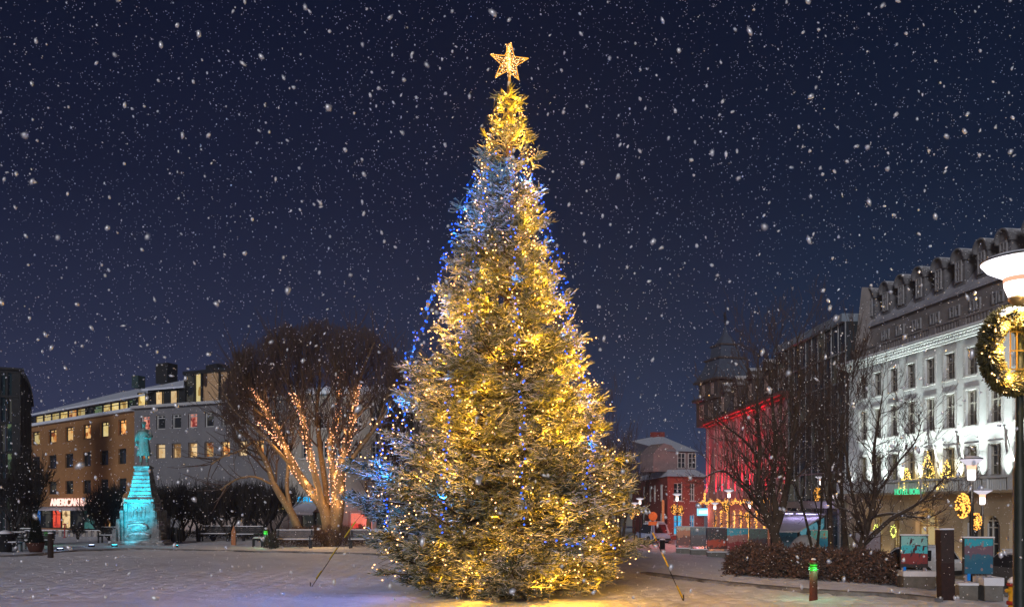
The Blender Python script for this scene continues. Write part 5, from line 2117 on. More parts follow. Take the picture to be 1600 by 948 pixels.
# trees behind it
def mk_simple(px, py, label, h_px, w_px, seed, stems, levels=4, kids=(3, 4, 4, 3), name='bare_tree', group=None, bark=None, twig=None, rmin=0.01, spread=0.5, up=0.18, d=None, r0=None, ratio=.62, first=0.42, wig=0.14, split=1, stem_tilt=0.22):
    base = GP(px, py) if d is None else GX(px, d)
    ppm = FPX / base.y
    H, Wd = h_px / ppm, w_px / ppm

    def f(g):
        for i in range(stems):
            a = 2 * PI * i / max(1, stems) + g.r.uniform(-.5, .5)
            tilt = 0.0 if stems == 1 else stem_tilt
            dr = Vector((math.cos(a) * tilt * Wd / H * 1.6, math.sin(a) * tilt * Wd / H * 1.6, 1)).normalized()
            g.branch(Vector((0, 0, -0.05)), dr, H * first, (r0 or H * 0.018), 0, levels, up=up, spread=spread, kids=kids, ratio=ratio, rmin=rmin, t0=0.45, wig=wig)
    return bare_tree(name, base, label, f, group, bark, twig, split=split, seed=seed)


mk_simple(632, 850, 'tall bare tree behind the left flank of the giant spruce', 315, 110, 41, 3, levels=5, kids=(4, 4, 4, 3, 3), d=52, r0=.2, spread=.45, first=.4)
mk_simple(600, 850, 'bare tree with a pale stem between the great tree and the giant spruce', 290, 80, 47, 2, levels=5, kids=(3, 4, 4, 3, 3), d=54, r0=.16, spread=.42, first=.4)
# pale forked trunk just left of the spruce
bF = GP(578, 846)


def forked(g):
    for pts, r in (([(578, 848, 0), (576, 820, 0), (580, 795, 0), (590, 770, 0), (600, 740, .3)], .2), ([(577, 815, 0), (583, 800, -.1), (598, 785, -.2), (612, 760, -.2)], .12), ([(579, 798, 0), (574, 778, 0), (570, 740, .2)], .10)):
        S, R = limb(g, [rel(a, b, c, bF.y, bF) for a, b, c in pts], r, .05)
        for k in range(len(S) // 2, len(S)):
            g.branch(S[k], g.rv() * .6 + Vector((0, 0, 1)), 1.0, .03, 1, 3, kids=3)


rt, _ = bare_tree('bare_tree', bF, 'pale forked trunk lit gold right beside the left edge of the giant spruce', forked, bark=BARKL, seed=9, split=0)
point('string_glow', Vector((0.3, -1.6, 1.0)), (1.0, 0.65, 0.25), 14, 0.1, rt)

# pollarded row in front of the grey house: short wavy stems, dense clipped heads
POLL = [(171, 0), (184, 1), (262, 2), (286, 3), (309, 4), (333, 5), (357, 6), (381, 7), (404, 8), (427, 9)]
plab = ['first clipped dark tree left of the statue, behind its bench', 'clipped dark tree touching the left side of the statue', 'clipped dark tree just right of the statue', 'second clipped dark tree right of the statue', 'third clipped dark tree right of the statue', 'fourth clipped dark tree right of the statue',
        'fifth clipped dark tree right of the statue', 'sixth clipped dark tree right of the statue', 'clipped dark tree behind the bench with the green bollard', 'last clipped dark tree of the row, beside the lit leaning trunk']
for (px, k), lb in zip(POLL, plab):
    base = GX(px, 53 + rnd.uniform(-.6, .6))

    def f(g, k=k):
        for i in range(5):
            a = g.r.uniform(0, 2 * PI)
            d0 = Vector((math.cos(a) * .42, math.sin(a) * .3, 1))
            n = 7
            P, R = [Vector((0, 0, -.05))], [.075]
            q, dd = P[0].copy(), d0.normalized()
            for j in range(n - 1):
                dd = (dd + g.rv() * .42 + Vector((0, 0, .15))).normalized()
                q = q + dd * .36
                P.append(q.copy())
                R.append(.075 - .006 * j)
            g.add(0, [tuple(v) for v in P], R)
            for j in range(22):
                t = P[g.r.choice((3, 4, 5, 6, 6))]
                a = g.r.uniform(0, 2 * PI)
                nd = Vector((math.cos(a) * .75, math.sin(a) * .75, g.r.uniform(.4, 1.6)))
                g.branch(t, nd, g.r.uniform(.7, 1.05), .02, 1, 3, up=.16, spread=.55, kids=(4, 5, 4), ratio=.66, rmin=.011, wig=.14)
    rt_, _ = bare_tree('pollarded_tree', base, lb, f, 'clipped dark trees in a row before the grey house', TWIGB, TWIGB, split=0, seed=100 + k)
    if k == 0:
        rt_.scale = (.68, .68, .82)

st_, _ = mk_simple(122, 841, 'small round bare tree under the glowing bar sign', 52, 44, 61, 4, levels=4, kids=(4, 5, 4, 3), bark=TWIGB, twig=TWIGB, r0=.07, spread=.7, up=.04, first=.36, name='small_tree', d=54)
st_.scale = (.75, .75, .62)
mk_simple(20, 852, 'black bare tree at the left edge in front of the glass building', 130, 90, 63, 5, levels=5, kids=(4, 4, 4, 3, 3), bark=TWIGB, twig=TWIGB, r0=.10, d=44, spread=.5, up=.1, first=.4)
mk_simple(46, 850, 'black bare tree beside the small blue sign', 150, 90, 65, 5, levels=5, kids=(4, 4, 4, 3, 3), bark=TWIGB, twig=TWIGB, r0=.10, d=47, spread=.5, up=.1, first=.42)

# right-hand trees
bR = GX(1218, 37)
RL = [[(1228, 893, 0), (1222, 868, 0), (1212, 840, 0), (1203, 815, 0), (1190, 790, -.2), (1185, 760, -.3), (1187, 700, -.4), (1183, 640, -.5), (1185, 560, -.5)],
      [(1208, 828, 0), (1213, 800, .1), (1207, 760, .2), (1212, 700, .3), (1206, 620, .4), (1200, 560, .4)],
      [(1210, 830, 0), (1220, 800, -.1), (1228, 770, -.2), (1235, 720, -.4), (1243, 660, -.5), (1250, 600, -.6), (1246, 530, -.6)],
      [(1190, 795, 0), (1170, 770, -.5), (1150, 750, -.8), (1128, 735, -1.2), (1100, 745, -1.5)],
      [(1187, 720, 0), (1165, 690, -.6), (1140, 670, -1), (1115, 650, -1.3)]]


def right_big(g):
    for i, lm in enumerate(RL):
        S, R = limb(g, [rel(a, b, c, bR.y, bR) for a, b, c in lm], (.27, .18, .21, .09, .07)[i], .026)
        n = len(S)
        for k in range(int(n * .3), n):
            for _ in range(2 if k > n * .4 and i < 3 else 1):
                tan = (S[min(k + 1, n - 1)] - S[k - 1]).normalized()
                ax = tan.cross(g.rv()).normalized()
                nd = Matrix.Rotation(g.r.uniform(.45, 1.15), 3, ax) @ tan
                g.branch(S[k], nd, g.r.uniform(.9, 1.7) * (1 if i < 3 else .7), max(.022, R[k] * .5), 1, 4, up=.12, spread=.6, kids=(4, 4, 2, 2), ratio=.64, rmin=.0085, wig=.16)


bare_tree('bare_tree', bR, 'tall bare tree rising from the low hedge in front of the red house', right_big, seed=13, split=0)

bS = GX(1343, 35)
RS = [[(1342, 908, 0), (1343, 888, 0), (1345, 860, 0), (1352, 830, 0), (1362, 800, -.1), (1368, 760, -.2), (1365, 710, -.3), (1372, 660, -.3), (1380, 610, -.3)],
      [(1349, 850, 0), (1372, 828, -.3), (1395, 808, -.5), (1420, 795, -.7), (1445, 778, -.9), (1470, 752, -1.1), (1490, 735, -1.2)],
      [(1360, 808, 0), (1390, 802, -.4), (1420, 806, -.6), (1450, 808, -.8), (1478, 795, -1)],
      [(1350, 838, 0), (1338, 800, .1), (1330, 760, .2), (1322, 710, .3), (1315, 650, .3)],
      [(1365, 780, 0), (1385, 750, -.2), (1405, 720, -.3), (1430, 690, -.4), (1440, 660, -.4)],
      [(1345, 820, 0), (1330, 800, -.3), (1305, 790, -.5), (1280, 770, -.7)]]


def spreading(g):
    for i, lm in enumerate(RS):
        S, R = limb(g, [rel(a, b, c, bS.y, bS) for a, b, c in lm], (.22, .12, .07, .11, .07, .06)[i], .018)
        n = len(S)
        for k in range(int(n * .3), n):
            for _ in range(2 if i in (0, 3, 4) else 1):
                tan = (S[min(k + 1, n - 1)] - S[k - 1]).normalized()
                ax = tan.cross(g.rv()).normalized()
                nd = Matrix.Rotation(g.r.uniform(.5, 1.2), 3, ax) @ tan
                g.branch(S[k], nd, g.r.uniform(.55, 1.15), max(.014, R[k] * .45), 1, 4, up=.08, spread=.7, kids=(4, 3, 3, 2), ratio=.64, rmin=.0065, wig=.2)


bare_tree('bare_tree', bS, 'low spreading bare tree whose branch reaches over the sidewalk before the hotel', spreading, seed=17, split=0)
mk_simple(1322, 872, 'slim snow streaked bare tree, leaning, left of the spreading one', 320, 90, 71, 1, d=37, levels=5, kids=(5, 4, 4, 3, 3), r0=.16, first=.55, spread=.5, up=.14, ratio=.56, rmin=.0085)
mk_simple(1302, 866, 'second slim bare tree close behind the leaning one', 345, 110, 73, 1, levels=5, kids=(5, 4, 4, 3, 3), r0=.15, d=39, first=.55, spread=.5, up=.14, ratio=.56, rmin=.0095)
mk_simple(1276, 862, 'bare tree in front of the black glass office building', 290, 120, 79, 2, levels=4, kids=(5, 4, 4, 3), r0=.10, d=46, first=.5, spread=.55, rmin=.010)
for px, d, h, w, sd, lb in ((972, 62, 185, 90, 81, 'thin bare tree right of the spruce with its crown against the sky'), (942, 78, 250, 110, 83, 'dim bare tree standing behind the right edge of the spruce'),
                            (1005, 100, 150, 80, 85, 'faint bare tree in front of the brick house chimneys'), (958, 96, 170, 80, 87, 'faint bare tree far down the side street')):
    mk_simple(px, 850, lb, h, w, sd, 2, levels=4, kids=(4, 4, 4, 4), d=d, r0=.13, first=.42, spread=.48, rmin=.012)

# ------------------------------------------------------------------ low hedges


def hedge(name, path, width, height, label, n, seed, mats, leaf=.035, group=None):
    rs = np.random.RandomState(seed)
    path = [Vector(p) for p in path]
    base = path[len(path) // 2]
    root = thing(name, base, label, 'hedge', group=group)
    t = rs.uniform(0, len(path) - 1.001, n)
    i = t.astype(int)
    f = t - i
    A = np.array([tuple(p) for p in path])
    C = A[i] * (1 - f)[:, None] + A[i + 1] * f[:, None]
    T = A[i + 1] - A[i]
    T = norm(T)
    side = np.stack([-T[:, 1], T[:, 0], 0 * T[:, 0]], -1)
    u = rs.uniform(-1, 1, n)
    v = rs.uniform(0, 1, n) ** .6
    endf = np.clip(np.minimum(t, len(path) - 1 - t) * 2.2, 0.25, 1) ** .5
    lump = 0.82 + 0.22 * np.sin(t * 5.3 + 1) * np.sin(t * 13.1)
    w = np.sqrt(np.clip(1 - v * v * .75, 0, 1)) * width / 2 * endf
    P0 = C + side * (u * w)[:, None]
    P0[:, 2] = gz_np(P0[:, 0], P0[:, 1]) + v * height * lump * endf
    D = norm(rs.normal(0, 1, (n, 3)) + np.array([0, 0, .7]) + side * (u * .8)[:, None])
    ln = rs.uniform(.10, .26, n)
    P = np.stack([P0, P0 + D * (ln * .5)[:, None] + rs.normal(0, .02, (n, 3)), P0 + D * ln[:, None]], 1)
    V, Q = tubes(P - np.array(base), np.full((n, 3), .007) * rs.uniform(.7, 1.4, (n, 1)), 3)
    link('stems', np_mesh('stems', V, Q, mats[0]), root)
    # leaves
    m = n * 2
    k = rs.randint(0, n, m)
    c = P0[k] + D[k] * (ln[k] * rs.uniform(.2, 1, m))[:, None] + rs.normal(0, .015, (m, 3))
    a = norm(rs.normal(0, 1, (m, 3)))
    b = norm(np.cross(a, norm(rs.normal(0, 1, (m, 3)))))
    s1 = leaf * rs.uniform(.6, 1.3, (m, 1))
    V = np.stack([c - a * s1, c + b * s1 * .45, c + a * s1, c - b * s1 * .45], 1).reshape(-1, 3) - np.array(base)
    Q = np.arange(m * 4).reshape(m, 4)
    link('foliage', np_mesh('foliage', V, Q, mats[1]), root)
    return root


hedge('hedge', [GP(px, py) for px, py in ((1142, 896), (1182, 899), (1225, 902), (1275, 905), (1325, 908), (1370, 911), (1408, 913))], 2.4, 1.0, 'long low leafless brown hedge around the foot of the bare trees', 17000, 3, [TWIG, BROWNLEAF], leaf=.055)
hedge('hedge', [GX(px, dd) for px, dd in ((440, 46), (470, 45.5), (500, 45.2), (530, 45.2), (560, 45.4), (590, 46))], 1.5, 1.1, 'brown hedge behind the park benches at the foot of the great tree', 6000, 4, [TWIG, BROWNLEAF])
hedge('shrub', [GX(421, 42.5), GX(431, 42.5)], 0.8, .95, 'small shrub lit green by the bollard lamp between two benches', 900, 5, [TWIG, pm('green_leaf', (0.10, 0.14, 0.08), (0.05, 0.08, 0.04), 9, .8)])
hedge('hedge', [GX(px, 56) for px in (210, 300, 380, 440)], 1.0, .55, 'dark low hedge under the clipped trees', 3500, 6, [TWIGB, TWIGB])

# ------------------------------------------------------------------ street furniture
BENCHW = pm('bench_wood', (0.16, 0.15, 0.16), (0.10, 0.095, 0.10), 3, 0.75, 0.2, snow=1.0, snow_lo=0.3)
BENCHD = pm('dark_bench_wood', (0.04, 0.038, 0.04), (0.025, 0.024, 0.026), 3, 0.75, 0.2, snow=1.0, snow_lo=0.3)


def bench(base, rz, L, label, wood, group='park benches along the path', h=1.0):
    root = thing('park_bench', base, label, 'bench', rz, group)
    m = MB()
    for k in range(4):
        y = -0.24 + k * 0.125
        m.box(-L / 2, L / 2, y, y + .10, .43 * h, .47 * h)
    m.build('seat', wood, root)
    m = MB()
    for k in range(4):
        z = .52 + k * .105
        y = .27 + k * .028
        m.box(-L / 2, L / 2, y, y + .03, z * h, (z + .09) * h)
    m.build('backrest', wood, root)
    for s in (-1, 1):
        m = MB()
        x0, x1 = s * (L / 2 - .10) - .035, s * (L / 2 - .10) + .035
        m.box(x0, x1, -.26, -.19, 0, .43 * h)
        m.box(x0, x1, .19, .27, 0, .43 * h)
        m.box(x0, x1, -.26, .27, .37 * h, .425 * h)
        m.box(x0, x1, .275, .40, .43 * h, .95 * h)
        m.box(x0, x1, -.27, .28, .63 * h, .67 * h)
        m.box(x0, x1, -.26, -.21, .47 * h, .63 * h)
        m.build('leg_frame', BLACKM, root)
    m = MB()
    m.box(-L / 2 + .02, L / 2 - .02, -.20, .20, .475 * h, .51 * h)
    m.build('seat_snow', SNOW, root)
    m = MB()
    m.box(-L / 2, L / 2, .345, .41, .935 * h, .975 * h)
    m.build('backrest_snow', SNOW, root)
    return root


def ppm(p):
    return FPX / p.y


for px, py, wpx, rz, lb, wd in ((459, 856, 58, 0.05, 'grey park bench in front of the great lit tree', BENCHW), (575, 856, 60, 0.0, 'grey park bench half hidden by the lowest left bough of the giant spruce', BENCHW),
                                (335, 845, 46, 0.0, 'dark park bench right of the statue, left one of the pair', BENCHD), (386, 846, 44, 0.0, 'dark park bench right of the statue, right one of the pair', BENCHD),
                                (171, 848, 34, 0.0, 'dark park bench partly hidden behind the left side of the statue', BENCHD)):
    b = GP(px, py)
    bench(b, rz, wpx / ppm(b), lb, wd)
b = GP(403, 853)
bench(b, -PI / 2 + .25, 1.5, 'park bench turned sideways beside the green lamp', BENCHD)
for px, py, wpx, rz, lb in ((58, 858, 46, 0.12, 'snowy dark bench behind the potted shrub at the left edge'), (10, 862, 44, .12, 'snowy dark bench cut by the left edge of the picture'), (36, 852, 40, .12, 'dark bench standing behind the front two at the left edge')):
    b = GP(px, py)
    bench(b, rz, wpx / ppm(b), lb, BENCHD)

# bollards
BOLR = pm('rusty_red_post', (0.14, 0.035, 0.022), (0.07, 0.02, 0.014), 4, 0.8, 0.3)
BOLK = pm('black_post', (0.03, 0.018, 0.014), (0.018, 0.011, 0.009), 4, 0.8, 0.3)
GRN = em('green_lamp', (0.06, 0.8, 0.03), 1.0)


def bollard(base, h, r, label, lamp=True, mat=BOLR, e=14, group='louvred lamp bollards'):
    root = thing('lamp_bollard' if lamp else 'wooden_post', base, label, 'bollard' if lamp else 'post', group=group if lamp else None)
    hl = h * .70 if lamp else h
    m = MB()
    m.lathe([(r * 1.05, -.1), (r * 1.05, .05), (r, .08), (r, hl)], n=16)
    m.build('post', mat, root, True)
    if lamp:
        for k in range(3):
            z = hl + k * h * .065
            m = MB()
            m.lathe([(r * .80, z + .005), (r * .80, z + h * .035)], n=16)
            m.build('light_ring', GRN, root, True)
            m = MB()
            m.lathe([(r * 1.15, z + h * .035), (r * 1.12, z + h * .045), (r * .8, z + h * .065)], n=16)
            m.build('louvre', pm('green_louvre', (.06, .25, .04), None, 4, .5), root, True)
        m = MB()
        m.lathe([(r, hl + h * .20), (r, hl + h * .24), (r * .7, hl + h * .28), (.01, hl + h * .30)], n=16)
        m.build('cap', mat, root, True)
        for a in (0, 2.1, 4.2):
            point('lamp_light', (r * 1.5 * math.sin(a), -r * 1.5 * math.cos(a), hl + .06), (0.22, 1.0, 0.55), e / 3, .04, root)
    m = MB()
    m.lathe([(r * .98, h + .0), (r * .9, h + .03), (r * .3, h + .055), (.01, h + .06)] if not lamp else [(r * .7, hl + h * .285), (r * .5, hl + h * .32), (.01, hl + h * .33)], n=14)
    m.build('snow_cap', SNOW, root, True)
    return root


b = GP(1271, 935)
bollard(b, 62 / ppm(b), .092, 'reddish bollard with a bright green louvred lamp in front of the hedge', e=13)
b = GP(415, 855)
bollard(b, 30 / ppm(b), .12, 'dark bollard with a green lamp beside the sideways bench', mat=BOLK, e=14)
b = GP(72, 852)
bollard(b, 24 / ppm(b), .12, 'dark bollard whose green lamp glows behind the post at the left edge', mat=BOLK, e=8)
b = GP(79, 870)
bollard(b, 37 / ppm(b), .115, 'plain black snow capped post at the left edge of the lawn', lamp=False, mat=BOLK)

# potted shrub, left
b = GP(56, 862)
r_ = thing('potted_shrub', b, 'dark clipped shrub in a round pot in front of the left benches', 'potted plant')
MB().lathe([(.26, 0), (.34, .2), (.40, .42), (.42, .46), (.36, .46)], n=20).build('pot', pm('clay_pot', (.07, .025, .015), (.04, .015, .01), 4, .8), r_, True)
rs = np.random.RandomState(8)
n = 2600
z = .42 + rs.uniform(0, 1, n) ** 1.3 * 1.15
rr_ = .30 * (1 - (z - .42) / 1.35) * np.sqrt(rs.uniform(.2, 1, n))
a = rs.uniform(0, 2 * PI, n)
P0 = np.stack([rr_ * np.cos(a), rr_ * np.sin(a), z], -1)
D = norm(np.stack([np.cos(a), np.sin(a), 0 * a + .8], -1) + rs.normal(0, .4, (n, 3)))
P = np.stack([P0, P0 + D * .05, P0 + D * .11], 1)
link('foliage', np_mesh('foliage', *tubes(P, np.full((n, 3), .012), 3), pm('black_green_leaf', (.014, .02, .012), None, 6, .8)), r_)
b = GP(8, 862)
r_ = thing('waste_bin', b, 'black waste bin with a snowy lid at the left edge', 'bin')
MB().lathe([(.28, 0), (.30, .1), (.30, .85), (.33, .87)], n=16).build('body', BLACKM, r_, True)
MB().lathe([(.34, .88), (.3, .95), (.12, 1.03), (.01, 1.05)], n=16).build('snow_cap', SNOW, r_, True)
b = GX(365, 47)
r_ = thing('wooden_marker', b, 'pointed orange brown marker board between the pair of dark benches', 'marker')
m = MB()
m.prism([(-.12, 0), (.12, 0), (.12, .75), (0, 1.1), (-.12, .75)], -.03, .03)
m.build('board', pm('orange_wood', (.42, .18, .08), (.3, .12, .05), 4, .8), r_)
m = MB()
m.box(-.14, -.122, -.04, .04, 0, .75)
m.box(.122, .14, -.04, .04, 0, .75)
m.build('edge_trim', BLACKM, r_)
b = GX(276, 49)
r_ = thing('waste_bin', b, 'dark slatted litter bin right of the statue foot', 'bin')
m = MB()
for k in range(10):
    a = k * PI / 5
    m.box(.3 * math.cos(a) - .05, .3 * math.cos(a) + .05, .3 * math.sin(a) - .02, .3 * math.sin(a) + .02, .05, .95, rz=a + PI / 2)
m.build('slats', BLACKM, r_)
MB().lathe([(.25, .05), (.25, .9)], n=12).build('liner', BLACKM, r_)

# the low white wall / planters under the bar sign
b = GX(92, 60)
r_ = thing('low_railing', b, 'low pale railing in front of the bar', 'railing')
m = MB()
for k in range(15):
    m.box(k * .42, k * .42 + .22, -.04, .04, 0, .42)
m.build('boards', pm('pale_board', (.45, .40, .35), (.3, .27, .24), 3, .8), r_)
m = MB()
m.box(0, 6.1, -.06, .06, .42, .46)
m.build('top_rail', SNOW, r_)
b = GX(101, 58)
r_ = thing('red_pole', b, 'thin red pole standing in front of the bar windows', 'pole')
m = MB()
m.tube([(0, 0, 0), (0, 0, 1.0)], .035, 8)
m.lathe([(.12, 0), (.12, .04)], n=12)
m.build('pole', pm('red_paint', (.45, .02, .03), None, 4, .5), r_)
m = MB()
m.box(-.12, .12, -.02, .02, .9, .96)
m.build('crossbar', pm('red_paint', (.45, .02, .03)), r_)

# ------------------------------------------------------------------ the monument
SB_ = GP(222, 849)
SB_.x += 0.1
mon = thing('monument', SB_, 'bronze man in a long coat standing on a tall stepped stone pedestal lit turquoise', 'statue')
GRAN = pm('monument_stone', (0.30, 0.30, 0.30), (0.07, 0.07, 0.07), 2.6, 0.85, 1.0, 7, snow=0.85, snow_lo=0.35)
BRZ = pm('bronze_patina', (0.16, 0.22, 0.20), (0.09, 0.13, 0.12), 5, 0.5, 0.2, snow=0.5, snow_lo=0.55)
RZ = 0.10
pd = MB()
pd.frustum((0, 0), 1.62, 1.62, -.1, .12, 0, RZ)
pd.frustum((0, 0), 1.48, 1.44, .12, .22, 0, RZ)
pd.build('steps', GRAN, mon)
lo = MB()
lo.frustum((0, 0), 1.02, .74, .22, 2.45, 0, RZ)
lo.frustum((0, 0), .82, .82, 2.45, 2.58, 0, RZ)
lo.frustum((0, 0), .70, .66, 2.58, 2.80, 0, RZ)
lo.build('base_block', GRAN, mon)
ca, sa = math.cos(RZ), math.sin(RZ)


def loc2(x, y):
    return (x * ca - y * sa, x * sa + y * ca)


# stepped buttresses on the corners
for sx_ in (-1, 1):
    for sy_ in (-1, 1):
        bt = MB()
        for k, (h, off_, w) in enumerate(((2.35, .72, .13), (1.95, .88, .12), (1.45, 1.03, .12), (.9, 1.17, .12))):
            c = loc2(sx_ * off_, sy_ * (off_ + .06))
            bt.frustum(c, w, w * .7, .22, h, 0, RZ)
            c = loc2(sx_ * (off_ + .06), sy_ * off_)
            bt.frustum(c, w * .9, w * .6, .22, h - .06, 0, RZ)
        bt.build('buttress', GRAN, mon)
sh = MB()
H0_, H1_, Z0_, Z1_ = .62, .36, 2.80, 4.40
n = 7
for k in range(n):
    a, b_ = k / n, (k + 1) / n
    ha, hb = H0_ + (H1_ - H0_) * a, H0_ + (H1_ - H0_) * b_
    za, zb_ = Z0_ + (Z1_ - Z0_) * a, Z0_ + (Z1_ - Z0_) * b_
    sh.frustum((0, 0), ha, hb + .01, za, zb_ - .035, 0, RZ)
    sh.frustum((0, 0), hb + .045, hb + .035, zb_ - .035, zb_, 0, RZ)
sh.frustum((0, 0), .44, .44, Z1_, Z1_ + .09, 0, RZ)
sh.build('shaft', GRAN, mon)
for face in (0, 1):
    rl_ = MB()      # relief panel with low figures
    rl_.box(-.5, .5, -.02, .02, 0, 1.0)
    for k in range(4):
        x = -.33 + k * .21 + rnd.uniform(-.03, .03)
        rl_.blob((x, -.05, .42), (.08, .05, .26), 8, 6)
        rl_.blob((x + .02, -.06, .75), (.055, .05, .07), 8, 6)
    rl_.box(-.54, .54, -.05, .03, 1.0, 1.06)
    rl_.box(-.54, .54, -.08, .03, -.08, 0)
    o = rl_.build('relief_panel', GRAN, mon, True)
    c = loc2(0, -.84) if face == 0 else loc2(.84, 0)
    o.location = (c[0], c[1], 1.30)
    o.rotation_euler = (-.12, 0, RZ + (0 if face == 0 else PI / 2))
    m = MB()
    m.blob((0, 0, 0), (.62, .12, .22), 12, 6, 0, .12)
    m.blob((.1, -.04, -.5), (.70, .12, .2), 12, 6, 0, .12)
    o = m.build('carved_garland', GRAN, mon, True)
    c = loc2(0, -.98) if face == 0 else loc2(.98, 0)
    o.location = (c[0], c[1], .98)
    o.rotation_euler = (0, 0, RZ + (0 if face == 0 else PI / 2))


def skin_figure(name, J, E, mat, parent, loc, rz=0.0, sub=2):
    me = bpy.data.meshes.new(name)
    me.from_pydata([j[0] for j in J], E, [])
    o = link(name, me, parent, loc, rz)
    md = o.modifiers.new('skin', 'SKIN')
    for i, j in enumerate(J):
        me.skin_vertices[0].data[i].radius = (j[1], j[2] if len(j) > 2 else j[1])
    me.skin_vertices[0].data[0].use_root = True
    s2 = o.modifiers.new('sub', 'SUBSURF')
    s2.levels = s2.render_levels = sub
    dg = bpy.context.evaluated_depsgraph_get()
    m2 = bpy.data.meshes.new_from_object(o.evaluated_get(dg))
    o.modifiers.clear()
    o.data = m2
    m2.materials.clear()
    m2.materials.append(mat)
    m2.polygons.foreach_set('use_smooth', [True] * len(m2.polygons))
    return o


s = 1.40        # heroic size
J = [((0, 0, .98), .155, .12), ((0, 0, 1.18), .15, .11), ((0, -.01, 1.38), .19, .13), ((0, 0, 1.50), .13, .10), ((0, -.01, 1.58), .058, .058), ((0, -.02, 1.66), .075, .085), ((0, -.02, 1.76), .085, .10), ((0, -.01, 1.84), .06, .07),
     ((-.20, 0, 1.46), .075), ((-.27, .02, 1.24), .058), ((-.28, -.06, 1.02), .046), ((-.26, -.10, .93), .040),
     ((.20, 0, 1.46), .075), ((.29, -.03, 1.25), .058), ((.22, -.26, 1.16), .046), ((.12, -.34, 1.20), .040),
     ((-.09, 0, .90), .10), ((-.10, 0, .52), .075), ((-.11, .01, .10), .052), ((-.12, -.13, .04), .045),
     ((.09, 0, .90), .10), ((.11, -.03, .52), .075), ((.13, 0, .10), .052), ((.16, -.13, .04), .045)]
E = [(0, 1), (1, 2), (2, 3), (3, 4), (4, 5), (5, 6), (6, 7), (3, 8), (8, 9), (9, 10), (10, 11), (3, 12), (12, 13), (13, 14), (14, 15), (0, 16), (16, 17), (17, 18), (18, 19), (0, 20), (20, 21), (21, 22), (22, 23)]
J = [(tuple(c * s for c in j[0]),) + tuple(r * s for r in j[1:]) for j in J]
fig = skin_figure('figure', J, E, BRZ, mon, (0, 0, Z1_ + .10), 0.30)
ct = MB()       # long open coat
prof = [(.27, .44), (.245, .62), (.215, .85), (.185, 1.02), (.20, 1.22), (.225, 1.38), (.17, 1.50), (.085, 1.56)]
i0 = 0
nn = 28
for (r, z) in prof:
    for j in range(nn):
        a = 2 * PI * j / nn
        fold = 1 + (.07 * math.sin(a * 7) * max(0, (1.1 - z)))
        ct.v.append((r * s * 1.08 * math.cos(a) * fold, r * s * .80 * math.sin(a) * fold, z * s))
for k in range(len(prof) - 1):
    for j in range(nn):
        q = k * nn
        ct.f.append((q + j, q + (j + 1) % nn, q + nn + (j + 1) % nn, q + nn + j))
        ct.m.append(0)
ct.build('coat', BRZ, fig, True)
for sgn, pts in ((-1, [(-.20, 0, 1.46), (-.27, .02, 1.24), (-.28, -.06, 1.04)]), (1, [(.20, 0, 1.46), (.29, -.03, 1.25), (.23, -.24, 1.165)])):
    m = MB()
    m.tube([tuple(c * s for c in p) for p in pts], [.085 * s, .075 * s, .062 * s], 12)
    m.build('sleeve', BRZ, fig, True)
m = MB()
m.blob((0, .015 * s, 1.80 * s), (.098 * s, .105 * s, .085 * s), 12, 8, 0, .05)
m.build('hair', BRZ, fig, True)
m = MB()
m.blob((0, -.125 * s, 1.725 * s), (.016 * s, .028 * s, .03 * s), 6, 4)
m.blob((-.035 * s, -.10 * s, 1.755 * s), (.018 * s, .015 * s, .012 * s), 6, 4)
m.blob((.035 * s, -.10 * s, 1.755 * s), (.018 * s, .015 * s, .012 * s), 6, 4)
m.build('face_features', BRZ, fig, True)
for (hx, hy, hz, dx, dy, dz) in ((-.26, -.10, .90, 0, -.2, -1), (.11, -.35, 1.21, -1, -.25, .15)):
    m = MB()
    d = Vector((dx, dy, dz)).normalized()
    sd_ = d.cross(Vector((0, 1, 0.2))).normalized()
    h0 = Vector((hx, hy, hz)) * s
    m.blob(tuple(h0), (.05 * s, .04 * s, .05 * s), 8, 5)
    for k in range(4):
        b0 = h0 + sd_ * (k - 1.5) * .024 * s + d * .03 * s
        l = (.07, .08, .078, .06)[k] * s
        m.tube([b0, b0 + d * l * .5, b0 + (d + Vector((0, .5, 0))).normalized() * l], [.012 * s, .011 * s, .008 * s], 5)
    m.tube([h0 + sd_ * .035 * s, h0 + sd_ * .07 * s + d * .02 * s, h0 + sd_ * .075 * s + d * .06 * s], [.013 * s, .012 * s, .009 * s], 5)
    m.build('hand', BRZ, fig, True)
pl = MB().frustum((0, 0), .34, .32, Z1_ + .09, Z1_ + .16, 0, RZ)
pl.build('bronze_plinth', BRZ, mon)
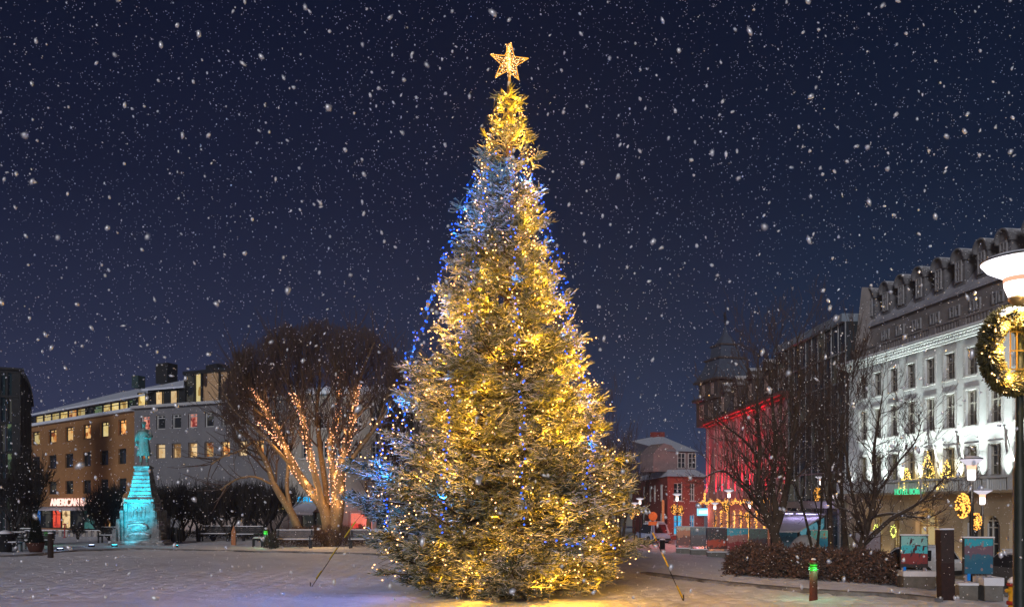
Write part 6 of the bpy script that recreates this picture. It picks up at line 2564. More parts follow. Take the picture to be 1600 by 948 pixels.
# ground lights at its foot
CY = (0.0, 0.70, 0.92)
for i, (px, py, e, lab) in enumerate(((179, 853, 520, 'ground floodlight glowing turquoise at the front left of the monument'), (274, 854, 60, 'ground floodlight at the front right of the monument'),
                                      (143, 853, 30, 'ground floodlight throwing white light left of the monument'), (94, 859, 30, 'small blue white ground floodlight on the snow left of the monument'))):
    b = GP(px, py)
    r_ = thing('ground_floodlight', b, lab, 'floodlight', group='ground floodlights around the monument')
    c = (0.05, 0.75, 1.0) if i < 2 else (0.5, 0.65, 1.0)
    MB().lathe([(.16, -.02), (.17, .06), (.14, .09)], n=14).build('housing', BLACKM, r_, True)
    MB().lathe([(.13, .092), (.12, .10)], n=14).build('lens', em('flood_lens_%d' % min(i, 2), c, 8), r_, True)
    point('lens_glow', (0, -.1, .22), c, 3, .06, r_)
    if i == 0:
        for tz_, ee in ((5.4, 5200), (2.2, 500), (0.9, 260)):
            spot('flood_beam', (0.0, 0, .25), tuple(SB_ + Vector((0, 0, tz_)) - b), CY, ee, 50, .8, .1, r_)
        spot('flood_beam', (0.9, -1.2, .25), tuple(SB_ + Vector((0, 0, 3.6)) - b), CY, 1100, 62, .8, .1, r_)
        spot('flood_beam', (-2.2, -3.4, .25), tuple(SB_ + Vector((0, 0, 5.6)) - b), CY, 8000, 34, .8, .1, r_)

# ------------------------------------------------------------------ street lamps with wreaths
LAMPW = em('lamp_white', (1.0, 0.86, 0.82), 4.0)
LAMPO = em('lamp_orange_band', (1.0, 0.55, 0.35), 1.6)
WREATHG = pm('wreath_green', (0.14, 0.11, 0.03), (0.05, 0.05, 0.018), 12, .8, snow=.3, snow_lo=.6)


def wreath(root, c, R1_, R2_, tube_r, nb, bulb_r, nspike, bulbmat, seed, rz=0.0, indiv=False):
    rs = np.random.RandomState(seed)
    wr = link('wreath', None, root, c)
    wr.rotation_euler = (0, 0, rz)
    a = rs.uniform(0, 2 * PI, nspike)
    b = rs.uniform(0, 2 * PI, nspike)
    rad = rs.uniform(.2, 1, nspike) * tube_r * .7
    C = np.stack([(R1_ + rad * np.cos(b)) * np.cos(a), rad * np.sin(b), (R2_ + rad * np.cos(b)) * np.sin(a)], -1)
    tg = np.stack([-np.sin(a), 0 * a, np.cos(a)], -1)
    D = norm(np.stack([np.cos(b) * np.cos(a), np.sin(b), np.cos(b) * np.sin(a)], -1) + tg * .6 + rs.normal(0, .4, (nspike, 3)))
    ln = tube_r * rs.uniform(.5, 1.0, nspike)
    P = np.stack([C, C + D * (ln * .5)[:, None], C + D * ln[:, None]], 1)
    link('greenery', np_mesh('greenery', *tubes(P, np.full((nspike, 3), tube_r * .07), 3), WREATHG), wr)
    a = rs.uniform(0, 2 * PI, nb)
    b = rs.uniform(PI * .9, PI * 2.1, nb)
    B = np.stack([(R1_ + tube_r * np.cos(b)) * np.cos(a), tube_r * np.sin(b), (R2_ + tube_r * np.cos(b)) * np.sin(a)], -1)
    if indiv:
        me = balls_mesh('bulb', [(0, 0, 0)], bulb_r, bulbmat)
        for p in B[:100]:
            link('bulb', me, wr, tuple(p))
        B = B[100:]
    if len(B):
        o = link('bulbs', balls_mesh('bulbs', B, bulb_r, bulbmat), wr)
        o['kind'] = 'stuff'
    return wr


def street_lamp(base, H, label, disc_r, energy=60, seed=1, wr=True, wside=-1, double=False, group='street lamps with light wreaths', wbulbs=80):
    root = thing('street_lamp', base, label, 'street lamp', group=group)
    m = MB()
    m.lathe([(.11, -.05), (.11, .5), (.075, .6), (.055, 1.2), (.045, H - .62)], n=12)
    m.build('pole', BLACKM, root, True)
    m = MB()
    m.lathe([(.08, H - .58), (.10, H - .52), (.10, H - .30)], n=16)
    m.build('diffuser', LAMPW, root, True)
    m = MB()
    m.lathe([(.105, H - .30), (.12, H - .18)], n=16)
    m.build('lamp_collar', LAMPO, root, True)
    m = MB()
    m.lathe([(.12, H - .175), (disc_r * .96, H - .035), (disc_r, H - .02)], n=24)
    m.build('reflector', em('reflector_glow', (0.95, .88, 1.0), 0.8), root, True)
    m = MB()
    m.lathe([(disc_r, H - .018), (disc_r * .9, H + .02), (disc_r * .3, H + .07), (.01, H + .08)], n=24)
    m.build('lamp_shade', BLACKS, root, True)
    point('lamp_light', (0, 0, H - .12), (1.0, .83, .72), energy, .12, root)
    point('lamp_light', (0, -.3, H - .5), (1.0, .83, .72), energy * .4, .12, root)
    if wr:
        k = H / 4.6
        wreath(root, (wside * .27, -.05, H - 1.25), .13 * k, .28 * k, .12 * k, wbulbs, .024, 500, BULB_G, seed, rz=.2)
        m = MB()
        m.tube([(0, 0, H - .95), (wside * .3, 0, H - .95)], .015, 5)
        m.tube([(0, 0, H - 1.5), (wside * .3, 0, H - 1.5)], .015, 5)
        m.build('bracket', BLACKM, root)
        if double:
            wreath(root, (.27, -.05, H - 1.35), .13 * k, .28 * k, .12 * k, wbulbs, .024, 500, BULB_G, seed + 50, rz=-.2)
    return root


for i, (px, py, top, dr, lb, dbl) in enumerate((
        (1518, 932, 716, .285, 'tall street lamp with a light wreath standing right of the city panorama poster', False),
        (1535, 905, 765, .36, 'street lamp with a wreath seen just behind the taller one near the hotel', False),
        (1283, 875, 744, .40, 'street lamp with two wreaths in front of the white tent canopy', True),
        (1058, 861, 771, .38, 'street lamp with wreaths before the brick house', True),
        (1139, 866, 765, .38, 'street lamp with a wreath in front of the red floodlit house', False),
        (1117, 856, 785, .34, 'street lamp left of the golden column garlands', False),
        (1171, 860, 783, .34, 'street lamp with a wreath in front of the golden column garlands', False),
        (1000, 850, 778, .40, 'street lamp with a wreath beside the orange road sign', False),
        (992, 848, 785, .40, 'street lamp at the left of the orange road sign pair', False),
        (975, 848, 792, .42, 'farthest street lamp seen right of the giant spruce', False))):
    b = GP(px, py) if px != 1535 else GX(px, 33.0)
    Hh = ((py if px != 1535 else HY + (CZ - b.z) * ppm(b)) - top) / ppm(b)
    street_lamp(b, Hh, lb, dr, energy=(70, 70, 80, 110, 110, 90, 90, 120, 120, 120)[i], seed=20 + i, wr=(i not in (5, 9)), double=dbl, wside=-1, wbulbs=(170, 120, 90, 80, 70, 60, 60, 60, 60, 60)[i])

# lamp seen through the clipped trees
b = GX(387, 57)
street_lamp(b, (838 - 765) / ppm(b), 'street lamp with a glowing golden wreath seen through the clipped trees', .3, energy=50, seed=44, wbulbs=70)

# the near lamp on the right edge
NB_ = GX(1593, 6.9)
kk = FPX / 6.9
zt = lambda py: CZ + (HY - py) / kk - NB_.z
near = thing('street_lamp', NB_, 'large nearby street lamp with saucer shade and lit wreath at the right edge', 'street lamp', group='street lamps with light wreaths')
DKPOLE = pm('dark_green_pole', (.02, .028, .024), (.012, .016, .014), 3, .5, .2, snow=.0)
m = MB()
m.lathe([(.085, -.05), (.085, .3), (.05, .5), (.05, zt(735)), (.036, zt(728)), (.030, zt(700)), (.030, zt(472))], n=18)
m.build('pole', DKPOLE, near, True)
m = MB()
m.lathe([(.03, zt(480)), (.07, zt(472)), (.085, zt(468)), (.085, zt(464))], n=20)
m.build('collar', pm('brass', (.35, .22, .08), None, 6, .35, metal=.7), near, True)
m = MB()
m.lathe([(.08, zt(464)), (.112, zt(448)), (.115, zt(441))], n=24)
m.build('diffuser', LAMPW, near, True)
m = MB()
m.lathe([(.118, zt(441)), (.120, zt(434))], n=24)
m.build('lamp_collar', em('near_orange_band', (1.0, .5, .32), 1.1), near, True)
m = MB()
m.lathe([(.112, zt(434)), (.14, zt(431)), (.24, zt(420)), (.285, zt(409))], n=36)
m.build('reflector', em('near_reflector', (.96, .9, 1.0), 2.6), near, True)
m = MB()
m.lathe([(.285, zt(409)), (.29, zt(407)), (.25, zt(402)), (.10, zt(398)), (.01, zt(397))], n=36)
m.build('lamp_shade', BLACKS, near, True)
point('lamp_light', (0, -.25, zt(425)), (1.0, .88, .8), 55, .1, near)
wc_ = (-.10, -.06, zt(551))
w_ = wreath(near, wc_, .25, .275, .072, 170, .0075, 15000, em('near_bulb', (1.0, .60, .25), 6.0), 91, rz=.35, indiv=True)
sn = MB()
for k in range(16):
    a = PI * (.30 + .42 * k / 15)
    sn.blob((.25 * math.cos(a), -.02, .275 * math.sin(a) + .058), (.042, .065, .026), 8, 5, 0, .25)
sn.build('wreath_snow', SNOW, w_, True)
for a in (0.6, 1.6, 2.4, 3.2, 4.1, 5.2):
    point('wreath_glow', (.25 * math.cos(a), -.10, .275 * math.sin(a)), (1.0, .58, .10), 15, .03, w_)
m = MB()
for x in (-.10, -.045):
    m.box(x - .004, x + .004, -.045, -.035, zt(580), zt(515))
for py in (520, 549, 578):
    m.box(-.10, .03, -.043, -.037, zt(py) - .005, zt(py) + .005)
m.build('bracket', GOLDM, near)

# ------------------------------------------------------------------ photo panels on concrete blocks
CONC = pm('concrete', (.20, .19, .17), (.12, .115, .10), 4, .9, .4, 14, snow=.6, snow_lo=.55)
PDATA = [
    (1057, 1079, 822, 851, 864, 'pale and orange photo panel, farthest left of the outdoor row', [(0, (.20, .08, .07)), (.42, (.55, .22, .12)), (.85, (.62, .55, .42))], (.72, .25, .12)),
    (1079, 1103, 823, 853, 866, 'grey blue photo panel, second from the left of the row', [(0, (.12, .10, .10)), (.35, (.16, .12, .12)), (.62, (.10, .16, .20)), (.8, (.18, .22, .22))], (.22, .18, .17)),
    (1105, 1135, 824, 857, 870, 'photo panel with a bright red lower half below dark hills', [(0, (.10, .03, .02)), (.12, (.55, .07, .03)), (.42, (.05, .05, .05)), (.8, (.08, .05, .06))], (.45, .25, .18)),
    (1136, 1169, 825, 860, 874, 'photo panel with turquoise sky over a red and white town', [(0, (.35, .04, .04)), (.38, (.50, .22, .18)), (.70, (.08, .48, .60))], (.75, .6, .55)),
    (1171, 1199, 826, 862, 876, 'double photo panel in dull grey green behind the leaning trunk', [(0, (.13, .06, .07)), (.5, (.12, .10, .11)), (.62, (.16, .22, .19))], (.18, .10, .12)),
    (1215, 1247, 827, 863, 878, 'wide steel blue photo panel under the white canopy', [(0, (.15, .06, .05)), (.18, (.25, .38, .46)), (.45, (.16, .24, .30)), (.72, (.14, .34, .44))], (.10, .13, .16)),
    (1267, 1300, 828, 868, 884, 'turquoise and deep blue photo panel with orange patches', [(0, (.40, .18, .12)), (.2, (.02, .24, .42)), (.55, (.04, .30, .45)), (.7, (.18, .62, .58))], (.70, .22, .04)),
    (1337, 1375, 831, 876, 895, 'mauve grey photo panel behind the spreading bare tree', [(0, (.08, .07, .09)), (.28, (.07, .06, .08)), (.34, (.30, .25, .28)), (.8, (.34, .30, .33))], (.22, .09, .10)),
    (1408, 1449, 836, 886, 918, 'photo panel of leaping figures on turquoise above dark red', [(0, (.04, .03, .03)), (.10, (.22, .035, .035)), (.44, (.06, .45, .50)), (.7, (.22, .50, .48))], (.06, .04, .05)),
    (1507, 1551, 840, 897, 936, 'photo panel of a city panorama under a turquoise sky near the lamp', [(0, (.02, .12, .20)), (.38, (.04, .14, .20)), (.5, (.16, .10, .13)), (.82, (.03, .36, .45))], (.35, .22, .20)),
]
for i, (x0, x1, top, bot, base_y, lb, stops, blob) in enumerate(PDATA):
    b = GP((x0 + x1) / 2, base_y)
    q = ppm(b)
    w = (x1 - x0) / q
    root = thing('photo_panel', b, lb, 'photo panel', -0.12, 'outdoor exhibition of photo panels')
    zb0, zt0 = (base_y - bot) / q, (base_y - top) / q
    m = MB()
    m.box(-w / 2, w / 2, 0, .10, zb0, zt0)
    m.build('panel', pm('panel_case', (.05, .045, .045), None, 4, .6), root)
    pr = MB()
    pr.box(-w / 2 + .02, w / 2 - .02, -.012, -.002, zb0 + .02, zt0 - .02)
    po = pr.build('photo_print', print_mat('photo_print_%d' % i, stops, blob, 3.0 + (i % 3), 0.9 if i < 8 else (0.16 if i == 8 else 0.75)), root)
    if i == 8:
        fg = MB()
        hh = zt0 - zb0
        for fx, fz, fs in ((-.12, .82, 1.0), (.28, .86, .7), (.05, .62, 1.3), (-.02, .55, .9), (.34, .62, .9), (-.38, .50, .6), (-.10, .42, .8), (.20, .40, .7)):
            cx, cz2 = fx * w, zb0 + fz * hh
            fg.blob((cx, -.0135, cz2), (.035 * fs, .0015, .07 * fs), 7, 4, 0, .3)
            fg.blob((cx + .05 * fs, -.0135, cz2 + .05 * fs), (.05 * fs, .0015, .018 * fs), 6, 4, 0, .3)
            fg.blob((cx - .03 * fs, -.0135, cz2 - .07 * fs), (.018 * fs, .0015, .06 * fs), 6, 4, 0, .3)
        fg.build('printed_figures', pm('print_black', (.03, .025, .03), (.10, .03, .04), 5, .4), po)
    m = MB()
    for s_ in (-1, 1):
        m.box(s_ * (w / 2 - .09) - .05, s_ * (w / 2 - .09) + .05, .02, .08, .3, zb0)
    m.build('posts', pm('pale_post', (.35, .30, .30), None, 4, .7), root)
    hb = min(.42, zb0 * .6)
    nb_ = 2 if w > 1.0 else 1
    m = MB()
    if i == 9:
        m.box(-w / 2 - .22, -w / 2 + .22, -.3, .35, 0, hb)
        m.box(-w / 2 + .38, w / 2 + .10, -.3, .35, 0, hb)
    else:
        m.box(-w / 2 + .0, w / 2 + .10, -.3, .35, 0, hb)
    m.build('concrete_foot', CONC, root)
    m = MB()
    if i == 9:
        m.box(-w / 2 - .24, -w / 2 + .24, -.31, .36, hb + .002, hb + .06)
        m.box(-w / 2 + .36, w / 2 + .12, -.31, .36, hb + .002, hb + .20)
    else:
        m.box(-w / 2 - .02, w / 2 + .12, -.31, .36, hb + .002, hb + (.16 if i == 8 else .07))
    m.build('foot_snow', SNOW, root)
    m = MB()
    m.box(-w / 2 - .02, w / 2 + .02, -.03, .13, zt0 + .002, zt0 + .035)
    m.build('top_snow', SNOW, root)
    if i >= 8:
        m = MB()
        m.box(-w / 2 + .08, -w / 2 + .15, -.04, -.02, hb + .10, zb0 + .02)
        m.build('blue_tag', em('blue_marker_glow', (.02, .25, .8), .5), root)

# the dark standing slab
b = GP(1478, 936)
q = ppm(b)
r_ = thing('information_pillar', b, 'narrow dark rusty pillar leaning slightly between two photo panels', 'pillar')
m = MB()
m.box(-.165, .165, -.12, .12, -.05, 109 / q)
o = m.build('slab', pm('dark_rust', (.045, .020, .018), (.02, .012, .012), 7, .8, .5, 30), r_)
o.rotation_euler = (0, -.02, 0)
m = MB()
m.box(-.15, .15, -.123, -.121, .9, 1.7)
m.build('face_plate', pm('dark_plate', (.03, .022, .02), (.05, .03, .028), 14, .6), o)
m = MB()
m.box(-.17, .17, -.125, .125, 109 / q + .002, 109 / q + .035)
m.build('snow_cap', SNOW, o)

# hydrant
b = GX(1583, 18.0)
q = ppm(b)
r_ = thing('fire_hydrant', b, 'yellow fire hydrant with red bands and a snow cap at the right edge', 'fire hydrant')
HYY = pm('hydrant_yellow', (.62, .36, .02), (.42, .22, .015), 9, .5, .2)
HYR = pm('hydrant_red', (.32, .02, .02), (.2, .012, .012), 9, .5, .2)
zz = lambda py: CZ + (HY - py) / q - b.z
m = MB()
m.lathe([(.13, 0), (.13, .06), (.092, .08), (.092, zz(945)), (.088, zz(915))], n=20)
m.build('barrel', HYY, r_, True)
for z in (.18, zz(942), zz(913)):
    m = MB()
    m.lathe([(.125, z - .028), (.13, z), (.125, z + .028)], n=20)
    m.build('flange', HYR, r_, True)
m = MB()
m.lathe([(.10, zz(913) + .03), (.10, zz(909)), (.07, zz(905)), (.02, zz(903))], n=20)
m.build('bonnet', HYR, r_, True)
m = MB()
m.lathe([(.108, zz(910)), (.105, zz(906)), (.06, zz(902)), (.01, zz(900))], n=20)
m.build('snow_cap', SNOW, r_, True)
for sgn, ax in ((-1, 0), (1, 0)):
    m = MB()
    zc = zz(922)
    m.tube([(sgn * .07, 0, zc), (sgn * .145, 0, zc)], .045, 12)
    m.tube([(sgn * .145, 0, zc), (sgn * .165, 0, zc)], .032, 6)
    m.build('side_nozzle', HYY, r_, False)
m = MB()
m.tube([(0, -.07, zz(928)), (0, -.14, zz(928))], .055, 14)
m.tube([(0, -.14, zz(928)), (0, -.165, zz(928))], .03, 6)
m.build('front_nozzle', HYY, r_, False)

# ------------------------------------------------------------------ cars


def car(base, rz, L, Wd, H, paint, label, suv=True, snow_roof=True, name='parked_car'):
    """rear of the car at local -y, front at +y"""
    root = thing(name, base, label, 'car', rz)
    st = []       # stations along the car: y, half width low, z low, belt z, half width belt, roof z, half width roof
    hw_ = Wd / 2
    S = [(-.50, .86, .42, .78, .86, .80, .80), (-.485, .95, .30, .90, .93, .93, .86), (-.46, .98, .26, .93, .96, 1.02, .84), (-.40, 1, .24, .94, .98, H * .93, .74), (-.33, 1, .22, .94, .98, H * .985, .74), (-.15, 1, .20, .93, .98, H, .75),
         (.03, 1, .20, .92, .98, H * .985, .74), (.10, 1, .20, .91, .98, H * .93, .73), (.22, 1, .20, .90, .97, 1.02, .80), (.26, 1, .20, .90, .97, .96, .86), (.40, .97, .22, .84, .94, .86, .84), (.475, .90, .28, .70, .86, .74, .74), (.50, .80, .36, .58, .76, .60, .68)]
    m = MB()
    rings = []
    for (y, wl, zl, zb1, wb, zr, wr) in S:
        ring = []
        for sgn in (1, -1):
            seq = [(wl * .80, zl - .03), (wl * .97, zl + .05), (wl, zl + .28), (wb, zb1), (wr + .02, zb1 + (zr - zb1) * .86), (wr * .86, zr), (wr * .35, zr + .015)]
            if sgn == -1:
                seq = seq[::-1]
            ring += [(sgn * x * hw_, z) for x, z in seq]
        rings.append([(x, y * L, z) for x, z in ring])
    n = len(rings[0])
    for r in rings:
        m.v += r
    for k in range(len(rings) - 1):
        for j in range(n):
            q = k * n
            m.f.append((q + j, q + (j + 1) % n, q + n + (j + 1) % n, q + n + j))
            m.m.append(0)
    m.f.append(tuple(range(n)))
    m.m.append(0)
    m.f.append(tuple((len(rings) - 1) * n + j for j in range(n))[::-1])
    m.m.append(0)
    body = m.build('body', paint, root, True)
    gl = pm('car_glass', (.012, .014, .016), (.02, .022, .024), 2, .08, spec=.7)
    for sgn in (-1, 1):
        g_ = MB()
        zlo, zhi = .97, H * .90
        pts = [(-.38, zlo), (-.36, zhi), (.06, zhi), (.205, zlo + .02)]
        xw = lambda z: sgn * (hw_ * (.985 - (z - .93) / (H - .93) * .23) + .012)
        i = len(g_.v)
        g_.v += [(xw(z), y * L, z) for y, z in pts] + [(xw(z) - sgn * .03, y * L, z) for y, z in pts]
        g_.f += [(0, 1, 2, 3), (7, 6, 5, 4), (0, 4, 5, 1), (1, 5, 6, 2), (2, 6, 7, 3), (3, 7, 4, 0)]
        g_.m += [0] * 6
        g_.build('side_window', gl, root)
        mi = MB()
        mi.blob((sgn * (hw_ + .10), .20 * L, 1.0), (.09, .06, .07), 8, 5)
        mi.build('mirror', paint, root, True)
        tl = MB()
        tl.box(sgn * hw_ * .62 if sgn > 0 else -hw_ * .93, sgn * hw_ * .93 if sgn > 0 else -hw_ * .62, -.492 * L, -.45 * L, .80, .93)
        tl.build('tail_light', pm('tail_red', (.5, .03, .03), None, 4, .25, spec=.6), root)
        hl = MB()
        hl.blob((sgn * hw_ * .66, .462 * L, .68), (.16, .10, .07), 10, 5)
        hl.build('headlight', pm('headlight_glass', (.5, .5, .5), None, 4, .1, spec=.8), root, True)
    rw = MB()
    a = hw_ * .66
    ya, yb = -.466 * L - .012, -.408 * L - .012
    rw.quad((-a, ya, 1.04), (a, ya, 1.04), (a * .88, yb, H * .90), (-a * .88, yb, H * .90))
    rw.quad((-a, ya + .02, 1.04), (a, ya + .02, 1.04), (a * .88, yb + .02, H * .90), (-a * .88, yb + .02, H * .90))
    rw.build('rear_window', gl, root)
    ws = MB()
    ws.quad((-hw_ * .74, .222 * L + .02, 1.0), (hw_ * .74, .222 * L + .02, 1.0), (hw_ * .66, .108 * L + .02, H * .92), (-hw_ * .66, .108 * L + .02, H * .92))
    ws.build('windscreen', gl, root)
    MB().box(-.26, .26, -.502 * L, -.498 * L, .56, .67).build('number_plate', pm('plate_grey', (.45, .45, .45), None, 4, .5), root)
    MB().box(-hw_ * .93, hw_ * .93, -.512 * L, -.47 * L, .32, .52).build('bumper', pm('bumper_black', (.02, .02, .02), None, 4, .6), root)
    wr_ = .34 if suv else .31
    for sgn in (-1, 1):
        for yy in (-.31, .31):
            t = MB()
            t.tube([(sgn * (hw_ - .20), yy * L, wr_), (sgn * (hw_ + .015), yy * L, wr_)], wr_, 24)
            wo_ = t.build('wheel', pm('tyre', (.015, .015, .015), None, 8, .8), root, False)
            rm_ = MB()
            x = sgn * (hw_ + .02)
            for k in range(5):
                a = 2 * PI * k / 5
                rm_.tube([(x, yy * L, wr_), (x, yy * L + wr_ * .62 * math.cos(a), wr_ + wr_ * .62 * math.sin(a))], .032, 5)
            pr_ = [(x, yy * L + wr_ * .62 * math.cos(2 * PI * k / 16), wr_ + wr_ * .62 * math.sin(2 * PI * k / 16)) for k in range(17)]
            rm_.tube(pr_, .022, 5)
            rm_.build('rim', pm('alloy', (.42, .38, .30), None, 6, .35, metal=.6), wo_)
            ar = MB()
            pr_ = [(sgn * (hw_ + .012), yy * L + (wr_ + .05) * math.cos(PI * k / 12), wr_ + (wr_ + .05) * math.sin(PI * k / 12)) for k in range(13)]
            ar.tube(pr_, .035, 6)
            ar.build('wheel_arch', pm('bumper_black', (.02, .02, .02)), root)
    if snow_roof:
        sr = MB()
        sr.box(-hw_ * .60, hw_ * .60, -.36 * L, .06 * L, H + .0, H + .055)
        sr.build('roof_snow', SNOW, root)
        sr = MB()
        sr.quad((-hw_ * .8, .27 * L, .975), (hw_ * .8, .27 * L, .975), (hw_ * .75, .42 * L, .875), (-hw_ * .75, .42 * L, .875))
        sr.build('bonnet_snow', SNOW, root)
    return root


WHITEP = pm('white_car_paint', (.55, .54, .52), (.48, .47, .46), 1.2, .3, spec=.5, snow=.9, snow_lo=.35)
GREYP = pm('dark_car_paint', (.10, .095, .09), (.07, .065, .06), 1.2, .3, spec=.5, snow=1.0, snow_lo=.25)
b = GX(1424, 41.0)
car(b + Vector((0, 0, .03)), 0.50, 4.4, 1.85, 1.62, WHITEP, 'white snow dusted car parked behind the leaping figures panel')
b = GX(1590, 36.2)
car(b + Vector((0, 0, .03)), .15, 4.2, 1.85, 1.68, GREYP, 'dark snow covered off road car parked beside the near lamp pole')

# van far down the street
b = GX(1018, 84)
r_ = car(b, .25, 5.0, 2.0, 2.1, pm('white_van_paint', (.5, .55, .6), (.12, .22, .5), .9, .4, coords='Object'), 'white and blue van parked far off beside the orange road sign', snow_roof=True, name='parked_van')

# orange road sign
b = GX(1020, 78)
r_ = thing('road_sign', b, 'round orange road sign with a small plate below it at the street corner', 'road sign')
m = MB()
m.tube([(0, 0, 0), (0, 0, 3.0)], .04, 8)
m.build('pole', BLACKM, r_)
m = MB()
m.tube([(0, -.05, 2.75), (0, -.09, 2.75)], .42, 20)
m.build('disc', pm('sign_orange', (.75, .25, .05), (.6, .18, .03), 3, .5), r_)
m = MB()
m.box(-.42, .42, -.09, -.05, 1.9, 2.25)
m.build('plate', pm('sign_orange', (.75, .25, .05)), r_)

# litter bin at the street mouth
b = GP(1035, 858)
r_ = thing('waste_bin', b, 'small dark litter bin at the mouth of the side street', 'bin')
MB().lathe([(.22, 0), (.24, .8), (.26, .82)], n=14).build('body', BLACKM, r_, True)
MB().lathe([(.26, .825), (.2, .9), (.01, .93)], n=14).build('snow_cap', SNOW, r_, True)

# ---- the white canopy
TA = GX(1225, 54)
r_ = thing('canopy', TA, 'white sloping tent canopy with violet lights beside the black glass building', 'canopy')


def cr_(px, py, d):
    return W(px, py, d) - TA


m = MB()
c = [cr_(1203, 829, 51), cr_(1248, 829, 50), cr_(1290, 802, 55), cr_(1232, 797, 58)]
for k in range(2):
    off_ = Vector((0, 0, -.08 * k))
    m.quad(*[p + off_ for p in c])
m.quad(c[0], c[1], c[1] + Vector((0, 0, -.08)), c[0] + Vector((0, 0, -.08)))
m.quad(c[1], c[2], c[2] + Vector((0, 0, -.08)), c[1] + Vector((0, 0, -.08)))
m.build('roof_sheet', pm('canopy_sheet', (.66, .64, .66), (.55, .53, .56), 1.5, .7, .1), r_)
m = MB()
for (px, py, d) in ((1205, 829, 51.2), (1247, 829, 50.3), (1289, 803, 55), (1233, 798, 57.8)):
    p = cr_(px, py, d)
    m.tube([(p.x, p.y, ground_z(p.x + TA.x, p.y + TA.y) - TA.z), p], .05, 6)
m.build('posts', BLACKM, r_)
m = MB()
a, b_ = cr_(1250, 829, 50.5), cr_(1288, 808, 55.2)
g0 = Vector((a.x, a.y, 0.0)), Vector((b_.x, b_.y, 0.0))
m.quad(g0[0], g0[1], b_, a)
m.build('side_glass', room('teal_glow', (.25, .70, .85), (.01, .12, .20), (.01, .03, .05), .55, .7), r_)
for px, py, d in ((1233, 806, 55), (1250, 806, 54.5), (1264, 807, 54), (1277, 807, 54)):
    p = cr_(px, py - 3, d)
    MB().box(p.x - .25, p.x + .25, p.y - .05, p.y + .05, p.z + .02, p.z + .07).build('violet_light', em('violet_light', (.62, .55, 1.0), 4), r_)
    point('violet_glow', p + Vector((0, -.4, .35)), (.6, .5, 1.0), 14, .1, r_)
b = GX(1258, 47)
r_ = thing('dome_shelter', b, 'small pale rounded shelter below the tent canopy', 'shelter')
m = MB()
prof = [(1.1 * math.cos(PI / 2 * k / 8), 1.9 * math.sin(PI / 2 * k / 8)) for k in range(9)]
m.lathe(prof[:-1] + [(.02, 1.9)], n=20)
m.build('shell', pm('pale_shell', (.5, .47, .45), (.4, .37, .36), 2, .7), r_, True)
MB().box(-.35, .35, -1.13, -.9, 0, 1.2).build('doorway', BLACKM, r_)

# ---- little lit spruces on the hotel balcony
for k, (px, top, hw_px, dep) in enumerate(((1417, 728, 13, .45), (1450, 705, 17, .45), (1480, 716, 15, .45))):
    u = HU(px, -.35)
    base = HOTEL.matrix_world if False else None
    rzh = HOTEL.rotation_euler.z
    wx = Vector((HOTEL.location.x + u * math.cos(rzh) + .38 * math.sin(rzh), HOTEL.location.y + u * math.sin(rzh) - .38 * math.cos(rzh), HOTEL.location.z + HB + .0))
    q = FPX / wx.y
    Ht = CZ + (HY - top) / q - wx.z
    Rb = hw_px / q
    lab = ('small lit spruce on the hotel balcony, leftmost of three', 'tallest lit spruce on the hotel balcony, middle of three', 'bushy lit spruce on the hotel balcony, rightmost of three')[k]
    root = thing('small_spruce', wx, lab, 'christmas tree', group='lit spruces on the hotel balcony')
    rs = np.random.RandomState(60 + k)
    pyf = lambda a, H=Ht: H * (1 - a)
    LBs, BBs, TBs = conifer(46, 9, 7, (0, 0, 0), pyf, lambda a, th, R=Rb: R * np.clip(a, .03, 1) ** .85, (0.02, .95), rs, .09, .012, cleft=False, bl_scale=.35)
    MB().tube([(0, 0, 0), (0, 0, Ht)], [.04, .01], 6).build('trunk', BARK, root)
    link('crown', np_mesh('crown', *join([tubes(*LBs, 3), tubes(*BBs, 3), tubes(*TBs, 3)]), pm('plain_spruce', (.07, .10, .03), (.04, .06, .02), 6, .8, snow=.3)), root)
    B_ = []
    for j in range(150):
        a = rs.uniform(0, 1) ** .7
        th = rs.uniform(PI * .7, PI * 2.3)
        r = Rb * (a ** .85) * rs.uniform(.7, 1.0)
        B_.append(wx + Vector((r * math.cos(th), r * math.sin(th), Ht * (1 - a * .93))))
    string_lights('string_lights', ('warm string lights on the leftmost balcony spruce', 'warm string lights on the tallest balcony spruce', 'warm string lights on the rightmost balcony spruce')[k], 'strings on the balcony spruces', None, B_, em('yellow_bulb', (1.0, .62, .12), 6.0), .020, parts=False)
    for j in range(3):
        point('string_glow', (0.1, -Rb * .9, Ht * (.2 + .25 * j)), (1.0, .65, .12), 3, .05, root)
# ------------------------------------------------------------------ falling snow


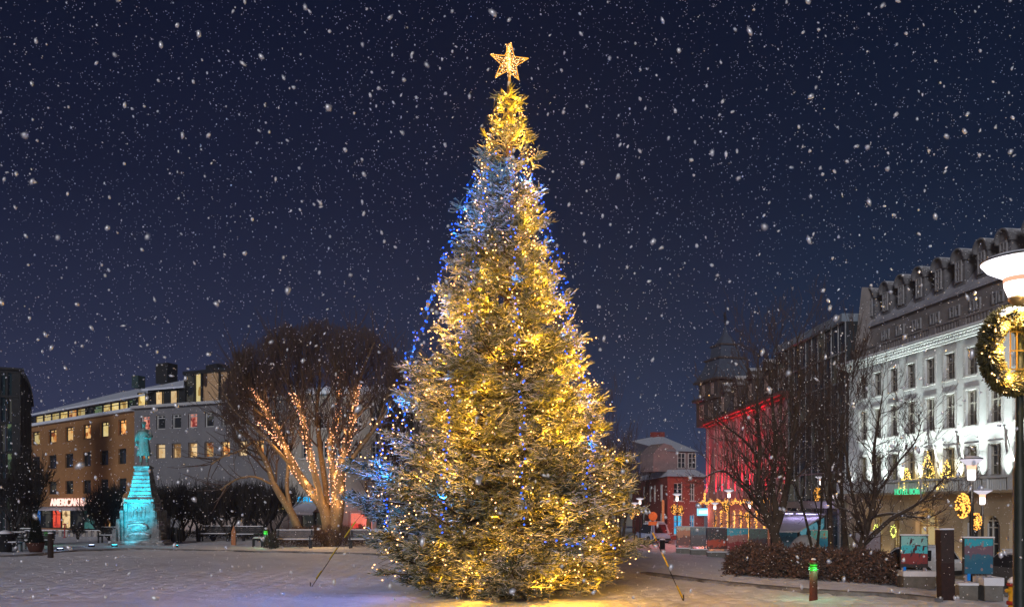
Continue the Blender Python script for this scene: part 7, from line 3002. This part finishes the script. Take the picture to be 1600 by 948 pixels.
def snowfall():
    rs = np.random.RandomState(77)
    v, f = ico_unit()

    def lot(n, dmin, dmax, rmin, rmax, elong):
        px = rs.uniform(-60, 1660, n)
        py = rs.uniform(-40, 935, n)
        d = (rs.uniform(0, 1, n) * (dmax ** 3 - dmin ** 3) + dmin ** 3) ** (1 / 3)
        x = (px - 800) / FPX * d
        z = CZ + (HY - py) / FPX * d
        C = np.stack([x, d, z], -1)
        ok = z > gz_np(x, d) + 0.05
        ok &= ~((np.hypot(x - TX, d - TD) < 3.0) & (z < 12))
        C = C[ok]
        n = len(C)
        r = rmin * (rmax / rmin) ** rs.uniform(0, 1, n)
        s = np.stack([r, r, r * rs.uniform(1.0, elong, n)], -1)
        ang = rs.normal(0, 0.6, n)
        U = v[None] * s[:, None, :] * (1 + 0.18 * rs.normal(0, 1, (n, len(v), 1)))
        ca, sa = np.cos(ang)[:, None], np.sin(ang)[:, None]
        X = U[:, :, 0] * ca + U[:, :, 2] * sa
        Z = -U[:, :, 0] * sa + U[:, :, 2] * ca
        V = np.stack([X, U[:, :, 1], Z], -1) + C[:, None]
        return V.reshape(-1, 3), (f[None] + (np.arange(n) * len(v))[:, None, None]).reshape(-1, 3)
    # a snowstorm really fills the air: wide in space, thickest to the eye far off
    parts = [lot(45, 1.5, 2.8, 0.0040, 0.0065, 2.0), lot(1150, 2.8, 7.5, 0.0038, 0.0122, 2.2), lot(1700, 6, 15, 0.0034, 0.0075, 1.5), lot(13000, 12, 30, 0.0058, 0.0112, 1.3), lot(7000, 24, 42, 0.010, 0.0175, 1.2)]
    V, Q = join(parts)
    m = pm('snowflake', (0.95, 0.95, 0.97), (0.96, 0.96, 0.97), 2, 0.42, metal=0.7, spec=0.5)
    o = link('falling_snow', np_mesh('falling_snow', V, Q, m, False))
    tag(o, 'white snowflakes drifting down through the night air', 'falling snow', kind='stuff')


snowfall()

# the snow-filled air: one closed box round everything
if HAZE > 0:
    hz, ntz, outz = _new('haze')
    pv = N(ntz, 'ShaderNodeVolumePrincipled')
    pv.inputs['Color'].default_value = (0.75, 0.85, 1.0, 1)
    pv.inputs['Density'].default_value = HAZE
    pv.inputs['Anisotropy'].default_value = 0.2
    ntz.links.new(pv.outputs[0], outz.inputs['Volume'])
    o = MB().box(-345, 345, -32, 625, -2.9, 26).build('haze', hz)
    o['kind'] = 'stuff'
